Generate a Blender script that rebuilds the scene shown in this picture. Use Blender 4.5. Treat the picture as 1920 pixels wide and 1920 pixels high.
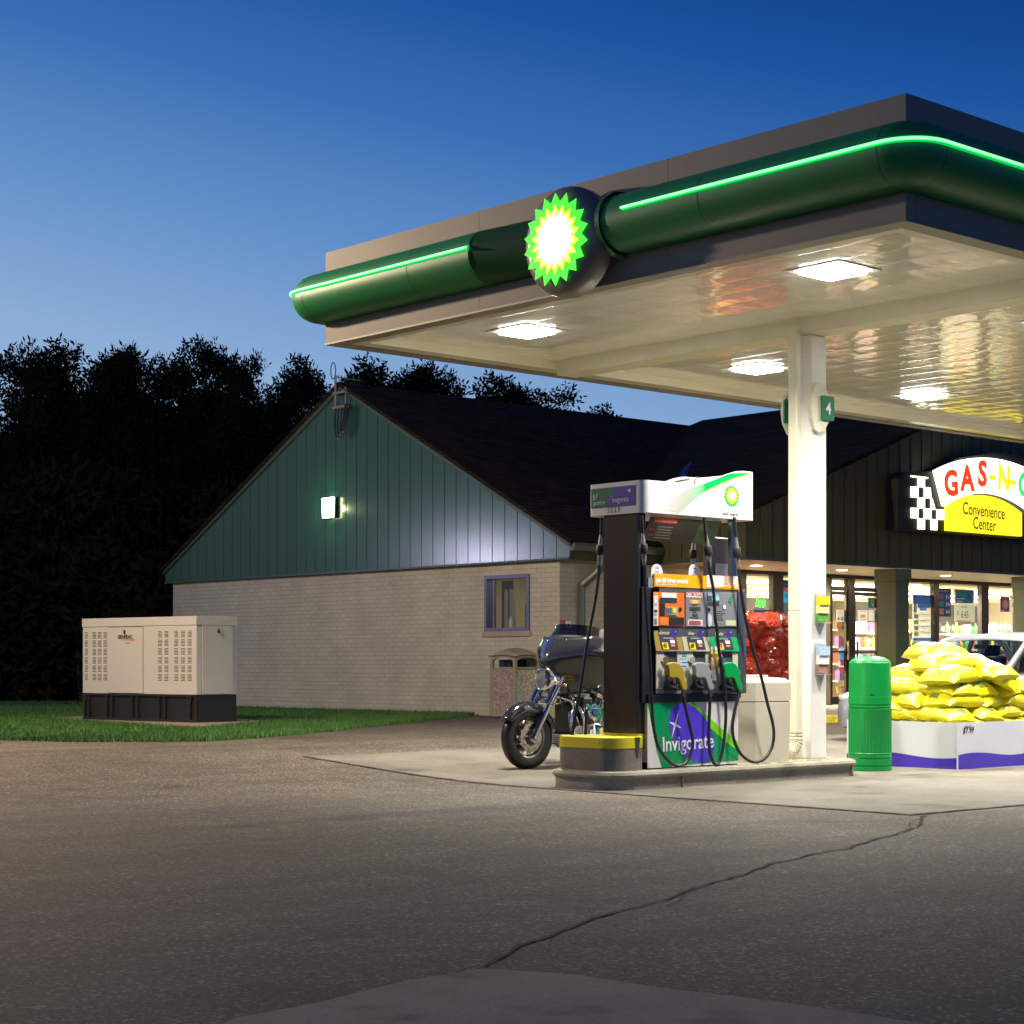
import bpy, bmesh, math, random
import numpy as np
from mathutils import Vector, Matrix
random.seed(7)
S = bpy.context.scene
for o in list(bpy.data.objects): bpy.data.objects.remove(o)
C = S.collection
rad = math.radians
# ---------------------------------------------------------------- camera, sky, exposure
FPX, HOR, EYE = 3500.0, 1245.0, 1.10
AZ = rad(48.1)
FX, FY = math.cos(AZ), math.sin(AZ)
RX, RY = math.sin(AZ), -math.cos(AZ)
cd = bpy.data.cameras.new('camera'); cam = bpy.data.objects.new('camera', cd); C.objects.link(cam)
cd.sensor_width = 36; cd.lens = FPX / 1920 * 36; cd.shift_y = (HOR - 960) / 1920
cd.clip_start = 0.1; cd.clip_end = 2000
cam.location = (0, 0, EYE); cam.rotation_euler = (rad(90), 0, -math.atan2(FX, FY))
S.camera = cam
S.view_settings.view_transform = 'Standard'; S.view_settings.look = 'None'
S.view_settings.exposure = 0; S.view_settings.gamma = 1
S.cycles.use_denoising = True
S.cycles.max_bounces = 8; S.cycles.diffuse_bounces = 6; S.cycles.glossy_bounces = 4
S.cycles.transparent_max_bounces = 12; S.cycles.transmission_bounces = 4
S.cycles.sample_clamp_indirect = 6.0; S.cycles.caustics_reflective = False; S.cycles.caustics_refractive = False
w = bpy.data.worlds.new('World'); S.world = w; w.use_nodes = True
wn, wl = w.node_tree.nodes, w.node_tree.links
def lin(c):
    return tuple(((x / 255) / 12.92 if x / 255 <= .04045 else ((x / 255 + .055) / 1.055) ** 2.4) for x in c) + (1,)
bg = wn['Background']
tc = wn.new('ShaderNodeTexCoord')
dr = wn.new('ShaderNodeVectorMath'); dr.operation = 'DOT_PRODUCT'; dr.inputs[1].default_value = (RX * .2, RY * .2, 1.0)
rp = wn.new('ShaderNodeValToRGB')
wl.new(tc.outputs['Generated'], dr.inputs[0]); wl.new(dr.outputs['Value'], rp.inputs[0]); wl.new(rp.outputs[0], bg.inputs[0])
st = [(0.0, (120, 120, 130)), (.07, (156, 184, 220)), (.13, (138, 172, 214)), (.20, (98, 144, 200)), (.27, (58, 110, 180)), (.33, (28, 84, 158)), (.385, (12, 62, 134)), (.6, (15, 42, 105)), (1.0, (8, 26, 70))]
el = rp.color_ramp.elements
el[0].position = -0.0; el[0].color = lin(st[0][1]); el[1].position = 1; el[1].color = lin(st[-1][1])
for p, c in st[1:-1]:
    e = el.new(p); e.color = lin(c)
bg.inputs[1].default_value = 1.0

# ---------------------------------------------------------------- survey helpers: planes -> real coordinates
def pv(px, py, V):
    t = (px - 960) / FPX; D = V / (FY + RY * t); return D * (FX + RX * t), EYE + (HOR - py) * D / FPX
def pu(px, py, U):
    t = (px - 960) / FPX; D = U / (FX + RX * t); return D * (FY + RY * t), EYE + (HOR - py) * D / FPX
def gz(x, y):
    t = min(1, max(0, (y - 12.5) / 5.5)); return .24 * t * t * (3 - 2 * t)
def pg(px, py, z=0.0):
    D = FPX * (EYE - z) / (py - HOR); t = (px - 960) / FPX; return D * (FX + RX * t), D * (FY + RY * t)

# ---------------------------------------------------------------- materials
MATS = {}
def mat(name, col=(.5, .5, .5), rough=.5, metal=0, emit=None, es=1, spec=None, coat=0, noise=None, bump=None, alpha=None):
    """noise=(scale, amount)  bump=(scale, strength, distance)"""
    if name in MATS: return MATS[name]
    m = bpy.data.materials.new(name); MATS[name] = m; m.use_nodes = True
    n, l = m.node_tree.nodes, m.node_tree.links; b = n['Principled BSDF']
    b.inputs['Base Color'].default_value = (*col[:3], 1); b.inputs['Roughness'].default_value = rough; b.inputs['Metallic'].default_value = metal
    if spec is not None: b.inputs['Specular IOR Level'].default_value = spec
    if coat: b.inputs['Coat Weight'].default_value = coat; b.inputs['Coat Roughness'].default_value = .05
    if emit: b.inputs['Emission Color'].default_value = (*emit[:3], 1); b.inputs['Emission Strength'].default_value = es
    if alpha is not None: b.inputs['Alpha'].default_value = alpha
    if noise or bump:
        co = n.new('ShaderNodeTexCoord')
    if noise:
        t = n.new('ShaderNodeTexNoise'); t.inputs['Scale'].default_value = noise[0]; t.inputs['Detail'].default_value = 6; t.inputs['Roughness'].default_value = .65
        l.new(co.outputs['Object'], t.inputs['Vector'])
        r = n.new('ShaderNodeMapRange'); r.inputs['From Min'].default_value = .3; r.inputs['From Max'].default_value = .7
        r.inputs['To Min'].default_value = 1 - noise[1]; r.inputs['To Max'].default_value = 1 + noise[1]
        l.new(t.outputs[0], r.inputs[0])
        v = n.new('ShaderNodeVectorMath'); v.operation = 'SCALE'; v.inputs[0].default_value = col[:3]
        l.new(r.outputs[0], v.inputs['Scale']); l.new(v.outputs[0], b.inputs['Base Color'])
    if bump:
        t = n.new('ShaderNodeTexNoise'); t.inputs['Scale'].default_value = bump[0]; t.inputs['Detail'].default_value = 4
        l.new(co.outputs['Object'], t.inputs['Vector'])
        u = n.new('ShaderNodeBump'); u.inputs['Strength'].default_value = bump[1]; u.inputs['Distance'].default_value = bump[2]
        l.new(t.outputs[0], u.inputs['Height']); l.new(u.outputs[0], b.inputs['Normal'])
    return m
def N(m): return m.node_tree.nodes, m.node_tree.links, m.node_tree.nodes['Principled BSDF']
def mnode(n, op, a=None, b=None, l=None):
    k = n.new('ShaderNodeMath'); k.operation = op
    for i, x in enumerate((a, b)):
        if x is None: continue
        if isinstance(x, (int, float)): k.inputs[i].default_value = x
        else: l.new(x, k.inputs[i])
    return k.outputs[0]
def noise(n, l, vec, sc, det=4, rough=.6):
    t = n.new('ShaderNodeTexNoise'); t.inputs['Scale'].default_value = sc; t.inputs['Detail'].default_value = det; t.inputs['Roughness'].default_value = rough
    l.new(vec, t.inputs['Vector']); return t.outputs[0]
def ramp(n, l, fac, stops):
    r = n.new('ShaderNodeValToRGB'); e = r.color_ramp.elements
    e[0].position, e[0].color = stops[0][0], (*stops[0][1], 1); e[1].position, e[1].color = stops[-1][0], (*stops[-1][1], 1)
    for p, c in stops[1:-1]:
        q = e.new(p); q.color = (*c, 1)
    l.new(fac, r.inputs[0]); return r.outputs[0]
def mix(n, l, fac, a, b, mode='MIX'):
    k = n.new('ShaderNodeMix'); k.data_type = 'RGBA'; k.blend_type = mode
    for i, x in ((0, fac), (6, a), (7, b)):
        if isinstance(x, (int, float)): k.inputs[i].default_value = x
        elif isinstance(x, tuple): k.inputs[i].default_value = (*x[:3], 1)
        else: l.new(x, k.inputs[i])
    return k.outputs[2]
def bumpn(n, l, b, h, s, d):
    u = n.new('ShaderNodeBump'); u.inputs['Strength'].default_value = s; u.inputs['Distance'].default_value = d
    l.new(h, u.inputs['Height']); l.new(u.outputs[0], b.inputs['Normal'])

def m_asphalt():
    m = mat('asphalt', rough=.8); n, l, b = N(m)
    co = n.new('ShaderNodeTexCoord').outputs['Object']
    vo = n.new('ShaderNodeTexVoronoi'); vo.inputs['Scale'].default_value = 68; l.new(co, vo.inputs['Vector'])
    sp = ramp(n, l, vo.outputs['Color'], [(0, (.028, .0225, .016)), (.45, (.076, .062, .043)), (.75, (.122, .101, .072)), (1, (.40, .35, .265))])
    big = noise(n, l, co, .35, 5); mid = noise(n, l, co, 2.2, 6)
    st = ramp(n, l, big, [(.3, (.72, .70, .68)), (.7, (1.25, 1.22, 1.18))])
    c = mix(n, l, 1.0, sp, st, 'MULTIPLY')
    st2 = ramp(n, l, mid, [(.3, (.8, .8, .8)), (.7, (1.15, 1.15, 1.15))])
    c = mix(n, l, 1.0, c, st2, 'MULTIPLY')
    oil = noise(n, l, co, .9, 3, .5); c = mix(n, l, 1.0, c, ramp(n, l, oil, [(.62, (1, 1, 1)), (.70, (.62, .62, .62)), (.78, (.45, .45, .45))]), 'MULTIPLY')
    mp = n.new('ShaderNodeMapping'); l.new(co, mp.inputs[0]); mp.inputs['Rotation'].default_value = (0, 0, rad(20)); mp.inputs['Scale'].default_value = (.12, 1.6, 1); ty = noise(n, l, mp.outputs[0], 1.5, 3, .6); c = mix(n, l, 1.0, c, ramp(n, l, ty, [(.32, (.74, .73, .72)), (.5, (1, 1, 1)), (.7, (1.22, 1.2, 1.16))]), 'MULTIPLY')
    l.new(c, b.inputs['Base Color'])
    h = mnode(n, 'ADD', vo.outputs['Distance'], noise(n, l, co, 140, 3), l)
    bumpn(n, l, b, h, .55, .006)
    return m
def m_concrete(name='concrete', base=(.165, .146, .115), sc=1.0, amt=1.0):
    m = mat(name, rough=.82); n, l, b = N(m)
    co = n.new('ShaderNodeTexCoord').outputs['Object']
    a = noise(n, l, co, 1.1 * sc, 7, .7); c2 = noise(n, l, co, 28 * sc, 5, .7); c3 = noise(n, l, co, 170, 2)
    dk = tuple(x * (1 - .35 * amt) for x in base); lt = tuple(x * (1 + .25 * amt) for x in base)
    c = ramp(n, l, a, [(.28, dk), (.5, base), (.72, lt)])
    c = mix(n, l, 1.0, c, ramp(n, l, c2, [(.25, (.72, .71, .69)), (.75, (1.2, 1.2, 1.18))]), 'MULTIPLY')
    c = mix(n, l, 1.0, c, ramp(n, l, c3, [(.3, (.85, .85, .85)), (.7, (1.12, 1.12, 1.12))]), 'MULTIPLY')
    c = mix(n, l, 1.0, c, ramp(n, l, noise(n, l, co, 1.7 * sc, 2, .5), [(.60, (1, 1, 1)), (.72, (.60, .585, .56))]), 'MULTIPLY')
    l.new(c, b.inputs['Base Color']); bumpn(n, l, b, c2, .35, .01)
    return m
def m_brick():
    m = mat('painted_brick', rough=.6); n, l, b = N(m)
    tcn = n.new('ShaderNodeTexCoord'); sx = n.new('ShaderNodeSeparateXYZ'); l.new(tcn.outputs['Object'], sx.inputs[0])
    s = mnode(n, 'ADD', sx.outputs[0], sx.outputs[1], l)
    cx = n.new('ShaderNodeCombineXYZ'); l.new(s, cx.inputs[0]); l.new(sx.outputs[2], cx.inputs[1])
    bt = n.new('ShaderNodeTexBrick'); bt.inputs['Scale'].default_value = 1; bt.inputs['Brick Width'].default_value = .22; bt.inputs['Row Height'].default_value = .0775
    bt.inputs['Mortar Size'].default_value = .0045; bt.inputs['Mortar Smooth'].default_value = .35; bt.offset = .5
    bt.inputs['Color1'].default_value = (.54, .48, .35, 1); bt.inputs['Color2'].default_value = (.585, .53, .39, 1); bt.inputs['Mortar'].default_value = (.38, .34, .25, 1)
    l.new(cx.outputs[0], bt.inputs['Vector'])
    nz = noise(n, l, tcn.outputs['Object'], 1.3, 5)
    c = mix(n, l, 1.0, bt.outputs['Color'], ramp(n, l, nz, [(.3, (.85, .86, .86)), (.7, (1.08, 1.07, 1.05))]), 'MULTIPLY')
    l.new(c, b.inputs['Base Color'])
    inv = mnode(n, 'SUBTRACT', 1.0, bt.outputs['Fac'], l); h = mnode(n, 'ADD', inv, mnode(n, 'MULTIPLY', noise(n, l, tcn.outputs['Object'], 45, 4), .25, l), l)
    bumpn(n, l, b, h, .6, .006)
    return m
def m_shingle():
    m = mat('shingles', rough=.95, spec=.08); n, l, b = N(m)
    tcn = n.new('ShaderNodeTexCoord'); sx = n.new('ShaderNodeSeparateXYZ'); l.new(tcn.outputs['Object'], sx.inputs[0])
    s = mnode(n, 'ADD', sx.outputs[0], mnode(n, 'MULTIPLY', sx.outputs[1], .37, l), l)
    cx = n.new('ShaderNodeCombineXYZ'); l.new(s, cx.inputs[0]); l.new(sx.outputs[2], cx.inputs[1])
    bt = n.new('ShaderNodeTexBrick'); bt.inputs['Scale'].default_value = 1; bt.inputs['Brick Width'].default_value = .3; bt.inputs['Row Height'].default_value = .065; bt.inputs['Mortar Size'].default_value = .006
    bt.inputs['Color1'].default_value = (.024, .018, .013, 1); bt.inputs['Color2'].default_value = (.042, .031, .022, 1); bt.inputs['Mortar'].default_value = (.010, .007, .005, 1)
    l.new(cx.outputs[0], bt.inputs['Vector'])
    c = mix(n, l, 1.0, bt.outputs['Color'], ramp(n, l, noise(n, l, tcn.outputs['Object'], 3, 5), [(.3, (.7, .7, .7)), (.7, (1.25, 1.25, 1.25))]), 'MULTIPLY')
    l.new(c, b.inputs['Base Color']); bumpn(n, l, b, bt.outputs['Color'], .8, .02)
    return m
def m_deck():
    m = mat('canopy_deck', (.92, .90, .80), .10, 0); n, l, b = N(m)
    b.inputs['Coat Weight'].default_value = .45; b.inputs['Coat Roughness'].default_value = .03; b.inputs['Coat IOR'].default_value = 1.42; b.inputs['Specular IOR Level'].default_value = .25
    tcn = n.new('ShaderNodeTexCoord'); mp = n.new('ShaderNodeMapping'); l.new(tcn.outputs['Object'], mp.inputs[0]); mp.inputs['Scale'].default_value = (.9, 3.0, 1)
    a = noise(n, l, mp.outputs[0], 1.3, 2, .5)
    sx = n.new('ShaderNodeSeparateXYZ'); l.new(tcn.outputs['Object'], sx.inputs[0])
    p = mnode(n, 'PINGPONG', sx.outputs[0], .2, l); q = mnode(n, 'POWER', mnode(n, 'MULTIPLY', p, 5, l), .35, l)
    h = mnode(n, 'ADD', a, mnode(n, 'MULTIPLY', q, .35, l), l)
    bumpn(n, l, b, h, .22, .03)
    k_ = [q for q in n if q.type == 'BUMP'][0]; l.new(k_.outputs[0], b.inputs['Coat Normal'])
    return m
def m_glass(name, tint=(1, 1, 1), refl=.07, rough=.02):
    m = bpy.data.materials.new(name); MATS[name] = m; m.use_nodes = True; n, l = m.node_tree.nodes, m.node_tree.links
    n.remove(n['Principled BSDF']); t = n.new('ShaderNodeBsdfTransparent'); t.inputs[0].default_value = (*tint, 1)
    g = n.new('ShaderNodeBsdfGlossy'); g.inputs['Roughness'].default_value = rough
    lw = n.new('ShaderNodeLayerWeight'); lw.inputs[0].default_value = .35
    f = mnode(n, 'ADD', mnode(n, 'MULTIPLY', mnode(n, 'POWER', lw.outputs['Facing'], 3.0, l), .6, l), refl, l)
    x = n.new('ShaderNodeMixShader'); l.new(f, x.inputs[0]); l.new(t.outputs[0], x.inputs[1]); l.new(g.outputs[0], x.inputs[2]); l.new(x.outputs[0], n['Material Output'].inputs[0])
    return m
def m_pebble(name, a, c_):
    m = mat(name, rough=.7); n, l, b = N(m); co = n.new('ShaderNodeTexCoord').outputs['Object']
    vo = n.new('ShaderNodeTexVoronoi'); vo.inputs['Scale'].default_value = 55; l.new(co, vo.inputs['Vector'])
    l.new(ramp(n, l, vo.outputs['Color'], [(0, a), (.5, c_), (1, tuple(min(1, x * 1.7) for x in c_))]), b.inputs['Base Color'])
    bumpn(n, l, b, vo.outputs['Distance'], .8, .01); return m
def m_bag():
    m = mat('salt_bag_plastic', (.82, .72, .03), .32); n, l, b = N(m); g = n.new('ShaderNodeTexCoord'); sx = n.new('ShaderNodeSeparateXYZ'); l.new(g.outputs['Generated'], sx.inputs[0])
    x, y, z = sx.outputs
    def band(v, lo, hi): return mnode(n, 'MULTIPLY', mnode(n, 'GREATER_THAN', v, lo, l), mnode(n, 'LESS_THAN', v, hi, l), l)
    patch = mnode(n, 'MULTIPLY', band(x, .64, .78), mnode(n, 'MULTIPLY', mnode(n, 'LESS_THAN', mnode(n, 'ABSOLUTE', mnode(n, 'SUBTRACT', y, .13, l), None, l), .09, l), 1, l), l)
    patch2 = mnode(n, 'MULTIPLY', band(x, .0, .07), band(y, .3, .62), l)
    nz = noise(n, l, g.outputs['Generated'], 60, 2)
    script = mnode(n, 'MULTIPLY', mnode(n, 'MULTIPLY', band(x, .22, .56), band(y, .02, .075), l), mnode(n, 'GREATER_THAN', nz, .5, l), l)
    c = mix(n, l, 0.0, (.66, .58, .006), (.26, .33, .02))
    top = mnode(n, 'MULTIPLY', mnode(n, 'MULTIPLY', band(x, .14, .60), band(y, .24, .80), l), mnode(n, 'GREATER_THAN', z, .60, l), l)
    c = mix(n, l, top, c, (.80, .78, .66)); l.new(c, b.inputs['Base Color']); b.inputs['Coat Weight'].default_value = .25
    bumpn(n, l, b, noise(n, l, g.outputs['Object'], 22, 3), .5, .02)
    return m

def translucent(m, f=.6):
    n, l = m.node_tree.nodes, m.node_tree.links
    if any(q.type == 'BSDF_TRANSLUCENT' for q in n): return m
    b = n['Principled BSDF']; t = n.new('ShaderNodeBsdfTranslucent')
    if b.inputs['Base Color'].is_linked: l.new(b.inputs['Base Color'].links[0].from_socket, t.inputs[0])
    else: t.inputs[0].default_value = b.inputs['Base Color'].default_value
    x = n.new('ShaderNodeMixShader'); x.inputs[0].default_value = f; l.new(b.outputs[0], x.inputs[1]); l.new(t.outputs[0], x.inputs[2]); l.new(x.outputs[0], n['Material Output'].inputs[0]); return m
# ---------------------------------------------------------------- mesh builder
OFF = {}
class MB:
    def __init__(s): s.v = []; s.f = []; s.m = []
    def add(s, vs, fs, mi=0):
        o = len(s.v); s.v += [tuple(p) for p in vs]; s.f += [tuple(i + o for i in f) for f in fs]; s.m += [mi] * len(fs); return s
    def box(s, x0, x1, y0, y1, z0, z1, mi=0):
        return s.add([(x, y, z) for z in (z0, z1) for y in (y0, y1) for x in (x0, x1)], [(0, 2, 3, 1), (4, 5, 7, 6), (0, 1, 5, 4), (2, 6, 7, 3), (0, 4, 6, 2), (1, 3, 7, 5)], mi)
    def prism(s, poly, ax, a, b, mi=0, mi_side=None):
        def P(p, q, r): return {'x': (r, p, q), 'y': (p, r, q), 'z': (p, q, r)}[ax]
        n = len(poly); s.add([P(p, q, a) for p, q in poly] + [P(p, q, b) for p, q in poly], [tuple(range(n))[::-1], tuple(range(n, 2 * n))], mi)
        o = len(s.v) - 2 * n; k = [(o + i, o + (i + 1) % n, o + n + (i + 1) % n, o + n + i) for i in range(n)]
        s.f += k; s.m += [mi if mi_side is None else mi_side] * n; return s
    def quad(s, a, b, c, d, mi=0): return s.add([a, b, c, d], [(0, 1, 2, 3)], mi)
    def tube(s, path, r, n=8, mi=0, flat=1.0, caps=True):
        P = [Vector(p) for p in path]; k = len(P); rs = r if isinstance(r, (list, tuple)) else [r] * k; vs = []
        T = [(P[min(i + 1, k - 1)] - P[max(i - 1, 0)]).normalized() for i in range(k)]
        up = Vector((0, 0, 1)) if abs(T[0].z) < .9 else Vector((0, 1, 0))
        nrm = (up - T[0] * up.dot(T[0])).normalized()
        for i in range(k):
            nrm = (nrm - T[i] * nrm.dot(T[i])).normalized(); bn = T[i].cross(nrm)
            for j in range(n):
                a = 2 * math.pi * j / n; vs.append(P[i] + nrm * math.cos(a) * rs[i] + bn * math.sin(a) * rs[i] * flat)
        fs = [(i * n + j, i * n + (j + 1) % n, (i + 1) * n + (j + 1) % n, (i + 1) * n + j) for i in range(k - 1) for j in range(n)]
        if caps: fs += [tuple(range(n))[::-1], tuple(range((k - 1) * n, k * n))]
        return s.add(vs, fs, mi)
    def lathe(s, prof, c, ax='z', n=24, mi=0, flute=None):
        vs = []
        for r, h in prof:
            for j in range(n):
                a = 2 * math.pi * j / n; rr = r
                if flute and flute(h) and j % 2: rr = r - .006
                p, q = rr * math.cos(a), rr * math.sin(a)
                vs.append({'z': (c[0] + p, c[1] + q, c[2] + h), 'y': (c[0] + p, c[1] + h, c[2] + q), 'x': (c[0] + h, c[1] + p, c[2] + q)}[ax])
        k = len(prof); fs = [(i * n + j, i * n + (j + 1) % n, (i + 1) * n + (j + 1) % n, (i + 1) * n + j) for i in range(k - 1) for j in range(n)]
        if prof[0][0] > 1e-5: fs.append(tuple(range(n))[::-1])
        if prof[-1][0] > 1e-5: fs.append(tuple(range((k - 1) * n, k * n)))
        return s.add(vs, fs, mi)
    def ell(s, c, rx, ry, rz, n=16, k=10, mi=0):
        vs = [(c[0] + rx * math.sin(math.pi * i / k) * math.cos(2 * math.pi * j / n), c[1] + ry * math.sin(math.pi * i / k) * math.sin(2 * math.pi * j / n), c[2] + rz * math.cos(math.pi * i / k)) for i in range(k + 1) for j in range(n)]
        return s.add(vs, [(i * n + j, (i + 1) * n + j, (i + 1) * n + (j + 1) % n, i * n + (j + 1) % n) for i in range(k) for j in range(n)], mi)
    def grid(s, rows, mi=0, close=False):
        n = len(rows[0]); vs = [p for r in rows for p in r]
        return s.add(vs, [(i * n + j, i * n + (j + 1) % n, (i + 1) * n + (j + 1) % n, (i + 1) * n + j) for i in range(len(rows) - 1) for j in range(n if close else n - 1)], mi)
    def build(s, name, mats, parent=None, smooth=False, bevel=0, solid=0, local=False, recalc=True, label=None, seg=2):
        me = bpy.data.meshes.new(name); off = Vector((0, 0, 0))
        if parent is not None and not local: off = OFF.get(parent.name, off)
        vs = [(p[0] - off.x, p[1] - off.y, p[2] - off.z) for p in s.v]
        me.from_pydata(vs, [], s.f)
        for m in (mats if isinstance(mats, (list, tuple)) else [mats]): me.materials.append(m)
        me.polygons.foreach_set('material_index', s.m)
        if recalc:
            bm = bmesh.new(); bm.from_mesh(me); bmesh.ops.remove_doubles(bm, verts=bm.verts, dist=1e-5); bmesh.ops.recalc_face_normals(bm, faces=bm.faces); bm.to_mesh(me); bm.free()
        if smooth:
            me.polygons.foreach_set('use_smooth', [True] * len(me.polygons)); me.set_sharp_from_angle(angle=rad(smooth if smooth is not True else 38))
        me.update()
        o = bpy.data.objects.new(name, me); C.objects.link(o)
        if parent is not None: o.parent = parent; OFF[o.name] = OFF.get(parent.name, Vector((0, 0, 0)))
        if solid: k = o.modifiers.new('thickness', 'SOLIDIFY'); k.thickness = solid; k.offset = 0
        if bevel: k = o.modifiers.new('bevel', 'BEVEL'); k.width = bevel; k.segments = seg; k.limit_method = 'ANGLE'; k.angle_limit = rad(40)
        if label: o['label'] = label
        return o
def thing(name, label, cat, loc=(0, 0, 0), group=None, rz=0):
    o = bpy.data.objects.new(name, None); C.objects.link(o); o.location = loc; o.rotation_euler = (0, 0, rz); o.empty_display_size = .2
    OFF[o.name] = Vector(loc); o['label'] = label; o['category'] = cat
    if group: o['group'] = group
    return o
def tag(o, label, cat, group=None):
    o['label'] = label; o['category'] = cat
    if group: o['group'] = group
    return o
def struct(o): o['kind'] = 'structure'; return o
def dup(root, loc, rz=0, label=None, rot=None):
    r = root.copy(); C.objects.link(r); r.location = loc; r.rotation_euler = rot if rot else (0, 0, rz)
    if label: r['label'] = label
    for ch in list(root.children):
        c = ch.copy(); C.objects.link(c); c.parent = r
        for g in ch.children:
            d = g.copy(); C.objects.link(d); d.parent = c
    return r
FACE = {'-y': (rad(90), 0, 0), '-x': (rad(90), 0, rad(-90)), 'z': (0, 0, 0)}
def txt(body, h, loc, face, m, parent=None, al='CENTER', name='lettering', sx=1.0, shear=0, bold=0, rot=0, th=.0008, sp=1.0, yup=0):
    """h = cap height in metres"""
    cu = bpy.data.curves.new('t', 'FONT'); cu.body = body; cu.size = h / .70; cu.align_x = al; cu.extrude = th; cu.shear = shear; cu.offset = bold; cu.space_character = sp; cu.resolution_u = 3
    o = bpy.data.objects.new('t', cu); C.objects.link(o)
    dg = bpy.context.evaluated_depsgraph_get(); me = bpy.data.meshes.new_from_object(o.evaluated_get(dg)); bpy.data.objects.remove(o); bpy.data.curves.remove(cu)
    M = Matrix.Translation(loc) @ Matrix.Rotation(FACE[face][2], 4, 'Z') @ Matrix.Rotation(FACE[face][0], 4, 'X') @ Matrix.Rotation(rot, 4, 'Z') @ Matrix.Diagonal((sx, 1, 1, 1))
    if parent is not None: M = Matrix.Translation(-OFF.get(parent.name, Vector((0, 0, 0)))) @ M
    me.transform(M); me.name = name; me.materials.clear(); me.materials.append(m)
    r = bpy.data.objects.new(name, me); C.objects.link(r)
    if parent is not None: r.parent = parent; OFF[r.name] = OFF.get(parent.name, Vector((0, 0, 0)))
    return r
def smoothpath(pts, k=4):
    P = [Vector(p) for p in pts]; out = []
    for i in range(len(P) - 1):
        a, b, c, d = P[max(i - 1, 0)], P[i], P[i + 1], P[min(i + 2, len(P) - 1)]
        for j in range(k):
            t = j / k; out.append(.5 * ((2 * b) + (c - a) * t + (2 * a - 5 * b + 4 * c - d) * t * t + (3 * b - a - 3 * c + d) * t ** 3))
    return out + [P[-1]]
def star(cx, cz, r1, r2, n=18, ph=0):
    return [(cx + (r1 if i % 2 == 0 else r2) * math.sin(math.pi * i / n + ph), cz + (r1 if i % 2 == 0 else r2) * math.cos(math.pi * i / n + ph)) for i in range(2 * n)]
def rrect(x0, x1, y0, y1, r, k=6):
    out = []
    for cx, cy, a0 in ((x1 - r, y1 - r, 0), (x0 + r, y1 - r, 90), (x0 + r, y0 + r, 180), (x1 - r, y0 + r, 270)):
        for i in range(k + 1): a = rad(a0 + 90 * i / k); out.append((cx + r * math.cos(a), cy + r * math.sin(a)))
    return out

M_black = mat('black_plastic', (.012, .012, .013), .45); M_rub = mat('rubber', (.015, .015, .015), .55, bump=(60, .2, .003))
M_dark = mat('dark_metal', (.05, .05, .055), .4, .6); M_steel = mat('stainless_steel', (.36, .33, .30), .22, 1, bump=(2.5, .12, .02)); M_chrome = mat('chrome', (.75, .75, .76), .07, 1)
M_white = mat('white_paint', (.78, .76, .70), .4, noise=(2.5, .05)); M_cream = mat('cream_paint', (.72, .68, .52), .4, noise=(3, .06))
M_glass = m_glass('window_glass'); M_brown = mat('bronze_frame', (.055, .04, .03), .35, .5)
def E(name, col, s): return mat(name, col, .5, emit=col, es=s)
# ================================================================ GROUND
M_asph = m_asphalt(); M_conc = m_concrete(); M_curb = m_concrete('curb_concrete', (.33, .30, .24), 1.4, .9)
def sheet(xs, ys, dz):
    return [[(x, y, gz(x, y) + dz) for x in xs] for y in ys]
def span(a, b, s):
    k = max(1, int(round((b - a) / s))); return [a + (b - a) * i / k for i in range(k + 1)]
b = MB(); b.grid(sheet([-400, -60, 0, 20, 45, 90, 400], [-400, -20] + span(0, 12, 4) + span(12.5, 18, .5) + [30, 60, 400], 0))
struct(b.build('ground', M_asph, smooth=80))
b = MB(); sl = sheet(span(11.2, 41, 2), span(8.15, 12.5, 1.1) + span(12.6, 15.7, .5), .006); b.grid(sl); struct(b.build('concrete_slab', M_conc, smooth=80))
def ribbon(pts, wd, dz, name, m, jit=0.0, seed=1):
    r = random.Random(seed); P = []
    for i in range(len(pts) - 1):
        a, c = Vector(pts[i]), Vector(pts[i + 1]); k = max(1, int((c - a).length / .07))
        for j in range(k): P.append(a.lerp(c, j / k))
    P.append(Vector(pts[-1])); dx = 0; rows = []
    for i, p in enumerate(P):
        d = (P[min(i + 1, len(P) - 1)] - P[max(0, i - 1)]).normalized(); nn = Vector((-d.y, d.x)); dx = dx * .85 + r.uniform(-jit, jit); q = p + nn * dx
        ww = wd * r.uniform(.45, 1.3)
        rows.append([(q.x - nn.x * ww, q.y - nn.y * ww, gz(q.x, q.y) + dz), (q.x + nn.x * ww, q.y + nn.y * ww, gz(q.x, q.y) + dz)])
    mb = MB(); mb.grid(rows); return struct(mb.build(name, m))
M_gap = mat('crack_dark', (.006, .006, .005), .9)
ribbon([(11.2, 15.7), (11.2, 8.15), (20, 8.15), (33, 8.15)], .010, .011, 'slab_joint', M_gap, .006, 3)
ribbon([(11.26, 11.6), (13.9, 11.2), (14.9, 11.05), (40, 11.05)], .006, .011, 'slab_joint', M_gap, .001, 4)
ribbon([(15.3, 8.16), (15.3, 11.0)], .005, .011, 'slab_joint', M_gap, .001, 5)
ck = [pg(*p) for p in [(1735, 1530), (1725, 1552), (1660, 1572), (1590, 1592), (1520, 1603), (1430, 1628), (1330, 1660), (1230, 1690), (1120, 1722), (1050, 1745), (980, 1775), (925, 1800), (898, 1822)]]
ribbon(ck, .010, .006, 'asphalt_crack', M_gap, .02, 9)
ck2 = [pg(*p) for p in [(1735, 1530), (1700, 1560), (1640, 1577), (1600, 1588)]]; ribbon(ck2, .004, .0045, 'asphalt_crack', M_gap, .02, 19)
ck3 = [pg(*p) for p in [(1330, 1660), (1300, 1668), (1268, 1690), (1250, 1700)]]; ribbon(ck3, .004, .0045, 'asphalt_crack', M_gap, .018, 29)
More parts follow.
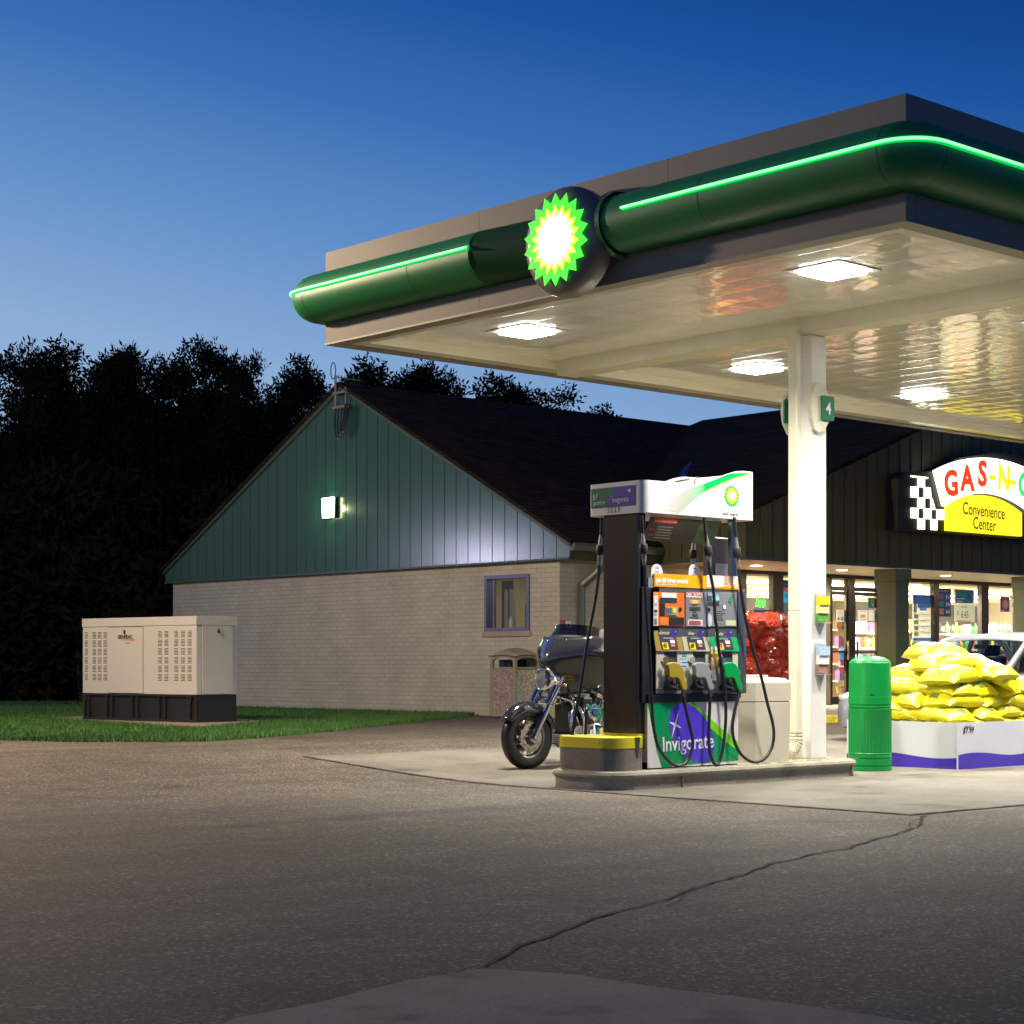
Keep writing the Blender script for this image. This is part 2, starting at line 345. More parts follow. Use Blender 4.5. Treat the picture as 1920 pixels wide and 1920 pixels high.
# foreground concrete apron, its weedy edge
edge = [(300, 1985), (440, 1921), (600, 1890), (760, 1850), (905, 1826), (1080, 1838), (1230, 1862), (1450, 1888), (1700, 1926), (2000, 1975)]
ep = [pg(*p) for p in edge]
far = [(1.5, 1.2), (6.0, -1.5)]
b = MB(); top = [(x, y, .02) for x, y in ep]; bot = [(1.2 + (6.0 - 1.2) * i / (len(ep) - 1), 1.4 - 3.4 * i / (len(ep) - 1), .02) for i in range(len(ep))]
b.grid([top, bot]); b.grid([[(x, y, .0) for x, y in ep], top]); struct(b.build('concrete_apron', m_concrete('apron_concrete', (.30, .255, .185), 1.6, .8)))

# lawn
def gstuff(name, pts, hts, cols_seed, m, wd=.006, label='', lean=.5):
    r = np.random.default_rng(cols_seed); n = len(pts); P = np.array(pts); a = r.uniform(0, 2 * np.pi, n); h = hts * r.uniform(.5, 1.2, n)
    dx, dy = np.cos(a) * wd, np.sin(a) * wd; lx, ly = r.uniform(-lean, lean, n) * h, r.uniform(-lean, lean, n) * h
    V = np.empty((n, 3, 3)); V[:, 0] = P + np.stack([dx, dy, 0 * dx], 1); V[:, 1] = P - np.stack([dx, dy, 0 * dx], 1); V[:, 2] = P + np.stack([lx, ly, h], 1)
    me = bpy.data.meshes.new(name); me.vertices.add(3 * n); me.vertices.foreach_set('co', V.ravel()); me.loops.add(3 * n); me.loops.foreach_set('vertex_index', np.arange(3 * n)); me.polygons.add(n); me.polygons.foreach_set('loop_start', np.arange(0, 3 * n, 3)); me.polygons.foreach_set('loop_total', np.full(n, 3)); me.update(); me.materials.append(m)
    o = bpy.data.objects.new(name, me); C.objects.link(o); o['kind'] = 'stuff'; o['label'] = label; return o
M_grass = mat('grass_blades', (.052, .15, .018), .6, noise=(2.0, .5)); M_soil = mat('lawn_soil', (.03, .07, .014), .9, noise=(6, .5))
lawn_px = [(-500, 1384), (-200, 1386), (0, 1389), (150, 1392), (300, 1392), (400, 1390), (480, 1385), (600, 1374), (700, 1363), (800, 1352), (880, 1343), (927, 1337)]
lp = [pg(px, py, .23) for px, py in lawn_px]
lb = MB(); rows_f = [(x, y, gz(x, y) + .025) for x, y in lp]; rows_b = [(x + 18 + 0 * i, max(y, 20) + 45, .265) for i, (x, y) in enumerate(lp)]
rows_b = [(-30 + i * 6.5, 75, .265) for i in range(len(lp))]
lb.grid([rows_f, [tuple(f[k] * .85 + g[k] * .15 for k in range(3)) for f, g in zip(rows_f, rows_b)], rows_b]); lb.grid([[(x, y, z - .04) for x, y, z in rows_f], rows_f]); struct(lb.build('lawn', M_soil))
PADP = [pg(100, 1350, .245), pg(372, 1368.5, .245), pg(492, 1356, .245), pg(300, 1341, .245)]
def inpoly(x, y):
    s_ = 0
    for (x0, y0), (x1, y1) in zip(PADP, PADP[1:] + PADP[:1]):
        if (y0 > y) != (y1 > y) and x < (x1 - x0) * (y - y0) / (y1 - y0) + x0: s_ ^= 1
    return s_
rr = random.Random(5); gp = []
def lawn_front(px):
    for (a, ya), (c, yc) in zip(lawn_px, lawn_px[1:]):
        if a <= px <= c: return ya + (yc - ya) * (px - a) / (c - a)
    return 1390
while len(gp) < 62000:
    px = rr.uniform(-60, 927); f = lawn_front(px); py = f + rr.uniform(0, 1) ** 1.0 * (1318 - f) + .6
    if py < 1285: continue
    x, y = pg(px, py, .235)
    if inpoly(x, y): continue
    if x > 20.38 and 21.6 < y < 33.2: continue
    gp.append((x, y, gz(x, y) + .02))
for i in range(4000):                                   # ragged fringe along the lawn edge
    px = rr.uniform(-60, 927); x, y = pg(px, lawn_front(px) + rr.uniform(-1.5, 1.2), .235); gp.append((x, y, gz(x, y) + .005))
gstuff('grass', gp, .055, 3, M_grass, .007, 'mown green grass around the generator and along the brick wall')
# weeds in the joints
wp = []
for (x0, y0), (x1, y1) in zip(ep[1:5], ep[2:5]):
    for i in range(150):
        t = rr.random(); k = rr.gauss(0, .012); x, y = x0 + (x1 - x0) * t, y0 + (y1 - y0) * t + .01
        if math.sin(x * 23) + math.sin(x * 7.3 + 1) > .1: wp.append((x + k, y + k, .004))
for i in range(260): wp.append((11.2 + rr.gauss(0, .03), 15.68 - abs(rr.gauss(0, .45)), .03))
gstuff('weeds', wp, .020, 8, mat('weed_green', (.07, .16, .03), .7), .0025, 'small green weeds in the joints beside the concrete', 1.2)

# ================================================================ STREET LAMP outside the frame (gives the warm light on the left of the lot)
LX, LY = 8.0, 20.2
sl_ = thing('street_lamp', 'tall grey street lamp with a warm head at the edge of the lot', 'street lamp', (LX, LY, .2))
b = MB(); b.tube([(LX - 1, LY, .2), (LX - 1, LY, 6.2)], [.09, .055], 12); b.tube([(LX - 1, LY, 6.1), (LX - .7, LY, 6.5), (LX, LY, 6.6)], .035, 8); b.build('pole', M_dark, sl_, smooth=True)
b = MB(); b.prism(rrect(LX - .1, LX + .5, LY - .15, LY + .15, .08), 'z', 6.53, 6.65); b.build('lamp_head', M_dark, sl_, bevel=.01)
b = MB(); b.box(LX, LX + .4, LY - .1, LY + .1, 6.515, 6.528); b.build('lens', E('sodium_lens', (1, .62, .36), 8), sl_)
def lamp(name, kind, loc, power, col, size=.3, sy=None, rot=(0, 0, 0), spread=None, parent=None, blend=.6, angle=None):
    d = bpy.data.lights.new(name, kind); d.energy = power; d.color = col
    if kind == 'AREA':
        d.size = size
        if sy: d.shape = 'RECTANGLE'; d.size_y = sy
        if spread: d.spread = rad(spread)
    elif kind == 'SPOT': d.shadow_soft_size = size; d.spot_size = rad(angle); d.spot_blend = blend
    else: d.shadow_soft_size = size
    o = bpy.data.objects.new(name, d); C.objects.link(o); o.rotation_euler = rot
    if parent is not None: o.parent = parent; o.location = Vector(loc) - OFF[parent.name]
    else: o.location = loc
    return o
def aim(o, src, dst): o.rotation_euler = (Vector(dst) - Vector(src)).to_track_quat('-Z', 'Y').to_euler()
lamp('lamp_light', 'POINT', (LX + .2, LY, 6.42), 3300, (1, .76, .50), .2, parent=sl_)

bx_, by_ = 9.5, 36.9
s2 = thing('street_lamp', 'tall street lamp with a cool violet white head beyond the lawn', 'street lamp', (bx_, by_, .2))
b = MB(); b.tube([(bx_, by_ + .6, .2), (bx_, by_ + .6, 3.9)], [.09, .055], 12); b.tube([(bx_, by_ + .6, 3.8), (bx_, by_, 3.9)], .035, 8); b.build('pole', M_dark, s2, smooth=True)
b = MB(); b.prism(rrect(bx_ - .15, bx_ + .15, by_ - .4, by_ + .1, .06), 'z', 3.86, 3.98); b.build('lamp_head', M_dark, s2, bevel=.01)
b = MB(); b.box(bx_ - .1, bx_ + .1, by_ - .35, by_ + .05, 3.845, 3.858); b.build('lens', E('mercury_lens', (.75, .75, 1), 10), s2)
q_ = lamp('lamp_light', 'SPOT', (bx_, by_ - .15, 3.73), 700, (.74, .72, 1), .22, parent=s2, angle=70, blend=.8); aim(q_, (bx_, by_, 3.73), (20, 26, 1.6))

# ================================================================ CANOPY
CU, CV0, CV1, CU2, ZB, ZT, ZD = 11.43, 8.36, 15.62, 36.0, 4.40, 5.34, 4.50
M_fas = mat('fascia_metal', (.26, .235, .205), .6, spec=.25, noise=(1.2, .08)); M_deck = m_deck(); M_green = mat('green_gloss_panel', (.007, .20, .058), .46, coat=.05)
M_dgreen = mat('dark_green_panel', (.015, .085, .032), .5, spec=.2)
can = thing('station_canopy', 'long flat petrol station canopy with green rounded band over the pumps', 'canopy', (14.55, 11.85, .17))
b = MB()
def pan(axis, fixed, a, e, out):
    for i, (u, v) in enumerate(zip(span(a, e, 2.42), span(a, e, 2.42)[1:])):
        if axis == 'v': b.box(fixed, fixed + .12, u + .002, v - .002, ZB + .012, ZT)
        else: b.box(u + .002, v - .002, fixed, fixed + .12, ZB + .012, ZT)
pan('v', CU, CV0, CV1, 0)
for i, (u, v) in enumerate(zip(span(CU + .121, CU2, 2.42), span(CU + .121, CU2, 2.42)[1:])):
    b.box(u + .002, v - .002, CV0, CV0 + .12, ZB + .012, ZT); b.box(u + .002, v - .002, CV1 - .12, CV1, ZB + .012, ZT)
b.box(CU + .124, CU2, CV0 + .124, CV1 - .124, ZT - .3, ZT - .1); b.build('fascia', M_fas, can)
b = MB(); b.box(CU - .006, CU + .16, CV0 - .006, CV1 + .006, ZB - .012, ZB + .009); b.box(CU + .161, CU2, CV0 - .006, CV0 + .16, ZB - .012, ZB + .009); b.box(CU + .161, CU2, CV1 - .16, CV1 + .006, ZB - .012, ZB + .009)
b.build('edge_trim', mat('trim_grey', (.22, .20, .17), .5), can)
b = MB(); b.box(CU + .161, CU + .30, CV0 + .161, CV1 - .161, ZB, ZD + .02); b.box(CU + .301, CU2, CV1 - .36, CV1 - .161, ZB, ZD + .02); b.box(CU + .301, CU2, CV0 + .161, CV0 + .30, ZB, ZD + .02); b.build('soffit_border', mat('soffit_cream', (.72, .67, .50), .28, coat=.3), can)
b = MB(); b.quad((CU + .301, CV0 + .301, ZD), (CU2, CV0 + .301, ZD), (CU2, CV1 - .361, ZD), (CU + .301, CV1 - .361, ZD)); b.build('soffit_deck', M_deck, can, recalc=False)
for x in (14.36, 25.9): b = MB(); b.box(x, x + .3, CV0 + .301, CV1 - .361, ZB - .06, ZD + .01); b.build('cross_beam', M_cream, can, bevel=.008)
# green half-round band: offset curve of the fascia outline
def bandpath(k=10):
    L = []                                               # (base point, outward normal)
    for y in span(CV0 + .001, CV1, .5)[::-1]: L.append(((CU, y), (-1, 0)))
    return L
PR, HH, ZC = .34, .25, 4.86
def band_section(bx, by, nx, ny, pr=PR, hh=HH, k=14, zc=ZC):
    return [(bx + nx * pr * math.sin(math.pi * i / k) ** .8, by + ny * pr * math.sin(math.pi * i / k) ** .8, zc + hh * math.cos(math.pi * i / k)) for i in range(k + 1)]
vA, _ = pu(985, 460, CU - .3); vB, _ = pu(1147, 420, CU - .2); vL0, _ = pu(877, 473, CU - PR); vL1, _ = pu(1167, 402, CU - PR)
def run_band(pts): 
    mb = MB(); mb.grid([band_section(*p) for p in pts]); return mb
left = []
for x in span(CU + .2, 18, 2)[::-1]: left.append((x, CV1, 0, 1))
for i in range(11): a = rad(90 + 90 * i / 10); left.append((CU, CV1, math.cos(a), math.sin(a)))
for y in span(vL0, CV1 - .2, .6)[::-1]: left.append((CU, y, -1, 0))
run_band(left).build('green_band', M_green, can, smooth=True)
right = [(CU, vB, -1, 0)]
for y in span(CV0 + .1, vB - .05, .6)[::-1]: right.append((CU, y, -1, 0))
for i in range(11): a = rad(180 + 90 * i / 10); right.append((CU, CV0, math.cos(a), math.sin(a)))
for x in span(CU + .2, CU2, 2.4): right.append((x, CV0, 0, -1))
mb = run_band(right); sec = band_section(*right[0]); mb.add(sec, [tuple(range(len(sec)))]); mb.build('green_band', M_green, can, smooth=True)
b = MB(); sec = [(CU, vB + .05 - .0 * i, 0) for i in range(2)]
rows = []
for dv, pr, hh in ((.0, .36, .28), (.05, .36, .28), (.07, .30, .29), (.10, .02, .30)): rows.append(band_section(CU, vB + dv, -1, 0, pr, hh))
b.grid(rows); b.build('band_end_cap', mat('cap_green', (.02, .15, .05), .3, coat=.4), can, smooth=True)
# dark tapered cover left of the emblem
rows = []
for i in range(13):
    t = i / 12; y = vL0 + .03 + (vA - vL0 - .03) * t
    hh = HH * (1 - t) ** .0 * 1.02
    rows.append(band_section(CU, y, -1, 0, PR * (1 - .55 * t), HH * 1.01))
b = MB(); b.grid(rows); sec = rows[-1]; b.add(sec, [tuple(range(len(sec)))]); b.build('band_cover', M_dgreen, can, smooth=True)
# light strips
M_led = E('green_light_strip', (.30, 1.0, .45), 1.5)
def strip(pts, rr_=.0115):
    mb = MB(); mb.tube([(p[0] + p[2] * (PR + .022), p[1] + p[3] * (PR + .022), ZC + .045) for p in pts], rr_, 8); o = mb.build('light_strip', M_led, can, smooth=True)
    m2 = MB(); m2.tube([(p[0] + p[2] * (PR - .012), p[1] + p[3] * (PR - .006), ZC + .045) for p in pts], .026, 8); m2.build('strip_diffuser', E('strip_green', (.0, .75, .10), .75), can, smooth=True)
strip([p for p in left if p[0] > 0][5:] if False else left[3:]); strip([(CU, vL1, -1, 0)] + right[2:])
for bx0, by0, nx0, ny0, ddx, ddy in [(CU, y, -1, 0, 0, -.007) for y in (vB - 1.1, CV0 + .02, vL0 + .9, CV1 - .05)] + [(x, CV0, 0, -1, .007, 0) for x in (CU + .03, 13.9, 16.3)]:
    mb = MB(); mb.grid([band_section(bx0, by0, nx0, ny0, PR + .002, HH + .002), band_section(bx0 + ddx, by0 + ddy, nx0, ny0, PR + .002, HH + .002)]); mb.build('band_seam', mat('seam_green', (.002, .03, .012), .6), can, recalc=False)
# emblem disc
ec, ez = pu(1040, 445, CU - .38)[0], 4.77
emb = MB(); emb.lathe([(.47, -.12), (.478, -.22), (.465, -.28), (.43, -.325), (.36, -.35), (.0, -.365)], (CU, ec, ez), 'x', 48); emb = emb.build('emblem_housing', mat('emblem_grey', (.17, .155, .14), .35, coat=.3), can, smooth=True)
for nm, r1, r2, x, m in (('green_petals', .405, .325, -.372, E('petal_green', (.015, .80, .02), 1.1)), ('yellow_petals', .30, .235, -.378, E('petal_yellow', (1, .85, .03), 1.3)), ('pale_petals', .25, .19, -.384, E('petal_pale', (1, .93, .45), 3.5)), ('white_centre', .17, .125, -.390, E('petal_white', (1, 1, .92), 9))):
    b = MB(); st_ = star(ec, ez, r1, r2, 18, 0 if nm != 'yellow_petals' else math.pi / 18 * 0); b.prism(st_, 'x', CU + x, CU + x + .005); b.build(nm, m, emb)
# lights
M_fix = mat('fixture_white', (.75, .75, .73), .35); M_lens = E('lamp_lens', (1, .98, .92), 45)
for i, (x, y) in enumerate([(12.82, 14.06), (12.82, 10.14), (16.40, 14.06), (16.40, 10.14), (19.6, 14.06), (19.6, 10.14), (22.9, 14.06), (22.9, 10.14)]):
    b = MB(); b.box(x - .30, x + .30, y - .30, y + .30, ZD - .010, ZD - .002); fx = b.build('ceiling_light', M_fix, can, bevel=.01)
    b = MB(); b.lathe([(.22, 0), (.20, -.03), (.10, -.045), (0, -.05)], (x, y, ZD - .031), 'z', 4); me_ = b
    b = MB(); b.box(x - .21, x + .21, y - .21, y + .21, ZD - .040, ZD - .0105); b.build('lens', M_lens, fx, bevel=.012)
    if i < 7: lamp('canopy_light', 'AREA', (x, y, ZD - .045), 215, (1, .965, .87), .4, parent=can, spread=146)
# columns
def column(px0, main):
    x, y = px0; b = MB(); b.box(x, x + .235, y, y + .28, .165, ZB - .061); b.build('column', M_white, can, bevel=.012)
column((14.43, 11.68), 1); column((26.0, 11.68), 0)
# square downspout down the column, ribbed elbow at the foot
b = MB(); X0 = pv(1502, 1000, 11.72)[0] - .07; b.prism(rrect(X0, X0 + .07, 11.72, 11.83, .015, 3), 'z', 1.62, ZB - .01)
b.prism([(X0 - .0, 1.62), (X0 + .07, 1.62), (X0 + .10, .42), (X0 + .02, .42)], 'y', 11.722, 11.828)
b.build('downspout', M_cream, can, bevel=.008)
b = MB()
P = smoothpath([(X0 + .075, 11.785, .43), (X0 + .07, 11.785, .34), (X0 + .03, 11.785, .27), (X0 - .04, 11.785, .225), (X0 - .07, 11.785, .215)], 8)
b.tube(P, [.066 + (.006 if i % 3 == 0 else -.003) for i in range(len(P))], 12); b.build('downspout_elbow', M_cream, can, smooth=30)
# number signs on the column
def numsign(x, y, num, sgn):
    b = MB(); pts = [(0, -.25), (.1, -.22), (.17, -.12), (.195, 0), (.17, .12), (.1, .22), (0, .25)]
    zc = 3.62
    b.prism([(x + sgn * p, zc + q) for p, q in pts] + [(x - sgn * p * .5, zc + q) for p, q in pts[::-1][1:-1]], 'y', y - .05, y - .01); nb = b.build('number_bracket', M_cream, can, bevel=.004)
    gx = x + (.03 if sgn > 0 else -.20); b = MB(); b.prism(rrect(gx, gx + .19, zc - .12, zc + .12, .02), 'y', y - .075, y - .053); b.build('number_plate', mat('number_green', (.01, .16, .07), .25, coat=.4), nb, bevel=.003)
    txt(num, .12, (gx + .095, y - .0765, zc - .06), '-y', mat('number_white', (.85, .85, .82), .4), nb, sx=1.0, bold=.001)
numsign(pv(1533, 800, 11.64)[0], 11.68, '4', 1); numsign(pv(1485, 800, 12.1)[0], 12.10, '3', -1)
# brochure holders on the column
for i, (py0, py1, lab, cols) in enumerate(((1118, 1166, 'clear holder with a yellow and green leaflet, upper one on the white column', ((.85, .62, .03), (.75, .78, .3), (.12, .35, .05))), (1212, 1262, 'clear holder with pale folded leaflets, lower one on the white column', ((.45, .6, .75), (.8, .8, .8), (.35, .2, .15))))):
    x0, z1 = pv(1531, py0, 11.66); x1, z0 = pv(1549, py1, 11.66); t = thing('leaflet_holder', lab, 'leaflet holder', (x0, 11.66, z0))
    b = MB(); b.box(x0 - .01, x1 + .01, 11.672, 11.679, z0 - .01, z1 + .03); b.box(x0 - .01, x1 + .01, 11.60, 11.672, z0 - .015, z0 - .008); b.prism([(x0 + .03, z0 - .016), (x1 - .03, z0 - .016), ((x0 + x1) / 2, z0 - .12)], 'y', 11.66, 11.672); b.build('bracket', mat('clear_plastic', (.55, .56, .55), .1, alpha=.6), t)
    b = MB(); h = (z1 - z0) / 3
    for k in range(3): b.box(x0, x1, 11.61 + .012 * k, 11.668, z1 - h * (k + 1), z1 - h * k, k)
    b.build('leaflet', [mat('leaflet_%d_%d' % (i, k), c, .3, noise=(40, .4)) for k, c in enumerate(cols)], t)
# ================================================================ STORE BUILDING
WU, WV, WV2 = 20.40, 21.60, 33.15; EAVE = 3.03; RV, RZ = 27.28, 6.15; SOF = 2.77; FV = 19.40; FU = 22.37; GV = 21.90; FL = .33; XE = 42.0
store = thing('store_building', 'convenience store with cream brick walls, green metal gable and dark roof', 'building', (WU, WV, .24))
M_brick = m_brick(); M_sh = m_shingle()
M_sid = mat('green_metal_siding', (.012, .080, .058), .21, 0, spec=.9); M_sid2 = mat('dark_green_siding', (.085, .075, .028), .5, .0)
M_trim = mat('green_trim', (.06, .085, .07), .4); M_gut = mat('gutter_metal', (.12, .14, .12), .35, .3)
b = MB()
wy0, wz1 = pu(994, 1078, WU); wy1, wz0 = pu(910, 1183, WU); wz1 = 2.56; wz0 = 1.64; wy0, wy1 = 22.30, 23.40
b.box(WU, WU + .2, WV + .201, wy0, 0, SOF); b.box(WU, WU + .2, wy1, WV2, 0, SOF); b.box(WU, WU + .2, wy0, wy1, 0, wz0); b.box(WU, WU + .2, wy0, wy1, wz1, SOF)
b.box(WU, 24.05, WV, WV + .2, 0, SOF); b.box(WU + .201, XE, WV2 - .2, WV2, 0, SOF)
b.build('brick_wall', M_brick, store, recalc=False)
# gable siding on the -x end: lapped vertical panels
def siding(b, a0, a1, zlo, ztop, plane, axis, step=.305, lap=.007):
    n = int(round((a1 - a0) / step))
    for i in range(n):
        p, q = a0 + (a1 - a0) * i / n, a0 + (a1 - a0) * (i + 1) / n
        if axis == 'x':                                   # panels stand across y, face -x
            A = (plane - lap, p, zlo); B = (plane, q, zlo); Cc = (plane, q, ztop(q)); D = (plane - lap, p, ztop(p))
            pts = [A, B, Cc, D]
            mid = RV
            if p < mid < q: pts = [A, B, Cc, (plane - lap / 2, mid, ztop(mid)), D]
            b.add(pts, [tuple(range(len(pts)))]); b.add([(plane, p, zlo), A, D, (plane, p, ztop(p))], [(0, 1, 2, 3)])
        else:
            A = (p, plane, zlo); B = (q, plane - lap, zlo); Cc = (q, plane - lap, ztop(q)); D = (p, plane, ztop(p)); b.add([A, B, Cc, D], [(0, 1, 2, 3)]); b.add([B, (q, plane, zlo), (q, plane, ztop(q)), Cc], [(0, 1, 2, 3)]); b.box(q - .009, q + .009, plane - .034, plane - lap - .001, zlo, ztop(q) - .02)
GY0, GY1 = 21.27, 33.30
def gtop(y): return EAVE + (RZ - EAVE) * (1 - abs(y - RV) / (RV - GY0)) - .03
b = MB(); siding(b, GY0, GY1, SOF + .01, gtop, 20.31, 'x'); b.build('gable_siding', M_sid, store, recalc=False)
b = MB(); b.box(20.29, WU + .1, GY0, GY1, SOF - .02, SOF + .012)
for s_ in (-1, 1):
    ye = RV + s_ * (RV - GY0 + .04); b.prism([(RV, RZ + .02), (ye, EAVE + .0), (ye, EAVE - .09), (RV, RZ - .08)], 'x', 20.275, 20.30)
b.build('gable_trim', M_trim, store)
for a in ((20.31, 20.38, GY0, GY0 + .02, SOF, EAVE), (20.34, WU + .1, GY1 - .02, GY1, SOF, EAVE), (20.32, FU, GY0 + .021, WV + .05, SOF + .002, SOF + .02), (20.42, FU, GY0 + .03, GY0 + .06, SOF + .021, EAVE - .02)): b = MB(); b.box(*a); b.build('eave_board', M_sid2, store)
# roofs
b = MB(); T = .07
for s_ in (-1, 1):
    y0 = RV + s_ * (RV - GY0 + .08); sl_o = (RZ - EAVE) / (RV - GY0); z0 = RZ - sl_o * abs(y0 - RV)
    b.prism([(RV, RZ), (y0, z0), (y0, z0 + T), (RV, RZ + T)], 'x', 20.24, XE)
b.build('roof', M_sh, store)
PU, PZ = 30.0, 6.30; sl2 = (PZ - 3.40) / (PU - 22.15)
b = MB()
b.prism([(PU, PZ), (22.1, 3.40 - .02), (22.1, 3.40 + T - .02), (PU, PZ + T)], 'y', FV - .06, RV); b.prism([(PU, PZ), (37.9, 3.38), (37.9, 3.45), (PU, PZ + T)], 'y', FV - .06, RV)
b.build('porch_roof', M_sh, store)
b = MB(); P0, P1 = Vector((29.6, 26.95, 6.14)), Vector((22.6, 21.45, 3.38))
b.tube([(29.4, 26.6, 6.03), (22.9, 21.5, 3.72)], .07, 6, flat=2.0); b.build('valley_flashing', mat('valley_metal', (.03, .045, .11), .4, .4), store)
# front gable with the sign
def ftop(x): return (PZ - sl2 * abs(x - PU)) - .02
b = MB(); siding(b, FU, PU, SOF, ftop, FV, 'y', .30, .012); siding(b, PU, 37.6, SOF, ftop, FV, 'y', .30, .012); b.build('porch_gable', M_sid2, store, recalc=False)
b = MB(); 
for i in range(8):
    p, q = FV + (GY0 + .35 - FV) * i / 8, FV + (GY0 + .35 - FV) * (i + 1) / 8
    b.add([(FU - .012, p, SOF), (FU, q, SOF), (FU, q, 3.40), (FU - .012, p, 3.40)], [(0, 1, 2, 3)])
b.build('porch_side', M_sid2, store, recalc=False)
M_sof = mat('soffit_panel', (.50, .44, .33), .5)
b = MB(); b.box(FU + .01, XE, FV + .01, GV + .3, SOF, SOF + .04); b.build('porch_soffit', M_sof, store)
b = MB(); b.box(FU - .02, XE, FV - .022, FV - .002, SOF - .03, SOF + .02); b.box(FU - .03, FU - .01, FV - .02, WV, SOF - .03, SOF + .02); b.build('porch_trim', M_trim, store)
for x in (24.0, 26.3, 29.4, 32.1):
    b = MB(); b.lathe([(.13, 0), (.13, -.012), (.10, -.014)], (x, 20.6, SOF - .001), 'z', 20); r_ = b.build('recessed_light', M_fix, store)
    b = MB(); b.lathe([(.098, 0), (.09, -.01), (0, -.012)], (x, 20.6, SOF - .012), 'z', 20); b.build('lens', E('warm_lens', (1, .9, .68), 11), r_)
    lamp('porch_light', 'AREA', (x, 20.6, SOF - .04), 30, (1, .86, .62), .18, parent=store)
# gutter and downspout at the near corner
b = MB(); b.prism([(GY0 - .12, EAVE - .02), (GY0, EAVE - .02), (GY0, EAVE - .14), (GY0 - .07, EAVE - .14), (GY0 - .12, EAVE - .07)], 'x', 20.30, FU - .03); b.build('gutter', M_gut, store)
gx = 20.83; b = MB(); b.tube(smoothpath([(gx + .14, GY0 - .06, EAVE - .13), (gx + .14, GY0 - .06, EAVE - .33), (gx + .10, GY0 + .02, EAVE - .47), (gx, WV - .10, EAVE - .66), (gx, WV - .06, EAVE - .80), (gx, WV - .06, .26)], 3), .06, 8, flat=1.2); b.build('downspout', M_gut, store, smooth=30)
b = MB(); b.tube([(20.33, GY1 + .08, EAVE - .02), (20.9, GY1 + .08, EAVE - .02)], .06, 8); b.build('gutter', mat('gutter_white', (.6, .6, .58), .4), store, smooth=True)
# office window in the side wall
b = MB(); fr = .055
for a in ((wy0, wy1, wz1 - fr, wz1), (wy0, wy1, wz0, wz0 + fr), (wy0, wy0 + fr, wz0 + fr, wz1 - fr), (wy1 - fr, wy1, wz0 + fr, wz1 - fr)): b.box(WU - .03, WU + .12, *a)
b.box(WU + .02, WU + .06, wy1 - .20, wy1 - .17, wz0 + fr, wz1 - fr)
wf = b.build('window', mat('purple_grey_frame', (.16, .15, .26), .4, .3), store)
b = MB(); b.box(WU + .045, WU + .05, wy0 + fr, wy1 - fr, wz0 + fr, wz1 - fr); b.build('pane', M_glass, wf)
b = MB(); b.box(WU - .035, WU + .1, wy0 - .03, wy1 + .05, wz0 - .09, wz0 - .002); b.build('sill', mat('sill_stone', (.42, .33, .24), .7, noise=(30, .1)), wf, bevel=.005)
# back office seen through it
M_iw = mat('office_wall', (.55, .50, .30), .6)
b = MB(); b.box(WU + .25, WU + 1.9, 24.0, 24.1, FL, 2.70); b.box(WU + 1.86, WU + 1.9, 22.0, 24.0, FL, 2.70); b.box(WU + .25, WU + 1.86, 21.95, 22.0, FL, 2.70); b.box(WU + .21, WU + 1.9, 21.95, 24.1, 2.70, 2.75); b.build('office_wall', M_iw, store)
b = MB(); b.box(WU + .9, WU + .96, 22.9, 23.05, FL, 2.6); b.box(WU + .45, WU + .5, 23.2, 23.5, wz0 - .3, 2.5); b.build('office_partition', mat('grey_partition', (.25, .24, .21), .6), store)
b = MB(); b.box(WU + .30, WU + .8, 22.1, 22.75, FL + .9, FL + 1.52); b.box(WU + .30, WU + .7, 22.1, 22.75, FL + 1.53, FL + 1.75); b.build('office_shelf', mat('dark_cabinet', (.04, .045, .07), .5, noise=(14, .5)), store)
b = MB(); b.lathe([(.035, 0), (.035, .12), (.015, .16), (.015, .19)], (WU + .17, 22.95, wz0 + fr + .0), 'z', 12); b.build('sill_bottle', mat('pale_plastic', (.5, .5, .5), .4), store, smooth=True)
lamp('office_light', 'AREA', (WU + 1.1, 22.7, 2.68), 9, (1, .92, .70), .5, parent=store)

# ---- shop front: frames between glass, doors
def gx_(px): return pv(px, 1200, GV)[0]
cols = [(1118, 1132), (1305, 1312), (1386, 1396), (1446, 1465), (1553, 1556), (1587, 1599), (1644, 1700), (1748, 1757), (1837, 1850), (1903, 1925), (1990, 2000), (2080, 2092)]
b = MB(); hz = pv(1500, 1085, GV)[1] - .01
HEAD = 2.70
for p, q in cols: b.box(gx_(p), gx_(q), GV - .05, GV + .06, FL, HEAD)
b.box(gx_(1305), XE, GV - .045, GV + .055, HEAD, SOF - .002); b.box(gx_(1305), gx_(1386), GV - .04, GV + .05, FL, FL + .08); b.box(gx_(1396), gx_(1444), GV - .04, GV + .05, FL, FL + .5); b.box(gx_(1700), gx_(1748), GV - .04, GV + .05, FL, FL + .4); b.box(gx_(1757), gx_(1834), GV - .04, GV + .05, FL, FL + .4); b.box(gx_(1852), gx_(1990), GV - .04, GV + .05, FL, FL + .4)
b.build('shopfront_frame', M_brown, store)
def glass(p, q, z0, z1): 
    b = MB(); b.box(gx_(p), gx_(q), GV + .0, GV + .008, z0, z1); return b.build('shop_window', M_glass, store)
for p, q, z in ((1312, 1386, FL + .08), (1396, 1444, FL + .5), (1468, 1553, FL + .5), (1700, 1748, FL + .4), (1757, 1834, FL + .4), (1852, 1903, FL + .4), (1925, 1990, FL + .4)): glass(p, q, z, HEAD)
TR = 2.46
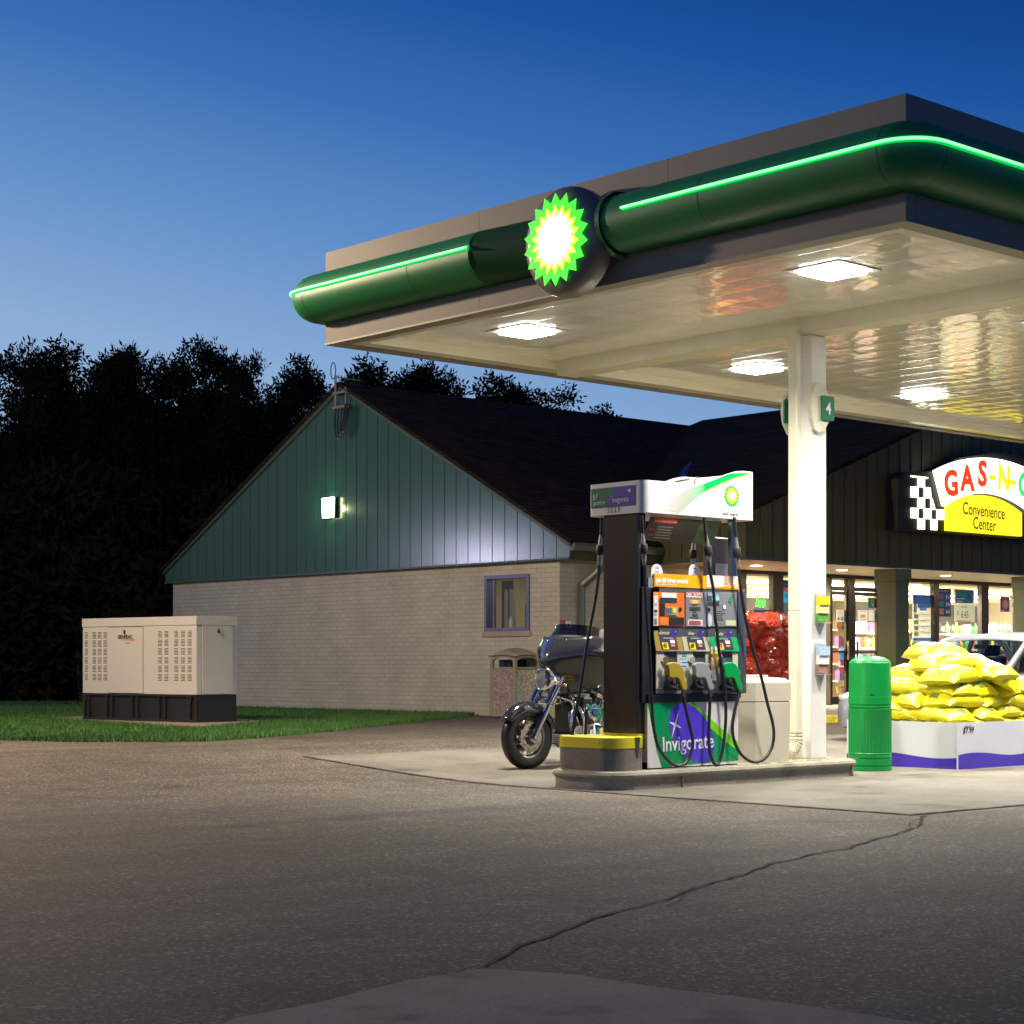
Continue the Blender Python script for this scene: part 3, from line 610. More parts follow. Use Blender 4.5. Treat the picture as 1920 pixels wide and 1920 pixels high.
for p, q, hs in ((1556, 1587, 1), (1599, 1644, -1)):
    x0, x1 = gx_(p), gx_(q); b = MB(); s_ = .045
    for a in ((x0, x0 + s_, FL + .01, TR), (x1 - s_, x1, FL + .01, TR), (x0 + s_, x1 - s_, TR - .07, TR), (x0 + s_, x1 - s_, FL + .01, FL + .16), (x0 + s_, x1 - s_, FL + .98, FL + 1.01)): b.box(a[0], a[1], GV - .03, GV + .02, a[2], a[3])
    d = b.build('shop_door', M_brown, store); b = MB(); b.box(x0 + s_, x1 - s_, GV - .008, GV, FL + .16, TR - .07); b.build('pane', M_glass, d)
    hx = x1 - .035 if hs > 0 else x0 + .035; b = MB(); b.box(hx - .02, hx + .02, GV - .09, GV - .07, FL + .85, FL + 1.2); b.box(hx - .01, hx + .01, GV - .07, GV - .03, FL + .88, FL + .9); b.box(hx - .01, hx + .01, GV - .07, GV - .03, FL + 1.15, FL + 1.17); b.build('handle', M_steel, d)
    b = MB(); b.box(x0, x1, GV - .04, GV + .05, TR + .01, TR + .09); b.build('transom_bar', M_brown, store); b = MB(); b.box(x0, x1, GV, GV + .008, TR + .09, HEAD); b.build('transom_window', M_glass, store)
# porch pillars
M_pil = mat('olive_pillar', (.13, .15, .08), .5)
for pa, pb in ((1678, 1702), (1934, 1958), (2080, 2106)):
    xa, xb = pv(pa, 1200, FV + .05)[0], pv(pb, 1200, FV + .05)[0]
    b = MB(); b.box(xa, xb, FV + .03, FV + .42, FL - .02, SOF - .25); b.box(xa - .04, xb + .04, FV + .0, FV + .46, SOF - .249, SOF - .035); b.build('pillar', M_pil, store, bevel=.006)
# interior
b = MB(); b.box(24.06, XE, WV2 - .5, WV2 - .45, FL, 2.7); b.box(24.06, 24.1, GV + .1, WV2 - .5, FL, 2.7); b.box(XE - .1, XE, GV + .1, WV2 - .5, FL, 2.7); b.build('inner_wall', mat('inner_wall_paint', (.76, .72, .54), .6), store)
b = MB(); b.box(24.1, XE - .1, 28.2, 28.3, 2.0, 2.62); b.build('menu_bulkhead', mat('grey_bulkhead', (.15, .14, .105), .6), store)
b = MB(); b.box(24.1, XE - .1, GV + .1, WV2 - .5, 2.68, 2.72); b.build('inner_ceiling', mat('ceiling_tile', (.75, .72, .58), .7), store)
b = MB(); b.box(24.1, XE - .1, GV + .06, WV2 - .5, FL - .03, FL - .003); b.build('inner_floor', mat('shop_floor', (.5, .45, .36), .3, noise=(1.5, .1)), store)
for i, x in enumerate(span(25.2, 39, 2.3)):
    for j, y in enumerate((23.1, 24.9, 27.0, 30)):
        b = MB(); b.box(x - .75, x + .75, y - .17, y + .17, 2.63, 2.665); b.build('ceiling_panel', E('shop_panel', (1, .96, .80), 6.0), store)
for x in (26.5, 30.5, 34.5, 38.5):
    for y in (23.2, 29.0): lamp('shop_light', 'AREA', (x, y, 2.55), 500, (1, .93, .74), 2.4, .8, parent=store)

# ---- sidewalk with yellow kerb
b = MB(); b.box(21.4, XE, 17.5, 19.3, .0, FL); b.box(21.4, XE, 19.3, GV + .05, .0, FL); 
b = MB(); b.box(21.6, XE, 17.56, GV - .06, .0, FL); struct(b.build('sidewalk', m_concrete('sidewalk_concrete', (.38, .33, .27), 1.2, .6)))
b = MB(); 
for a, c in zip(span(21.6, XE, 1.2), span(21.6, XE, 1.2)[1:]): b.box(a + .004, c - .004, 17.42, 17.558, .0, FL + .004)
M_yel = mat('worn_yellow_paint', (.62, .50, .02), .55, noise=(9, .35)); struct(b.build('kerb', M_yel, bevel=.015))

# ---- wall floodlight
ly, lz = pu(623, 952, 20.3)
t = thing('wall_floodlight', 'small square floodlight glowing in the middle of the green gable', 'wall lamp', (20.3, ly, lz))
b = MB(); b.box(20.245, 20.302, ly - .16, ly + .19, lz - .19, lz + .18); b.build('housing', M_dark, t, bevel=.01)
b = MB(); b.prism([(ly - .15, lz + .18), (ly + .18, lz + .175), (ly + .16, lz - .185), (ly - .12, lz - .185)], 'x', 20.195, 20.244); b.build('lens', E('flood_lens', (1, 1, .55), 14), t)
lamp('flood_spill', 'POINT', (20.13, ly + .02, lz), 22, (.90, 1, .50), .05, parent=t)
# ---- aerial mast on the gable peak
t = thing('aerial_mast', 'thin grey aerial mast with cable loops fixed to the peak of the gable', 'aerial', (20.2, RV, 5.6)); ay = RV + .02
b = MB(); b.tube([(20.2, ay, 5.62), (20.2, ay, 6.33)], .022, 8); b.box(20.17, 20.29, ay - .30, ay + .06, 5.72, 5.76); b.box(20.17, 20.29, ay - .30, ay + .06, 5.98, 6.02); b.tube([(20.25, ay - .24, 5.7), (20.25, ay - .24, 6.1)], .018, 6); b.build('mast', mat('mast_grey', (.25, .24, .23), .5), t, smooth=30)
b = MB(); b.tube([(20.2, ay + .07 + .075 * math.cos(a), 6.42 + .15 * math.sin(a)) for a in [rad(k * 20) for k in range(19)]], .009, 6); b.build('loop_antenna', M_black, t, smooth=True)
b = MB(); b.tube([(20.2, ay, 6.30), (20.5, ay - .36, 6.22)], .012, 6)
for k in range(9): b.tube([(20.24 + .04 * k, ay - .05 - .036 * k, 6.15), (20.24 + .04 * k, ay - .05 - .036 * k, 6.34 - .01 * k)], .006, 5)
b.build('aerial_arms', M_black, t, smooth=True)
b = MB(); 
for k in range(3): b.tube(smoothpath([(20.18, ay - .02 - .1 * k, 5.72), (20.16, ay - .03 - .08 * k, 5.4), (20.16, ay - .10 - .05 * k, 5.18 + .05 * k), (20.17, ay - .22 - .06 * k, 5.35), (20.2, ay - .3 - .06 * k, 5.78)], 5), .013, 6)
b.build('cable_loops', M_black, t, smooth=True)
# ---- red call box
t = thing('alarm_box', 'small red box with a white label at the corner of the brick wall', 'alarm box', (20.45, WV - .06, 1.68)); b = MB(); b.box(20.40, 20.56, WV - .10, WV - .002, 1.66, 1.80); b.build('case', mat('alarm_red', (.35, .06, .03), .5), t, bevel=.006); b = MB(); b.box(20.43, 20.55, WV - .108, WV - .102, 1.675, 1.79); b.build('label_plate', M_white, t); b = MB(); b.lathe([(.022, 0), (.02, -.006)], (20.49, WV - .109, 1.72), 'y', 12); b.build('button', mat('button_dark', (.06, .04, .04), .5), t)

# ---- illuminated store sign on the front gable
SY = FV - .30
t = thing('store_sign', 'lit store sign with rainbow lettering, chequered flag and yellow panel on the front gable', 'sign', (pv(1780, 1000, SY)[0], SY, pv(1780, 1000, SY)[1]))
x0, z0 = pv(1686, 998, SY); x1, _ = pv(2020, 1000, SY)
def S2(px, py): return pv(px, py, SY)
cab = [S2(1686, 897), S2(1705, 884), S2(1752, 884), S2(1800, 858), S2(1870, 848), S2(1960, 860), S2(2010, 900), S2(2010, 1020), S2(1905, 1010), S2(1686, 993)]
b = MB(); b.prism(cab, 'y', SY + .02, FV - .02); b.build('sign_cabinet', mat('sign_black', (.015, .014, .012), .6), t)
cell = E('flag_white', (1, .95, .70), 3.2); b = MB(); qx = [1709, 1722, 1734, 1746.5, 1757.5, 1770]; qy = [893, 912, 932, 952, 971, 991]
M0 = lambda i, j: S2(qx[i], qy[j] + (qx[i] - 1709) * .062)
for i, j in ((1, 0), (0, 1), (2, 1), (1, 2), (3, 2.0), (0, 3), (2, 3), (4, 3), (1, 4), (3, 4)):
    j = int(j); A, B, Cc, D = M0(i, j), M0(i + 1, j), M0(i + 1, j + 1), M0(i, j + 1)
    if (i, j) == (3, 2): A = S2(1746.5, 934); Cc = S2(1754, 956); B = S2(1748, 934)
    if (i, j) == (2, 1): B = S2(1744.5, 914)
    b.prism([A, B, Cc, D], 'y', SY - .004, SY + .019)
b.prism([S2(1709, 891.5), S2(1740, 895), S2(1740, 897.5), S2(1709, 894)], 'y', SY - .004, SY + .019)
b.build('chequered_flag', cell, t)
def arc(p0, pm, p1, k=16): return [((1 - u) ** 2 * p0[0] + 2 * u * (1 - u) * pm[0] + u * u * p1[0], (1 - u) ** 2 * p0[1] + 2 * u * (1 - u) * pm[1] + u * u * p1[1]) for u in [i / k for i in range(k + 1)]]
up = arc((1750, 882.5), (1848, 828), (1955, 898)); lo = arc((1935, 965), (1850, 893), (1767, 949))
b = MB(); b.prism([S2(*p) for p in up + lo], 'y', SY - .06, SY + .018); b.build('arch_panel', [E('arch_white', (1, .97, .78), 3.4)], t)
lo2 = arc((1912, 962), (1845, 905), (1772, 945)); b = MB(); b.prism([S2(*p) for p in [(1772, 995), (1912, 1006)] + lo2], 'y', SY - .05, SY + .018)
yp = b.build('yellow_panel', E('panel_yellow', (1, .78, .02), 1.3), t)
redm, yelm, grnm = E('letter_red', (1, .05, .01), 1.3), E('letter_yellow', (1, .80, .0), 1.6), E('letter_green', (.03, .9, .15), 1.3)
for ch, px, py, hp, rot, m, sx in (('G', 1779, 928, 45, -14, redm, .78), ('A', 1808.5, 919, 45, -6, redm, .78), ('S', 1836, 910, 45, 6, redm, .80), ('-', 1855.5, 905, 28, 0, yelm, 1.2), ('N', 1876, 917, 43, -6, yelm, .68), ('-', 1893, 914, 28, -8, yelm, 1.2), ('G', 1913, 929, 42, -14, grnm, .75)):
    X, Z = S2(px, py); X2, Z2 = S2(px, py - hp); txt(ch, (Z2 - Z), (X, SY - .064, Z), '-y', m, t, sx=sx * 1.22, bold=.028, rot=rad({'G': 6 if px < 1800 else -8, 'A': 2, 'S': -2, '-': -3, 'N': -4}[ch]), th=.002)
dk = E('letter_dark', (.10, .06, .0), .15)
for s_, px, py, hp in (('Convenience', 1840, 969, 16), ('Center', 1841, 994, 16)):
    X, Z = S2(px, py); txt(s_, hp * .0135, (X, SY - .054, Z), '-y', dk, t, sx=.80, bold=.002, rot=rad(-1.5))
# ================================================================ PUMP ISLAND
isl = thing('pump_island', 'raised concrete island with rounded nose carrying the fuel pump and the canopy column', 'kerb island', (13.1, 11.79, 0))
b = MB(); IX0, IX1, IY0, IY1 = 11.33, 14.86, 11.33, 12.25
def isl_ring(g, z): return [(x, y, z) for x, y in rrect(IX0 + g, IX1 - g, IY0 + g, IY1 - g, .30 - g, 8)]
rows = [isl_ring(.012, .0), isl_ring(.01, .10), isl_ring(-.012, .115), isl_ring(-.016, .135), isl_ring(-.004, .158), isl_ring(.03, .168), isl_ring(.2, .170)]
b.grid(rows, close=True); b.add(rows[-1], [tuple(range(len(rows[-1])))]); b.build('kerb_body', M_curb, isl, smooth=30)
b = MB()
for x in (12.2, 14.62): b.box(x - .004, x + .004, IY0 - .006, IY0 + .02, .0, .125)
b.build('mortar_joint', mat('rust_mortar', (.26, .18, .09), .9), isl)
r = random.Random(4)
b = MB()
for i in range(900):
    x = r.uniform(13.2, 14.8); y = r.uniform(11.38, 12.2) if x > 14.05 else r.uniform(11.36, 11.9); s_ = r.uniform(.003, .009); z = .170
    b.add([(x - s_, y - s_, z), (x + s_, y - s_ * .6, z), (x + .3 * s_, y + s_, z), (x, y, z + s_ * 1.1)], [(0, 1, 3), (1, 2, 3), (2, 0, 3)])
gr_ = b.build('grit', mat('grit_tan', (.50, .42, .24), .9, noise=(50, .5)), recalc=False); gr_['kind'] = 'stuff'; gr_['label'] = 'loose tan grit and dead leaves scattered on the pump island'
# bumper block
t = thing('concrete_bumper', 'low rounded concrete block with a worn yellow top at the nose of the island', 'bollard block', (11.64, 11.8, .17))
BX0, BX1, BY0, BY1, BT = 11.40, 11.86, 11.40, 12.17, .465
ring = lambda z, g=0: [(x, y, z) for x, y in rrect(BX0 + g, BX1 - g, BY0 + g, BY1 - g, .17 - g, 7)]
b = MB(); b.grid([ring(.165), ring(BT - .10)], close=True); b.build('block', m_concrete('block_concrete', (.20, .175, .14), 2, .5), t, smooth=30)
m = mat('bumper_yellow', rough=.45); n, l, bb = N(m); co = n.new('ShaderNodeTexCoord').outputs['Object']
sc = ramp(n, l, noise(n, l, co, 7, 6, .75), [(.60, (.66, .56, .015)), (.67, (.10, .09, .06))]); l.new(sc, bb.inputs['Base Color'])
b = MB(); b.grid([ring(BT - .10, -.003), ring(BT - .008, -.003), ring(BT, .008)], close=True); b.add(ring(BT, .008), [tuple(range(len(ring(0))))]); b.build('yellow_cap', m, t, smooth=30)
# dark scuff down the long face
b = MB(); b.add([(11.66, BY0 - .0045, BT - .005), (11.73, BY0 - .0045, BT - .005), (11.72, BY0 - .0045, BT - .10), (11.70, BY0 - .0045, BT - .20), (11.675, BY0 - .0045, BT - .12)], [(0, 1, 2, 3, 4)])
b.add([(11.76, BY0 - .0045, BT - .02), (11.80, BY0 - .0045, BT - .01), (11.80, BY0 - .0045, BT - .11), (11.77, BY0 - .0045, BT - .10)], [(0, 1, 2, 3)]); b.build('scuff_mark', mat('scuff', (.035, .03, .025), .8), t, recalc=False)

# ================================================================ FUEL PUMP
PV = 11.45; PB = 11.97; z0p = .17
pump = thing('fuel_pump', 'petrol pump with green and white panels, steel end column and lit canopy header', 'fuel pump', (12.5, 11.71, .17))
def q(px, py): return pv(px, py, PV)
def plate(x0, x1, z0, z1, y, th, name, m, parent, bev=0, rec=0): 
    b = MB(); b.box(x0, x1, y - th, y, z0, z1); return b.build(name, m, parent, bevel=bev)
def R(px0, py0, px1, py1, name, m, parent=None, y=PV, th=.004, bev=0):
    c = (px0 + px1) / 2; t = (c - 960) / FPX; D = y / (FY + RY * t)
    return plate(pv(px0, py0, y)[0], pv(px1, py0, y)[0], EYE + (HOR - py1) * D / FPX, EYE + (HOR - py0) * D / FPX, y, th, name, m, parent or pump, bev)
M_pgrey = mat('pump_grey', (.10, .105, .115), .4, .3); M_panel = mat('pump_silver', (.27, .28, .29), .38, .3); M_pblue = mat('pump_slate', (.075, .095, .125), .35, .4); M_beige = mat('pump_beige', (.56, .53, .44), .4, noise=(6, .06))
ZL0, ZL1 = .20, pv(1290, 1317, PV)[1]; UX0, UX1 = pv(1215, 1400, PV)[0], pv(1384, 1400, PV)[0]
ZU1 = pv(1290, 1104, PV)[1]; ZM = pv(1290, 1302, PV)[1]
b = MB(); b.box(UX0, UX1, PV + .006, PB, ZL0 + .03, ZL1); b.build('lower_cabinet', M_beige, pump, bevel=.004)
b = MB(); b.box(UX0 + .0, UX1 - .0, PV + .012, PB, z0p, ZL0 + .029); b.build('base_plinth', M_black, pump)
b = MB(); 
zz = ZL1 + .002
for k in range(5): b.box(UX0, UX1, PV + .0 - (.006 if k % 2 == 0 else 0), PB, zz + (ZM - zz) * k / 5, zz + (ZM - zz) * (k + 1) / 5 - .001)
b.build('ribbed_band', M_black, pump)
b = MB(); b.box(UX0 + .02, UX1 + .0, PV + .105, PB - .03, ZM, ZU1); b.build('upper_cabinet', M_pgrey, pump)
b = MB(); b.box(UX1 + .0, UX1 + .09, PV + .0, PB, ZM + .0, ZU1 - .0); b.build('side_pillar', M_pblue, pump, bevel=.006)
b = MB(); b.box(UX0 - .055, UX0 + .055, PV + .02, PB - .02, ZL1 + .0, ZU1); b.build('side_pillar', M_black, pump, bevel=.004)
# lower advert panel: green, purple oval, lime stripe
lx0, lz1 = q(1214, 1318); lx1, _ = q(1384, 1318); lz0 = q(1300, 1436)[1]; L = lambda u, v: (lx0 + (lx1 - lx0) * u, lz0 + (lz1 - lz0) * v)
ap = plate(lx0, lx1, lz0, lz1, PV + .005, .006, 'advert_panel', mat('panel_white', (.72, .70, .66), .3, coat=.4), pump)
def poly(pts, y, name, m, parent): b = MB(); b.add([(x, y, z) for x, z in pts], [tuple(range(len(pts)))]); o = b.build(name, m, parent, recalc=False); return o
M_pg = mat('panel_green', (.0, .30, .09), .25, coat=.5, noise=(3.5, .12)); cv = [L(.985 - .0 * k, 0) for k in range(1)]
def bez(a, b_, c_, k=14): return [((1 - t) ** 2 * a[0] + 2 * t * (1 - t) * b_[0] + t * t * c_[0], (1 - t) ** 2 * a[1] + 2 * t * (1 - t) * b_[1] + t * t * c_[1]) for t in [i / k for i in range(k + 1)]]
poly([L(*p) for p in [(0, 1)] + bez((.50, 1), (.74, .62), (1, .35)) + [(1, .05), (.5, .03), (.15, .0)] + [(.15, .0), (.09, .3)]], PV - .0025, 'green_field', M_pg, ap)
poly([L(*p) for p in bez((.50, 1), (.74, .62), (1, .35)) + bez((1, .20), (.66, .55), (.43, 1))], PV - .0035, 'lime_stripe', mat('lime', (.22, .68, .01), .3, coat=.4), ap)
oc = L(.50, .48); th = rad(-38); poly([(oc[0] + .345 * math.cos(a) * math.cos(th) - .215 * math.sin(a) * math.sin(th) - .03, oc[1] + .345 * math.cos(a) * math.sin(th) + .215 * math.sin(a) * math.cos(th) + .02) for a in [2 * math.pi * i / 40 for i in range(40)]], PV - .0045, 'purple_oval', mat('oval_purple', (.085, .045, .62), .3, coat=.4, noise=(3, .12)), ap)
M_wt = mat('print_white', (.86, .86, .84), .35); M_bk = mat('print_black', (.02, .02, .02), .5); M_rd = mat('print_red', (.6, .03, .02), .5)
def spark(cx, cz, R_, y, parent, m=None, rot=.35):
    pts = []
    for i in range(4):
        a = rot + i * math.pi / 2; pts += [(cx + R_ * (1.25 if i % 2 == 0 else .85) * math.sin(a), cz + R_ * (1.25 if i % 2 == 0 else .85) * math.cos(a)), (cx + R_ * .17 * math.sin(a + math.pi / 4), cz + R_ * .17 * math.cos(a + math.pi / 4))]
    return poly(pts, y, 'spark_star', m or M_wt, parent)
sx_, sz_ = q(1265, 1359); spark(sx_, sz_, .105, PV - .0055, ap)
ix, iz = q(1290, 1405); txt('Invigorate', .130, (ix, PV - .006, iz), '-y', M_wt, ap, sx=.92, bold=.002, rot=rad(1.5))
# upper fronts
R(1224, 1079, 1383, 1103, 'banner', mat('banner_orange', (.80, .36, .005), .35), y=PV + .03, th=.02)
R(1325, 1079.6, 1383, 1102, 'banner_picture', mat('banner_pale', (.70, .66, .58), .4, noise=(24, .3)), y=PV + .0095, th=.002); poly([pv(1340, 1102, PV), pv(1379, 1096, PV), pv(1379, 1102, PV)], PV + .0065, 'banner_wedge', mat('banner_amber', (.85, .42, .0), .4), pump)
R(1358, 1080, 1374, 1097, 'banner_photo', mat('photo_mix', (.45, .3, .22), .4, noise=(60, .8)), y=PV + .007, th=.001)
X, Z = pv(1230, 1091.5, PV + .009); txt('join BP driver rewards', .040, (X, PV + .0085, Z), '-y', M_wt, pump, al='LEFT', sx=.80, bold=.002); X, Z = pv(1230, 1096.5, PV + .009); txt('join up now because everyone wins', .014, (X, PV + .0085, Z), '-y', M_wt, pump, al='LEFT', sx=.95)
for px, l1, l2, l3 in ((1231, 'Win', 'every', 'week!'), (1301, 'Free', 'gas', 'Tickets')):
    xx, zz_ = pv(px, 1080, PV + .04); w_ = .072; b = MB(); pts = [(xx - w_, zz_ - .02), (xx + w_, zz_ - .02)] + [(xx + w_ * math.cos(a), zz_ + .035 + w_ * math.sin(a)) for a in [rad(12 * i) for i in range(16)]]
    b.prism(pts, 'y', PV + .035, PV + .041); tg = b.build('topper_sign', mat('topper_white', (.66, .64, .72), .4), pump)
    for k, s_ in enumerate((l1, l2, l3)): txt(s_, .020, (xx, PV + .0345, zz_ + .062 - .032 * k), '-y', mat('print_navy', (.03, .02, .15), .5), tg)
R(1211, 1083, 1223, 1102, 'bracket_box', M_panel, y=PV + .05, th=.03)
# dark fascia recess then three instrument panels
R(1222, 1103, 1386, 1301, 'front_frame', M_pgrey, y=PV + .105, th=.09, bev=.004)
R(1224.5, 1111, 1282, 1174, 'card_panel', mat('card_orange', (.78, .15, .015), .4), y=PV + .014, th=.008, bev=.002)
R(1284.5, 1110.5, 1324, 1175.5, 'display_panel', M_panel, y=PV + .014, th=.008, bev=.002); R(1325.5, 1111, 1380, 1175, 'grade_panel', M_panel, y=PV + .014, th=.008, bev=.002)
Y1 = PV + .0055
def S_(px0, py0, px1, py1, name, col, rough=.45, th=.003, y=Y1, emit=None, es=1): return R(px0, py0, px1, py1, name, mat('c_%d_%d_%d_%s' % (int(col[0] * 999), int(col[1] * 999), int(col[2] * 999), 'e' if emit else ''), col, rough, emit=emit, es=es), y=y, th=th)
S_(1225, 1112, 1233.5, 1173, 'warning_sticker', (.66, .66, .64)); S_(1240, 1112, 1268, 1120.5, 'notice_sticker', (.8, .8, .78)); S_(1236.5, 1122, 1269, 1129.5, 'card_screen', (.02, .05, .05), .15)
S_(1236.5, 1131, 1246.5, 1155, 'card_slot', (.015, .015, .015)); kp = S_(1248, 1138, 1270, 1155, 'keypad', (.30, .30, .29)); S_(1254.5, 1157.5, 1282, 1172, 'receipt_slot', (.02, .02, .02)); S_(1237, 1157, 1252, 1172, 'orange_sticker', (.75, .20, .03))
for i in range(3):
    for j in range(3): S_(1249.5 + 3.6 * i, 1140 + 4.2 * j, 1252 + 3.6 * i, 1143 + 4.2 * j, 'key', (.12, .13, .15), y=Y1 - .003)
    S_(1260.8 + 0 * i, 1140, 1267, 1149, 'yellow_key', (.72, .62, .02), y=Y1 - .0032) if i == 0 else None
S_(1250, 1151.5, 1268, 1153.5, 'green_key_strip', (.03, .4, .08), y=Y1 - .0032); S_(1225, 1112, 1233.5, 1114.5, 'caution_strip', (.6, .5, .02), y=Y1 - .003)
def disc(px, py, r_, name, m, y=Y1, th=.004, parent=None):
    x, z = pv(px, py, PV); b = MB(); b.lathe([(r_, 0), (r_, -th)], (x, y, z), 'y', 20); return b.build(name, m, parent or pump)
disc(1229.3, 1126, .026, 'no_smoking_ring', M_rd, Y1 - .003, .001); disc(1229.3, 1126, .021, 'ring_centre', M_wt, Y1 - .0035, .001); disc(1276, 1142.5, .020, 'round_button', M_black)
for i, yy in enumerate((1133, 1143, 1147, 1152, 1160, 1163, 1166, 1169)): S_(1226.5, yy, 1232, yy + (5 if i == 1 else 1.1), 'sticker_print', (.08, .08, .08), y=Y1 - .003)
S_(1286, 1112, 1317, 1120, 'warning_label', (.8, .78, .76)); X, Z = pv(1301.5, 1118.2, PV); txt('NO SMOKING', .034, (X, Y1 - .0035, Z), '-y', M_rd, pump, sx=.72, bold=.001)
S_(1293, 1125, 1313, 1132, 'price_display', (.05, .03, .01), .2, emit=(1, .30, .05), es=.9); S_(1293, 1138, 1313, 1144.5, 'volume_display', (.07, .07, .055), .15); S_(1298, 1151, 1308, 1155.5, 'unit_display', (.07, .07, .055), .15); S_(1289, 1162, 1317, 1173.5, 'paper_label', (.70, .62, .60))
for s_, py in (('This Sale $', 1136), ('Gallons', 1149), ('Price per gallon', 1159.5)):
    X, Z = pv(1303, py, PV); txt(s_, .013, (X, Y1 - .0005, Z), '-y', M_bk, pump)
for k in range(4): S_(1292, 1164 + 2.2 * k, 1314, 1164.7 + 2.2 * k, 'label_print', (.5, .1, .1), y=Y1 - .003)
for k, s_ in enumerate(('10521', '08642')):
    X, Z = pv(1303, 1131 + 12.7 * k, PV); txt(s_, .026, (X, Y1 - .0035, Z), '-y', [E('digit_amber', (1, .55, .2), 1.2), M_bk][k], pump, sx=1.0)
S_(1327, 1113.5, 1347, 1117, 'blue_sticker', (.15, .45, .7)); S_(1327, 1117, 1334, 1126, 'photo_sticker', (.05, .07, .10)); S_(1335, 1118, 1348, 1126, 'blue_sticker', (.35, .62, .78)); S_(1327.5, 1128.5, 1348, 1135.5, 'card_logos', (.04, .04, .05)); disc(1330, 1143, .017, 'round_button', M_black)
b = MB(); X, Z = pv(1331, 1163, PV); b.prism([(X + .035 * math.cos(a), Z + .058 * math.sin(a)) for a in [2 * math.pi * i / 24 for i in range(24)]], 'y', Y1 - .003, Y1); b.build('oval_sticker', mat('pale_blue', (.55, .57, .68), .4), pump)
disc(1359, 1138, .027, 'blue_ring', mat('ring_blue', (.06, .10, .5), .4)); disc(1359, 1138, .020, 'ring_centre', M_wt, Y1 - .004, .001); S_(1360, 1163, 1379, 1173, 'cream_sticker', (.55, .55, .36))
X, Z = pv(1369.5, 1136, PV); txt('4', .10, (X, Y1 - .0015, Z), '-y', mat('print_green', (.0, .28, .10), .4), pump, sx=.95)
for k, s_ in enumerate(('To Operate:', 'Remove nozzle and', 'select grade', 'Begin fueling', 'Replace nozzle')):
    X, Z = pv(1345, 1147 + 4 * k, PV); txt(s_, .010, (X, Y1 - .0005, Z), '-y', M_bk, pump, al='LEFT')
# sloped price panels
def sloped(px0, px1, px0b, px1b, m, name, lab):
    x0, z1 = pv(px0, 1181.5, PV + .03); x1, _ = pv(px1, 1181.5, PV + .03); x0b, z0 = pv(px0b, 1221, PV - .0); x1b, _ = pv(px1b, 1221, PV)
    b = MB(); b.add([(x0, PV + .03, z1), (x1, PV + .03, z1), (x1b, PV - .005, z0), (x0b, PV - .005, z0)], [(0, 3, 2, 1)]); o = b.build(name, m, pump, solid=.008, recalc=False)
    return o
zt_, zb_ = pv(1300, 1181.5, PV + .03)[1], pv(1300, 1221, PV)[1]
def SL(px, f, d=.007):                                   # point on the sloped face: px, fraction down
    x = pv(px, 1200, PV + .03 - .035 * f)[0]; return (x, PV + .03 - .035 * f - d, zt_ + (zb_ - zt_) * f)
def slquad(px0, px1, f0, f1, sk, m, name, parent, d=.0065):
    b = MB(); b.add([SL(px0, f0, d), SL(px1, f0, d), SL(px1 + sk, f1, d), SL(px0 + sk, f1, d)], [(0, 3, 2, 1)]); return b.build(name, m, parent, recalc=False)
gold, tan_ = mat('grade_gold', (.40, .27, .07), .35, .3), mat('grade_tan', (.52, .48, .33), .35, .2)
M_yk = mat('key_yellow', (.85, .62, .01), .4); navy = mat('oval_navy', (.05, .04, .25), .3)
for i, (a, c, ab, cb, m, nm, oct_, wr) in enumerate(((1224.5, 1274.5, 1229, 1281, gold, 'gold_price_panel', '93', 'ultimate'), (1275.5, 1327, 1282, 1332, tan_, 'tan_price_panel', '89', 'silver'), (1328, 1380, 1333, 1385, mat('grade_green', (.01, .33, .10), .3), 'green_price_panel', '87', 'regular'))):
    sp_ = sloped(a, c, ab, cb, m, nm, ''); o0 = a + 8
    slquad(o0 + 3, o0 + 34, .33, .92, 5, mat('price_dark', (.045, .045, .06), .35), 'price_board', sp_)
    slquad(o0 + 7, o0 + 18, .60, .92, 3, M_yk if i < 2 else mat('key_amber', (.85, .42, .05), .4), 'octane_button', sp_, .009)
    slquad(o0 + 22, o0 + 30.5, .48, .63, 1.5, M_wt, 'price_digits', sp_, .009); slquad(o0 + 24, o0 + 31.5, .68, .79, 1, mat('lcd_red', (.75, .22, .12), .4), 'price_digits', sp_, .009)
    p = SL(o0 + 13.5, .85, .0105); txt(oct_, .042, p, '-y', M_bk, sp_, sx=.75, bold=.001)
    p = SL(o0 + 19, .43, .009); txt('PRICE PER GALLON', .011, p, '-y', M_wt, sp_, sx=.9)
    p = SL(o0 + 11, .235, .010); txt(wr, .034, p, '-y', mat('print_cream', (.75, .70, .50), .4), sp_, sx=.85, shear=0)
    cx, cy, cz = SL(o0 + 30, .14, .009); b = MB(); b.prism([(cx + .047 * math.cos(a_), cz + .038 * math.sin(a_) + .012 * math.cos(a_)) for a_ in [2 * math.pi * k / 20 for k in range(20)]], 'y', cy - .002, cy); b.build('oval_badge', navy, sp_); spark(cx + .02, cz + .012, .013, cy - .003, sp_)
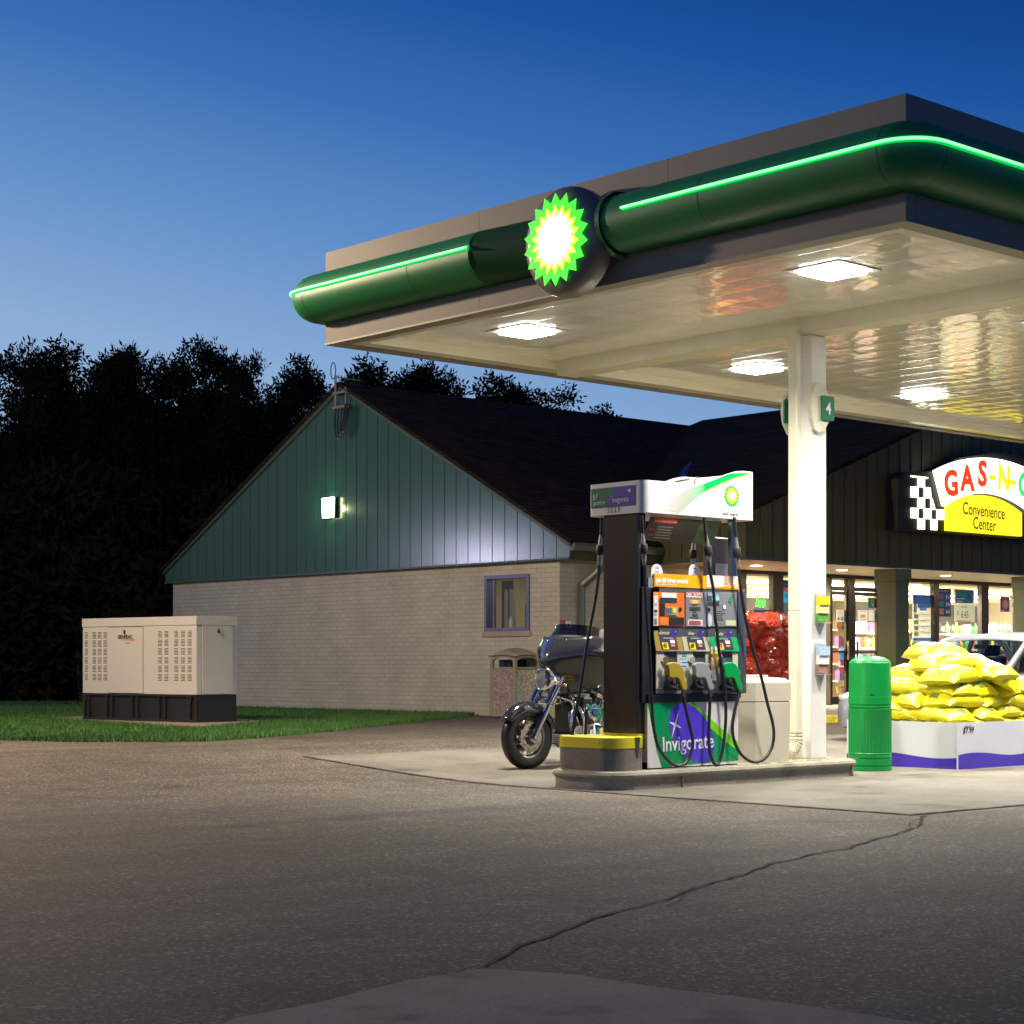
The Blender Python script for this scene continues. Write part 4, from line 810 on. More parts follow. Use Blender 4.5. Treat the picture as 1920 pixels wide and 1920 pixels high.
# nozzle bays
for a, c in ((1228.5, 1243.5), (1268, 1297.5), (1321, 1352), (1372, 1385.5)): R(a, 1222, c, 1292, 'bay_panel', M_beige, y=PV + .015, th=.012, bev=.003)
for a, c in ((1228.5, 1243), (1268, 1297), (1321, 1352)): R(a, 1293, c, 1300, 'bay_sill', M_panel, y=PV + .02, th=.01)
for a, c in ((1244, 1250), (1298, 1303)): R(a, 1262, c, 1298, 'holster_guide', mat('guide_grey', (.35, .34, .38), .35, .3), y=PV + .03, th=.01)
st_ = S_(1275, 1225, 1288, 1253, 'instruction_sticker', (.45, .60, .78), y=PV + .0025, th=.001)
for k, (yy, cc) in enumerate(((1225, (.02, .10, .05)), (1229, (.02, .05, .03)), (1234, (.25, .55, .1)), (1241, (.05, .10, .4)), (1248, (.05, .15, .45)))): S_(1275.5 + (k % 2) * 3, yy, 1287.5, yy + 2.2, 'sticker_print', cc, y=PV + .0012, th=.001)
# clear leaflet box on bay
x0, z1 = q(1326, 1224); x1, z0 = q(1354, 1281); t2 = thing('leaflet_box', 'clear plastic leaflet box with a yellow card, clipped between the grey and green nozzles', 'leaflet box', ((x0 + x1) / 2, PV, z0)); b = MB(); b.box(x0, x1, PV - .055, PV - .05, z0, z1 - .06); b.box(x0, x0 + .004, PV - .05, PV + .0, z0, z1 - .02); b.box(x1 - .004, x1, PV - .05, PV + .0, z0, z1 - .05); b.build('holder', m_glass('clear_acrylic', (.93, .94, .9), .16), t2)
for k, (f0, f1, cc) in enumerate(((.0, .12, (.7, .7, .72)), (.12, .25, (.8, .65, .05)), (.35, .75, (.75, .42, .03)), (.75, 1.12, (.72, .72, .7)))): 
    b = MB(); b.box(x0 + .02, x1 - .05, PV - .03 - .001 * k, PV - .026, z1 + .06 - (z1 - z0) * f1, z1 + .06 - (z1 - z0) * f0 - .002); b.build('card', mat('card_%d' % k, cc, .4, noise=(50, .35)), t2)
# nozzles
M_hose = mat('hose_rubber', (.02, .02, .022), .38)
def Z8(zx, zy): return 1180 + zx / 8, 1160 + zy / 8
def nozzle(px_shift, m, mflap, lab):
    g = lambda zx, zy, V=PV - .06: pv(Z8(zx, zy)[0] + px_shift, Z8(zx, zy)[1], V)
    body = [(572, 668), (620, 652), (690, 655), (730, 672), (770, 735), (805, 795), (808, 835), (795, 868), (815, 935), (842, 1010), (845, 1055), (825, 1075), (785, 1072), (765, 1045), (745, 985), (718, 905), (690, 885), (640, 890), (590, 882), (566, 860), (570, 790), (552, 700)]
    b = MB(); b.prism([g(*p) for p in body], 'y', PV - .085, PV - .035); nz = b.build('nozzle', m, pump, bevel=.009, seg=3, smooth=True)
    b = MB(); f = g(565, 615); b.lathe([(.0, -.004), (.032, -.004), (.036, 0), (.032, .004), (0, .004)], (f[0], PV - .045, f[1]), 'x' if False else 'y', 20); b.build('splash_disc', mflap, nz, smooth=True)
    b = MB(); p1, p2, p3, p4 = g(600, 690), g(560, 640), g(535, 700), g(525, 800); b.tube([(p[0], PV + .0 + .01 * i, p[1]) for i, p in enumerate((p1, p2, p3, p4))], .012, 10); b.build('spout', M_steel, nz, smooth=True)
    b = MB(); P = [g(*p) for p in ((556, 850), (570, 930), (620, 1010), (690, 1040), (780, 1065))]; b.tube(smoothpath([(p[0], PV - .06, p[1]) for p in P], 3), .009, 8); P = [g(*p) for p in ((640, 900), (655, 960), (740, 1030))]; b.tube([(p[0], PV - .06, p[1]) for p in P], .006, 8); b.build('hand_guard', M_black, nz, smooth=True)
    b = MB(); P = [g(*p) for p in ((600, 1000), (700, 900), (700, 1010), (760, 1050), (740, 1090), (600, 1080), (575, 1040))]; b.prism(P, 'y', PV - .03, PV + .0); b.build('holster', M_black, nz, bevel=.004)
    b = MB(); p1, p2 = g(808, 1070), g(815, 1185); b.tube([(p1[0], PV - .06, p1[1]), ((p1[0] + p2[0]) / 2, PV - .06, (p1[1] + p2[1]) / 2), (p2[0], PV - .06, p2[1])], [.017, .020, .015], 10); b.build('swivel', M_steel, nz, smooth=True)
nozzle(0, mat('nozzle_gold', (.38, .26, .015), .35, coat=.3), mat('flap_brown', (.12, .09, .04), .5), ''); nozzle(50, mat('nozzle_grey', (.28, .28, .29), .35, coat=.3), mat('flap_grey', (.3, .3, .3), .4), ''); nozzle(104.5, mat('nozzle_green', (.0, .33, .06), .3, coat=.4), mat('flap_green', (.01, .13, .05), .5), '')
# hoses
def hose(pts, V=PV - .075, r_=.0150, name='hose'):
    P = smoothpath([(pv(px, py, V)[0], V, pv(px, py, V)[1]) for px, py in pts], 4); b = MB(); b.tube(P, r_, 12); return b.build(name, M_hose, pump, smooth=True)
def breakaway(px, py0, py1, V, dx=2.0):
    (xa, za), (xb, zb) = pv(px - dx, py0, V), pv(px + dx, py1, V); L_ = [0, .18, .34, .35, .62, .63, .78, 1.0]; rs = [.013, .019, .021, .033, .036, .024, .022, .014]
    b = MB(); b.tube([(xa + (xb - xa) * k, V, za + (zb - za) * k) for k in L_], rs, 14); o = b.build('breakaway_coupling', mat('coupling_metal', (.40, .39, .36), .35, .7, noise=(40, .5)), pump, smooth=35)
    b = MB(); b.tube([(xa + (xb - xa) * k, V, za + (zb - za) * k) for k in (.34, .36, .60, .64)], [.034, .0375, .0385, .034], 14); b.build('rubber_sleeve', M_rub, o, smooth=35)
h1 = [(1203, 966), (1204, 985), (1206, 1005), (1207, 1030), (1209, 1062), (1210, 1100), (1213, 1160), (1218, 1227), (1222, 1310), (1225, 1360), (1235, 1402), (1255, 1428), (1273, 1436), (1288, 1428), (1297, 1407), (1299, 1390), (1295, 1368), (1287, 1335), (1281, 1305)]
h2 = [(1320, 970), (1322, 985), (1324, 1010), (1328, 1040), (1330, 1065), (1338, 1110), (1341, 1160), (1344, 1177), (1348, 1218), (1355, 1260), (1359, 1293), (1361, 1343), (1357, 1393), (1351, 1423), (1344, 1434), (1338, 1430), (1331, 1410), (1329, 1377), (1330, 1343), (1331.5, 1305)]
h3 = [(1377, 970), (1378, 985), (1381, 1012), (1383, 1040), (1385, 1070), (1390, 1110), (1398, 1160), (1405, 1190), (1413, 1223), (1427, 1268), (1440, 1323), (1448, 1352), (1451, 1377), (1447, 1402), (1433, 1423), (1413, 1429), (1393, 1418), (1380, 1398), (1374, 1377), (1374, 1352), (1379, 1327), (1385, 1305)]
for h_ in (h1, h2, h3): hose(h_)
breakaway(1206.5, 1000, 1060, PV - .075, 1.5); breakaway(1327.5, 1003, 1063, PV - .075, 3.5); breakaway(1382, 1007, 1067, PV - .075, 2.0)
hose([(1128, 972), (1127, 1000), (1124, 1040), (1123, 1070), (1117, 1120), (1102, 1200), (1088, 1290), (1077, 1350), (1073, 1385), (1080, 1420), (1095, 1400), (1100, 1330)], V=12.08); breakaway(1125, 1003, 1062, 12.08, -1.5)
hose([(1302, 968), (1301, 990), (1300, 1020), (1299, 1060), (1300, 1120), (1302, 1200)], V=12.05); breakaway(1300, 1012, 1068, 12.05, 0)
# steel end column, posts
b = MB(); b.box(11.79, 11.90, 11.49, 11.915, .40, 2.50); b.build('end_column', mat('end_column_steel', (.10, .075, .06), .24, .85, bump=(1.3, .15, .03)), pump, bevel=.008, seg=3)
b = MB(); b.box(11.786, 11.904, 11.486, 11.919, .40, .485); b.build('column_band', M_yel, pump)
for a in (1204, 1375): x = pv(a, 1000, PV + .05)[0]; b = MB(); b.box(x - .035, x + .035, PV + .04, PV + .09, ZU1 - .02, 2.5); b.build('header_post', M_steel, pump, bevel=.004)
for a in (1345,): x = pv(a, 1000, PV + .35)[0]; b = MB(); b.box(x - .06, x + .35, PB - .12, PB - .04, ZU1 - .02, 2.30); b.build('rear_post', mat('rear_panel', (.12, .09, .09), .35, .5), pump, bevel=.01); b = MB(); b.box(x + .02, x + .20, PB - .128, PB - .122, ZU1 + .0, 2.05); b.build('rear_display', M_panel, pump)
# slanted advert boards under the header
for a, c, m, nm in ((1208, 1300, mat('advert_dark', (.035, .03, .028), .3, noise=(30, .5)), 'advert_board'), (1301, 1340, mat('advert_green', (.04, .09, .03), .3, noise=(18, .6)), 'advert_board')):
    x0, x1 = pv(a, 990, PV + .3)[0], pv(c, 990, PV + .3)[0]; b = MB(); b.add([(x0 + .02, PV + .22, 2.46), (x1 + .02, PV + .22, 2.46), (x1, PV + .33, 2.22), (x0, PV + .33, 2.22)], [(0, 3, 2, 1)]); ab = b.build(nm, m, pump, solid=.006, recalc=False)
    if a == 1208:
        def AB(u, v): return (x0 + .02 + (x1 - x0) * u, PV + .22 + .11 * v - .006, 2.46 - .24 * v)
        b = MB(); b.add([AB(.08, .12), AB(.55, .12), AB(.55, .34), AB(.06, .34)], [(0, 3, 2, 1)]); b.build('red_strip', mat('advert_red', (.40, .03, .02), .4), ab, recalc=False); p = AB(.31, .30); txt('RACE into SAVINGS', .028, (p[0], p[1] - .004, p[2]), '-y', mat('print_pink', (.55, .35, .30), .4), ab, sx=.85, shear=.2)
        for k in range(5): b = MB(); b.add([AB(.18, .46 + .1 * k), AB(.5 - .03 * (k % 2), .46 + .1 * k), AB(.5 - .03 * (k % 2), .49 + .1 * k), AB(.18, .49 + .1 * k)], [(0, 3, 2, 1)]); b.build('print_line', mat('print_grey', (.30, .29, .27), .5), ab, recalc=False)
        for k in range(2): p = AB(.09, .62 + .2 * k); txt('WIN' if k == 0 else 'GAS', .04, (p[0], p[1] - .004, p[2]), '-y', M_rd, ab, sx=.7)
# header sign box
HX0, HX1, HY0, HY1, HZ0 = 11.77, 13.26, 11.385, 12.10, 2.43
hd = thing  # noqa
M_hd = mat('header_white', (.64, .63, .60), .3, coat=.3)
def htop(x):
    u = (x - HX0) / (HX1 - HX0)
    if u < .50: return 2.715 + .0 * u
    t = min(1, (u - .50) / .40); return 2.715 + .165 * (math.sin(t * math.pi / 2)) ** 1.2
def hring(z, g=0): return rrect(HX0 + g, HX1 - g, HY0 + g, HY1 - g, .07, 7)
ring2 = []
base = rrect(HX0, HX1, HY0, HY1, .075, 7)
dense = []
for (xa, ya), (xb, yb) in zip(base, base[1:] + base[:1]):
    k = max(1, int(math.hypot(xb - xa, yb - ya) / .06)); dense += [(xa + (xb - xa) * i / k, ya + (yb - ya) * i / k) for i in range(k)]
b = MB(); b.grid([[(x, y, HZ0) for x, y in dense], [(x, y, htop(x)) for x, y in dense]], close=True); b.add([(x, y, HZ0) for x, y in dense], [tuple(range(len(dense)))[::-1]])
inn = [(HX0 + .06 + (x - HX0) * .92, HY0 + .06 + (y - HY0) * .83, htop(x) - .03) for x, y in dense]; b.grid([[(x, y, htop(x)) for x, y in dense], inn], close=True)
k_ = 24; b.grid([[(HX0 + .1 + (HX1 - HX0 - .2) * i / k_, y, htop(HX0 + .1 + (HX1 - HX0 - .2) * i / k_) - .04) for i in range(k_ + 1)] for y in (HY0 + .05, HY1 - .05)])
head = b.build('header', M_hd, pump, smooth=40)
def HP(px, py): return pv(px, py, HY0)
# green swoosh fading to grey (printed)
m = mat('swoosh_print', rough=.3); n, l, bb = N(m); co = n.new('ShaderNodeTexCoord').outputs['Generated']; sx2 = n.new('ShaderNodeSeparateXYZ'); l.new(co, sx2.inputs[0])
l.new(ramp(n, l, sx2.outputs[0], [(.0, (.64, .63, .60)), (.12, (.46, .42, .40)), (.30, (.30, .34, .26)), (.44, (.16, .38, .20)), (.50, (.0, .30, .07)), (1, (.0, .33, .08))]), bb.inputs['Base Color'])
upc = [HP(*p) for p in ((1238, 953), (1262, 935), (1285, 919), (1312, 903), (1345, 891), (1370, 886.5), (1403, 886.5))]; loc_ = [HP(*p) for p in ((1403, 888), (1375, 897), (1350, 907), (1325, 919), (1302, 936), (1283, 954), (1272, 963))]
up2 = [(x, min(z, htop(x) - .004)) for x, z in upc]
b = MB(); 
A = up2 + []; B_ = loc_[::-1]
def resample(P, k):
    d = [0]; [d.append(d[-1] + math.dist(P[i], P[i + 1])) for i in range(len(P) - 1)]; out = []
    for i in range(k + 1):
        s_ = d[-1] * i / k; j = max(0, min(len(P) - 2, sum(1 for v in d if v <= s_) - 1)); t = (s_ - d[j]) / (d[j + 1] - d[j]); out.append((P[j][0] + (P[j + 1][0] - P[j][0]) * t, P[j][1] + (P[j + 1][1] - P[j][1]) * t))
    return out
ra, rb = resample(A, 20), resample(B_, 20); b.grid([[(x, HY0 - .002, z) for x, z in ra], [(x, HY0 - .002, z) for x, z in rb]]); b.build('swoosh', m, head, recalc=False)
b = MB(); rb2 = [(x, z - .010) for x, z in rb]; b.grid([[(x, HY0 - .003, z) for x, z in rb[8:]], [(x, HY0 - .003, z) for x, z in rb2[8:]]]); b.build('swoosh_edge', mat('swoosh_lime', (.45, .65, .02), .3), head, recalc=False)
cx, cz = HP(1371.5, 930)
for k, (r1, r2, c_) in enumerate(((.112, .085, (.0, .30, .08)), (.086, .066, (.25, .62, .02)), (.070, .054, (.88, .68, .0)), (.048, .036, (.88, .86, .76)))): b = MB(); b.prism(star(cx, cz, r1, r2, 18, math.pi / 18 * (k % 2)), 'y', HY0 - .003 - .001 * k, HY0 - .002 - .001 * k); b.build('petal_emblem', mat('emblem_%d' % k, c_, .35), head)
X, Z = HP(1369, 966.5); txt('stop engine', .032, (X, HY0 - .002, Z), '-y', M_bk, head, sx=1.0); disc(1388, 964.5, .018, 'stop_ring', M_bk, HY0 - .001, .001, head); disc(1388, 964.5, .0145, 'stop_ring_face', M_hd, HY0 - .0025, .0008, head)
def HE(px, py): return pu(px, py, HX0)
ya, za = HE(1109, 915.6); yb, zb = HE(1192, 951); zc1, zc0 = 2.675, 2.500
ya = HE(1109, 930)[0]; yb = HE(1191, 930)[0]
b = MB(); b.box(HX0 - .004, HX0 - .001, yb, ya, zc0, zc1); gp_ = b.build('end_label', mat('label_green', (.0, .12, .05), .35), head)
k2 = []; yo = yb + (ya - yb) * .60
pts = [(yb, zc0), (yb, zc1)] + [(yo * 1.0 + .02 * 0 + (ya - yb) * (.0 + .0) - (ya - yb) * (-.0) + (yb - yb) + (ya - yb) * (.02 - .14 * (t / 8.) ** 1 * 0), zc1 - (zc1 - zc0) * t / 8) for t in range(9)]
pts = [(yb, zc0), (yb, zc1), (yb + (ya - yb) * .45, zc1)] + [(yb + (ya - yb) * (.45 + .18 * math.sin(t / 8 * math.pi / 2)), zc1 - (zc1 - zc0) * t / 8) for t in range(1, 9)]
b = MB(); b.add([(HX0 - .0055, y, z) for y, z in pts], [tuple(range(len(pts)))]); b.build('end_label_purple', mat('label_purple', (.05, .035, .28), .35), head, recalc=False)
M_lg = mat('print_pale', (.62, .62, .60), .4)
y_ = lambda f: ya - (ya - yb) * f
txt('BP', .052, (HX0 - .007, y_(.05), zc0 + .075), '-x', M_lg, head, al='LEFT', sx=.8); txt('gasoline', .040, (HX0 - .007, y_(.05), zc0 + .028), '-x', M_lg, head, al='LEFT', sx=.85); txt('Invigorate', .050, (HX0 - .007, y_(.68), zc0 + .035), '-x', M_lg, head, sx=.72); txt('with', .012, (HX0 - .007, y_(.47), zc0 + .088), '-x', M_lg, head)
pts = []
for i in range(4):
    a = .35 + i * math.pi / 2; pts += [(y_(.88) - .03 * math.sin(a), zc0 + .13 + .03 * math.cos(a)), (y_(.88) - .006 * math.sin(a + .785), zc0 + .13 + .006 * math.cos(a + .785))]
b = MB(); b.add([(HX0 - .007, y, z) for y, z in pts], [tuple(range(8))]); b.build('spark_star', M_wt, head, recalc=False)
txt('SELF', .046, (HX0 - .002, y_(.52), 2.449), '-x', mat('print_dark', (.05, .05, .045), .4), head, sx=.80, sp=1.7)
b = MB(); b.tube([(12.55, HY0 + .12, 2.70), (12.55, HY0 + .12, 2.755), (12.58, HY0 + .12, 2.80)], .006, 6); b.build('eye_hook', M_dark, head)
lamp('header_light', 'AREA', (12.6, 11.6, 2.42), 1.2, (1, .95, .8), .6, .1, parent=pump)

# ================================================================ BEIGE BIN beside the pump
t = thing('litter_bin', 'beige eight sided bin standing between the pump and the canopy column', 'litter bin', (13.66, 11.86, .17)); M_bin = mat('beige_bin', (.58, .52, .40), .45, noise=(4, .07), bump=(40, .08, .003))
def octo(g, z, ch=.11): 
    x0, x1, y0, y1 = 13.30 + g, 14.03 - g, 11.52 + g, 12.2 - g; return [(x0 + ch, y0, z), (x1 - ch, y0, z), (x1, y0 + ch, z), (x1, y1 - ch, z), (x1 - ch, y1, z), (x0 + ch, y1, z), (x0, y1 - ch, z), (x0, y0 + ch, z)]
b = MB(); b.grid([octo(.01, .17), octo(.0, .74)], close=True); b.add(octo(.0, .74), [tuple(range(8))]); b.build('bin_body', M_bin, t, bevel=.006)
b = MB(); b.grid([octo(.012, .7401), octo(.012, .748)], close=True); b.build('shadow_gap', M_black, t); b = MB(); b.grid([octo(-.002, .748), octo(-.002, .93), octo(.04, .965), octo(.2, .975)], close=True); b.add(octo(.2, .975), [tuple(range(8))]); b.build('bin_lid', M_bin, t, bevel=.012)
b = MB(); b.box(13.5, 13.83, 11.72, 12.0, .974, .995); b.build('hatch', mat('pinkish_plastic', (.55, .45, .40), .5), t, bevel=.008)
t = thing('squeegee', 'grey long handled squeegee leaning out behind the beige bin', 'squeegee', (14.2, 12.05, .5)); b = MB(); b.tube([(13.98, 12.3, .40), (14.52, 12.3, .52)], [.010, .010], 8); b.tube([(14.33, 12.3, .478), (14.52, 12.3, .52)], .016, 10); b.build('handle', mat('squeegee_grey', (.12, .12, .13), .4), t, smooth=True)
b = MB(); b.box(13.9, 13.97, 12.22, 12.38, .37, .40); b.build('blade', M_rub, t)

# ================================================================ GREEN BARREL BIN
t = thing('green_waste_barrel', 'tall bright green fluted plastic barrel with a domed lid beside the island', 'waste barrel', (15.60, 11.86, 0)); M_bg = mat('barrel_green', (.0, .25, .042), .38, noise=(3, .06))
cx_, cy_ = 15.60, 11.86
fl = lambda h: .18 < h < .63
prof = [(.215, 0), (.222, .012), (.222, .05), (.212, .055), (.212, .06), (.222, .065), (.222, .125), (.213, .13), (.213, .135), (.222, .14), (.222, .165), (.214, .17), (.214, .176), (.222, .181), (.220, .19), (.220, .62), (.222, .635), (.222, .64), (.212, .645), (.212, .652), (.221, .657), (.221, .668), (.213, .673), (.213, .68), (.220, .685)]
b = MB(); b.lathe(prof, (cx_, cy_, 0), 'z', 96, flute=lambda h: .185 < h < .63); b.build('barrel', M_bg, t, smooth=30)
b = MB(); b.lathe([(.2205, .686), (.2215, .76), (.2215, .762), (.217, .764), (.212, 1.11), (.205, 1.12), (.200, 1.135), (.14, 1.17), (.06, 1.185), (0, 1.187)], (cx_, cy_, 0), 'z', 64); lid = b.build('lid', M_bg, t, smooth=30)
a0 = math.atan2(-11.86, -15.6); b = MB(); b.prism([(cx_ + p, cy_ + q_) for p, q_ in ((-.05, -.05), (.05, -.07), (.06, .03), (-.04, .05))], 'z', 1.178, 1.192); b.build('lid_opening', mat('opening_dark', (.0, .10, .02), .6), lid)
b = MB(); dx, dy = math.cos(a0 + .1), math.sin(a0 + .1); tx, ty = -dy, dx; c0 = (cx_ + dx * .219, cy_ + dy * .219); b.add([(c0[0] - tx * .022, c0[1] - ty * .022, .78), (c0[0] + tx * .022, c0[1] + ty * .022, .78), (c0[0] + tx * .022, c0[1] + ty * .022, .792), (c0[0] - tx * .022, c0[1] - ty * .022, .792)], [(0, 1, 2, 3)]); b.build('latch_slot', M_black, lid, solid=.003)

# ================================================================ SALT DISPLAY
DX0, DX1, DY0, DY1, DZ = 16.36, 18.9, 11.32, 12.75, .49
t = thing('display_box', 'low white display box with a purple wave, heaped with yellow salt bags', 'display box', (DX0, DY0, 0))
M_box = mat('display_white', (.66, .67, .72), .3, coat=.2, noise=(1.5, .05)); M_pur = mat('display_purple', (.055, .025, .46), .3, coat=.3, noise=(4, .06))
b = MB(); b.box(DX0, DX1, DY0, DY0 + .02, 0.003, DZ); b.box(DX0, DX0 + .02, DY0 + .02, DY1, 0.003, DZ); b.box(DX0 + .02, DX1, DY1 - .02, DY1, 0.003, DZ); b.box(DX1 - .02, DX1, DY0 + .02, DY1 - .02, 0.003, DZ); b.box(DX0 + .02, DX1 - .02, DY0 + .02, DY1 - .02, .02, .34); b.build('side_panels', M_box, t)
wz = lambda s_: .145 + .022 * math.sin(s_ * 4.4 + .2)
b = MB(); xs = span(DX0, DX1, .06); b.grid([[(x, DY0 - .0025, .004) for x in xs], [(x, DY0 - .0025, wz(x - DX0 - .0) + .005) for x in xs]])
ys = span(DY0, DY1, .06); b.grid([[(DX0 - .0025, y, .004) for y in ys], [(DX0 - .0025, y, .135 + .022 * math.sin((y - DY0) * 4.6 + 3.6)) for y in ys]]); b.build('purple_wave', M_pur, t, recalc=False)
b = MB(); b.box(DX0 - .008, DX0 + .004, DY0 - .008, DY0 + .004, .003, DZ + .003); b.build('corner_strip', mat('corner_white', (.75, .75, .78), .3), t)
X, Z = pv(1815, 1374, DY0); txt('$7.99', .062, (X, DY0 - .004, Z), '-y', M_bk, t, sx=.98, shear=.2); X, Z = pv(1815.5, 1362.5, DY0); txt('PELLET SALT', .016, (X, DY0 - .004, Z), '-y', mat('print_midgrey', (.25, .22, .25), .5), t, shear=.25)
def bag_mesh(seed, Lx=.72, Ly=.48, H=.205):
    r = random.Random(seed); nx, ny = 22, 16; top, bot = [], []; ph = [r.uniform(0, 6) for _ in range(6)]
    for j in range(ny + 1):
        v = -1 + 2 * j / ny; rt, rb_ = [], []
        for i in range(nx + 1):
            u = -1 + 2 * i / nx; e = max(0, (1 - abs(u) ** 3.2)) ** .5 * max(0, (1 - abs(v) ** 2.8)) ** .55
            px_, py_ = u * Lx / 2 * (1 - .05 * v * v), v * Ly / 2 * (1 - .10 * u * u * (1 - .4 * abs(v)))
            bm_ = .012 * math.sin(u * 5 + ph[0]) * math.cos(v * 4 + ph[1]) + .006 * math.sin(u * 13 + ph[2] + v * 5) + .004 * math.sin(v * 17 + ph[3])
            crk = .004 * abs(math.sin(u * 9 + ph[4] + 3 * v)) * (abs(v) > .5)
            zt = H * .5 * e + (bm_ - crk) * e; zb2 = -H * .5 * e ** .8 + .35 * bm_ * e
            edge_ = .004 * math.sin(u * 11 + ph[5]) * max(0, abs(v) - .6) + .006 * math.sin(v * 7 + ph[2]) * max(0, abs(u) - .6)
            droop = -.045 * (u * u) ** 2 - .030 * v ** 4
            rt.append((px_, py_, zt + edge_ + droop + H * .5)); rb_.append((px_, py_, zb2 + edge_ + droop + H * .5))
        top.append(rt); bot.append(rb_)
    mb = MB(); mb.grid(top); mb.grid([r_[::-1] for r_ in bot]); nf = nx * ny
    for j in range(ny):
        for i in range(nx):
            jj = min(j, ny - 1 - j); a, c = j * nx + i, nf + j * nx + (nx - 1 - i)
            if 2 <= jj <= 4 and 14 <= i <= 17: mb.m[a] = 1
            elif jj == 2 and 3 <= i <= 11: mb.m[a] = 2
            elif 1 <= jj <= 3 and 4 <= i <= 7: mb.m[c] = 1; mb.m[a] = 0
            elif 6 <= j <= 9 and (i in (19, 20) or i in (1, 2)): mb.m[a] = 1
            elif 5 <= jj and 4 <= i <= 16: mb.m[a] = 3
    return mb
M_bag = m_bag(); protos = []
M_bprint = mat('bag_print', (.66, .58, .006), .32); n, l, bb = N(M_bprint); co = n.new('ShaderNodeTexCoord').outputs['Object']; mp = n.new('ShaderNodeMapping'); l.new(co, mp.inputs[0]); mp.inputs['Scale'].default_value = (1, .3, .3)
l.new(ramp(n, l, noise(n, l, mp.outputs[0], 75, 2), [(.50, (.66, .58, .006)), (.55, (.05, .07, .01))]), bb.inputs['Base Color'])
for k in range(4):
    o = bag_mesh(30 + k).build('salt_bag', [M_bag, mat('bag_patch_olive', (.12, .18, .01), .5), M_bprint, mat('bag_pale_panel', (.80, .76, .60), .35, noise=(7, .12), bump=(22, .5, .02))], smooth=60); o['category'] = 'salt bag'; o['group'] = 'yellow salt bags heaped in the display box'; protos.append(o)
ordn = ['lowest', 'second', 'third', 'fourth', 'fifth', 'sixth', 'topmost']
used = 0; r = random.Random(12)
def put_bag(x, y, z, rz, tilt, lab, tx=0):
    global used
    o = protos[used % 4] if used < 4 else protos[used % 4].copy()
    if used >= 4: C.objects.link(o)
    used += 1; o.location = (x, y, z); o.rotation_euler = (tx, tilt, rz); o['label'] = lab
    return o
side = lambda i, n_: 'at the left end' if i == 0 else ('at the right end' if i == n_ - 1 else ['', 'second from the left', 'third from the left', 'fourth from the left'][min(i, 3)])
HB = .138
for k in range(4):
    z = .335 + HB * k; ins = .09 + .04 * k
    if k % 2 == 0:
        nx, ny, sx_b, sy_b, rz0 = 4, 3, .66, .46, 0
    else: nx, ny, sx_b, sy_b, rz0 = 5, 2, .48, .66, math.pi / 2
    for j in range(ny):
        for i in range(nx):
            if 0 < j < ny - 1 and 0 < i < nx - 1 and k < 4: continue
            x = DX0 + ins + (sx_b / 2) + i * (DX1 - DX0 - 2 * ins - sx_b) / (nx - 1); y = DY0 + ins + sy_b / 2 + j * (DY1 - DY0 - 2 * ins - sy_b) / (ny - 1)
            row = ['front', 'back'][j] if ny == 2 else ['front', 'middle', 'back'][j]
            put_bag(x + r.uniform(-.03, .03), y + r.uniform(-.02, .03), z + r.uniform(-.008, .012), rz0 + r.uniform(-.26, .26) + (math.pi if r.random() < .5 and rz0 else 0), r.uniform(-.13, .13), f'bulging yellow salt bag in the {ordn[k]} layer, {row} row, {side(i, nx)}', r.uniform(-.10, .10))
z5 = .335 + HB * 4
for x, y, z, rz, ti, lab in ((16.86, 11.75, z5, .12, -.05, 'yellow salt bag in the fifth layer above the left corner of the box'), (16.95, 12.3, z5, 1.5, .0, 'yellow salt bag in the fifth layer, behind at the left, half hidden'), (17.42, 11.72, z5 + .0, 1.45, .12, 'yellow salt bag in the fifth layer near the middle of the front'), (17.5, 12.3, z5, .1, .0, 'yellow salt bag in the fifth layer, back row middle'),
                             (16.97, 11.9, z5 + .135, -.10, -.04, 'long yellow salt bag one below the top on the left of the heap'), (17.38, 12.25, z5 + .13, 1.4, .0, 'yellow salt bag one below the top at the back'), (17.12, 12.1, z5 + .24, -.12, .06, 'topmost yellow salt bag lying level on the heap')):
    put_bag(x, y, z, rz, ti, lab)
put_bag(17.44, 11.72, z5 + .055, -.85, .45, 'yellow salt bag tilted down to the right from the top of the heap', .15)

# ================================================================ RED SACKS by the shop window
def sack_mesh(seed):
    r = random.Random(seed); mb = MB(); n_, k_ = 16, 11; rows = []; ph = [r.uniform(0, 6) for _ in range(9)]
    lump = [(Vector((r.gauss(0, 1), r.gauss(0, 1), r.gauss(0, 1))).normalized(), r.uniform(.02, .07)) for _ in range(16)]
    for i in range(k_ + 1):
        th_ = math.pi * i / k_; row = []
        for j in range(n_):
            a = 2 * math.pi * j / n_; d = Vector((math.sin(th_) * math.cos(a), math.sin(th_) * math.sin(a), math.cos(th_)))
            s_ = 1 + sum(w_ * max(0, d.dot(l_)) ** 6 * 4 for l_, w_ in lump) - .12 * abs(math.sin(5 * a + ph[0])) * abs(d.z) + r.uniform(-.05, .05)
            row.append((.245 * s_ * d.x * (1 + .1 * math.cos(th_)), .17 * s_ * d.y, .125 * s_ * d.z + .115))
        rows.append(row)
    mb.grid(rows, close=True); mb.tube([(.2, .0, .12), (.28, .02, .14), (.33, .05, .17)], [.05, .012, .045], 7); return mb
M_sack = mat('red_net_sack', (.48, .035, .012), .24, coat=.5, noise=(9, .55), bump=(22, 1.0, .06)); sp_ = []
for k in range(4):
    o = sack_mesh(60 + k).build('red_sack', M_sack, smooth=25); o['category'] = 'sack'; o['group'] = 'red sacks stacked against the shop window'; sp_.append(o)
r = random.Random(3); cnt = 0
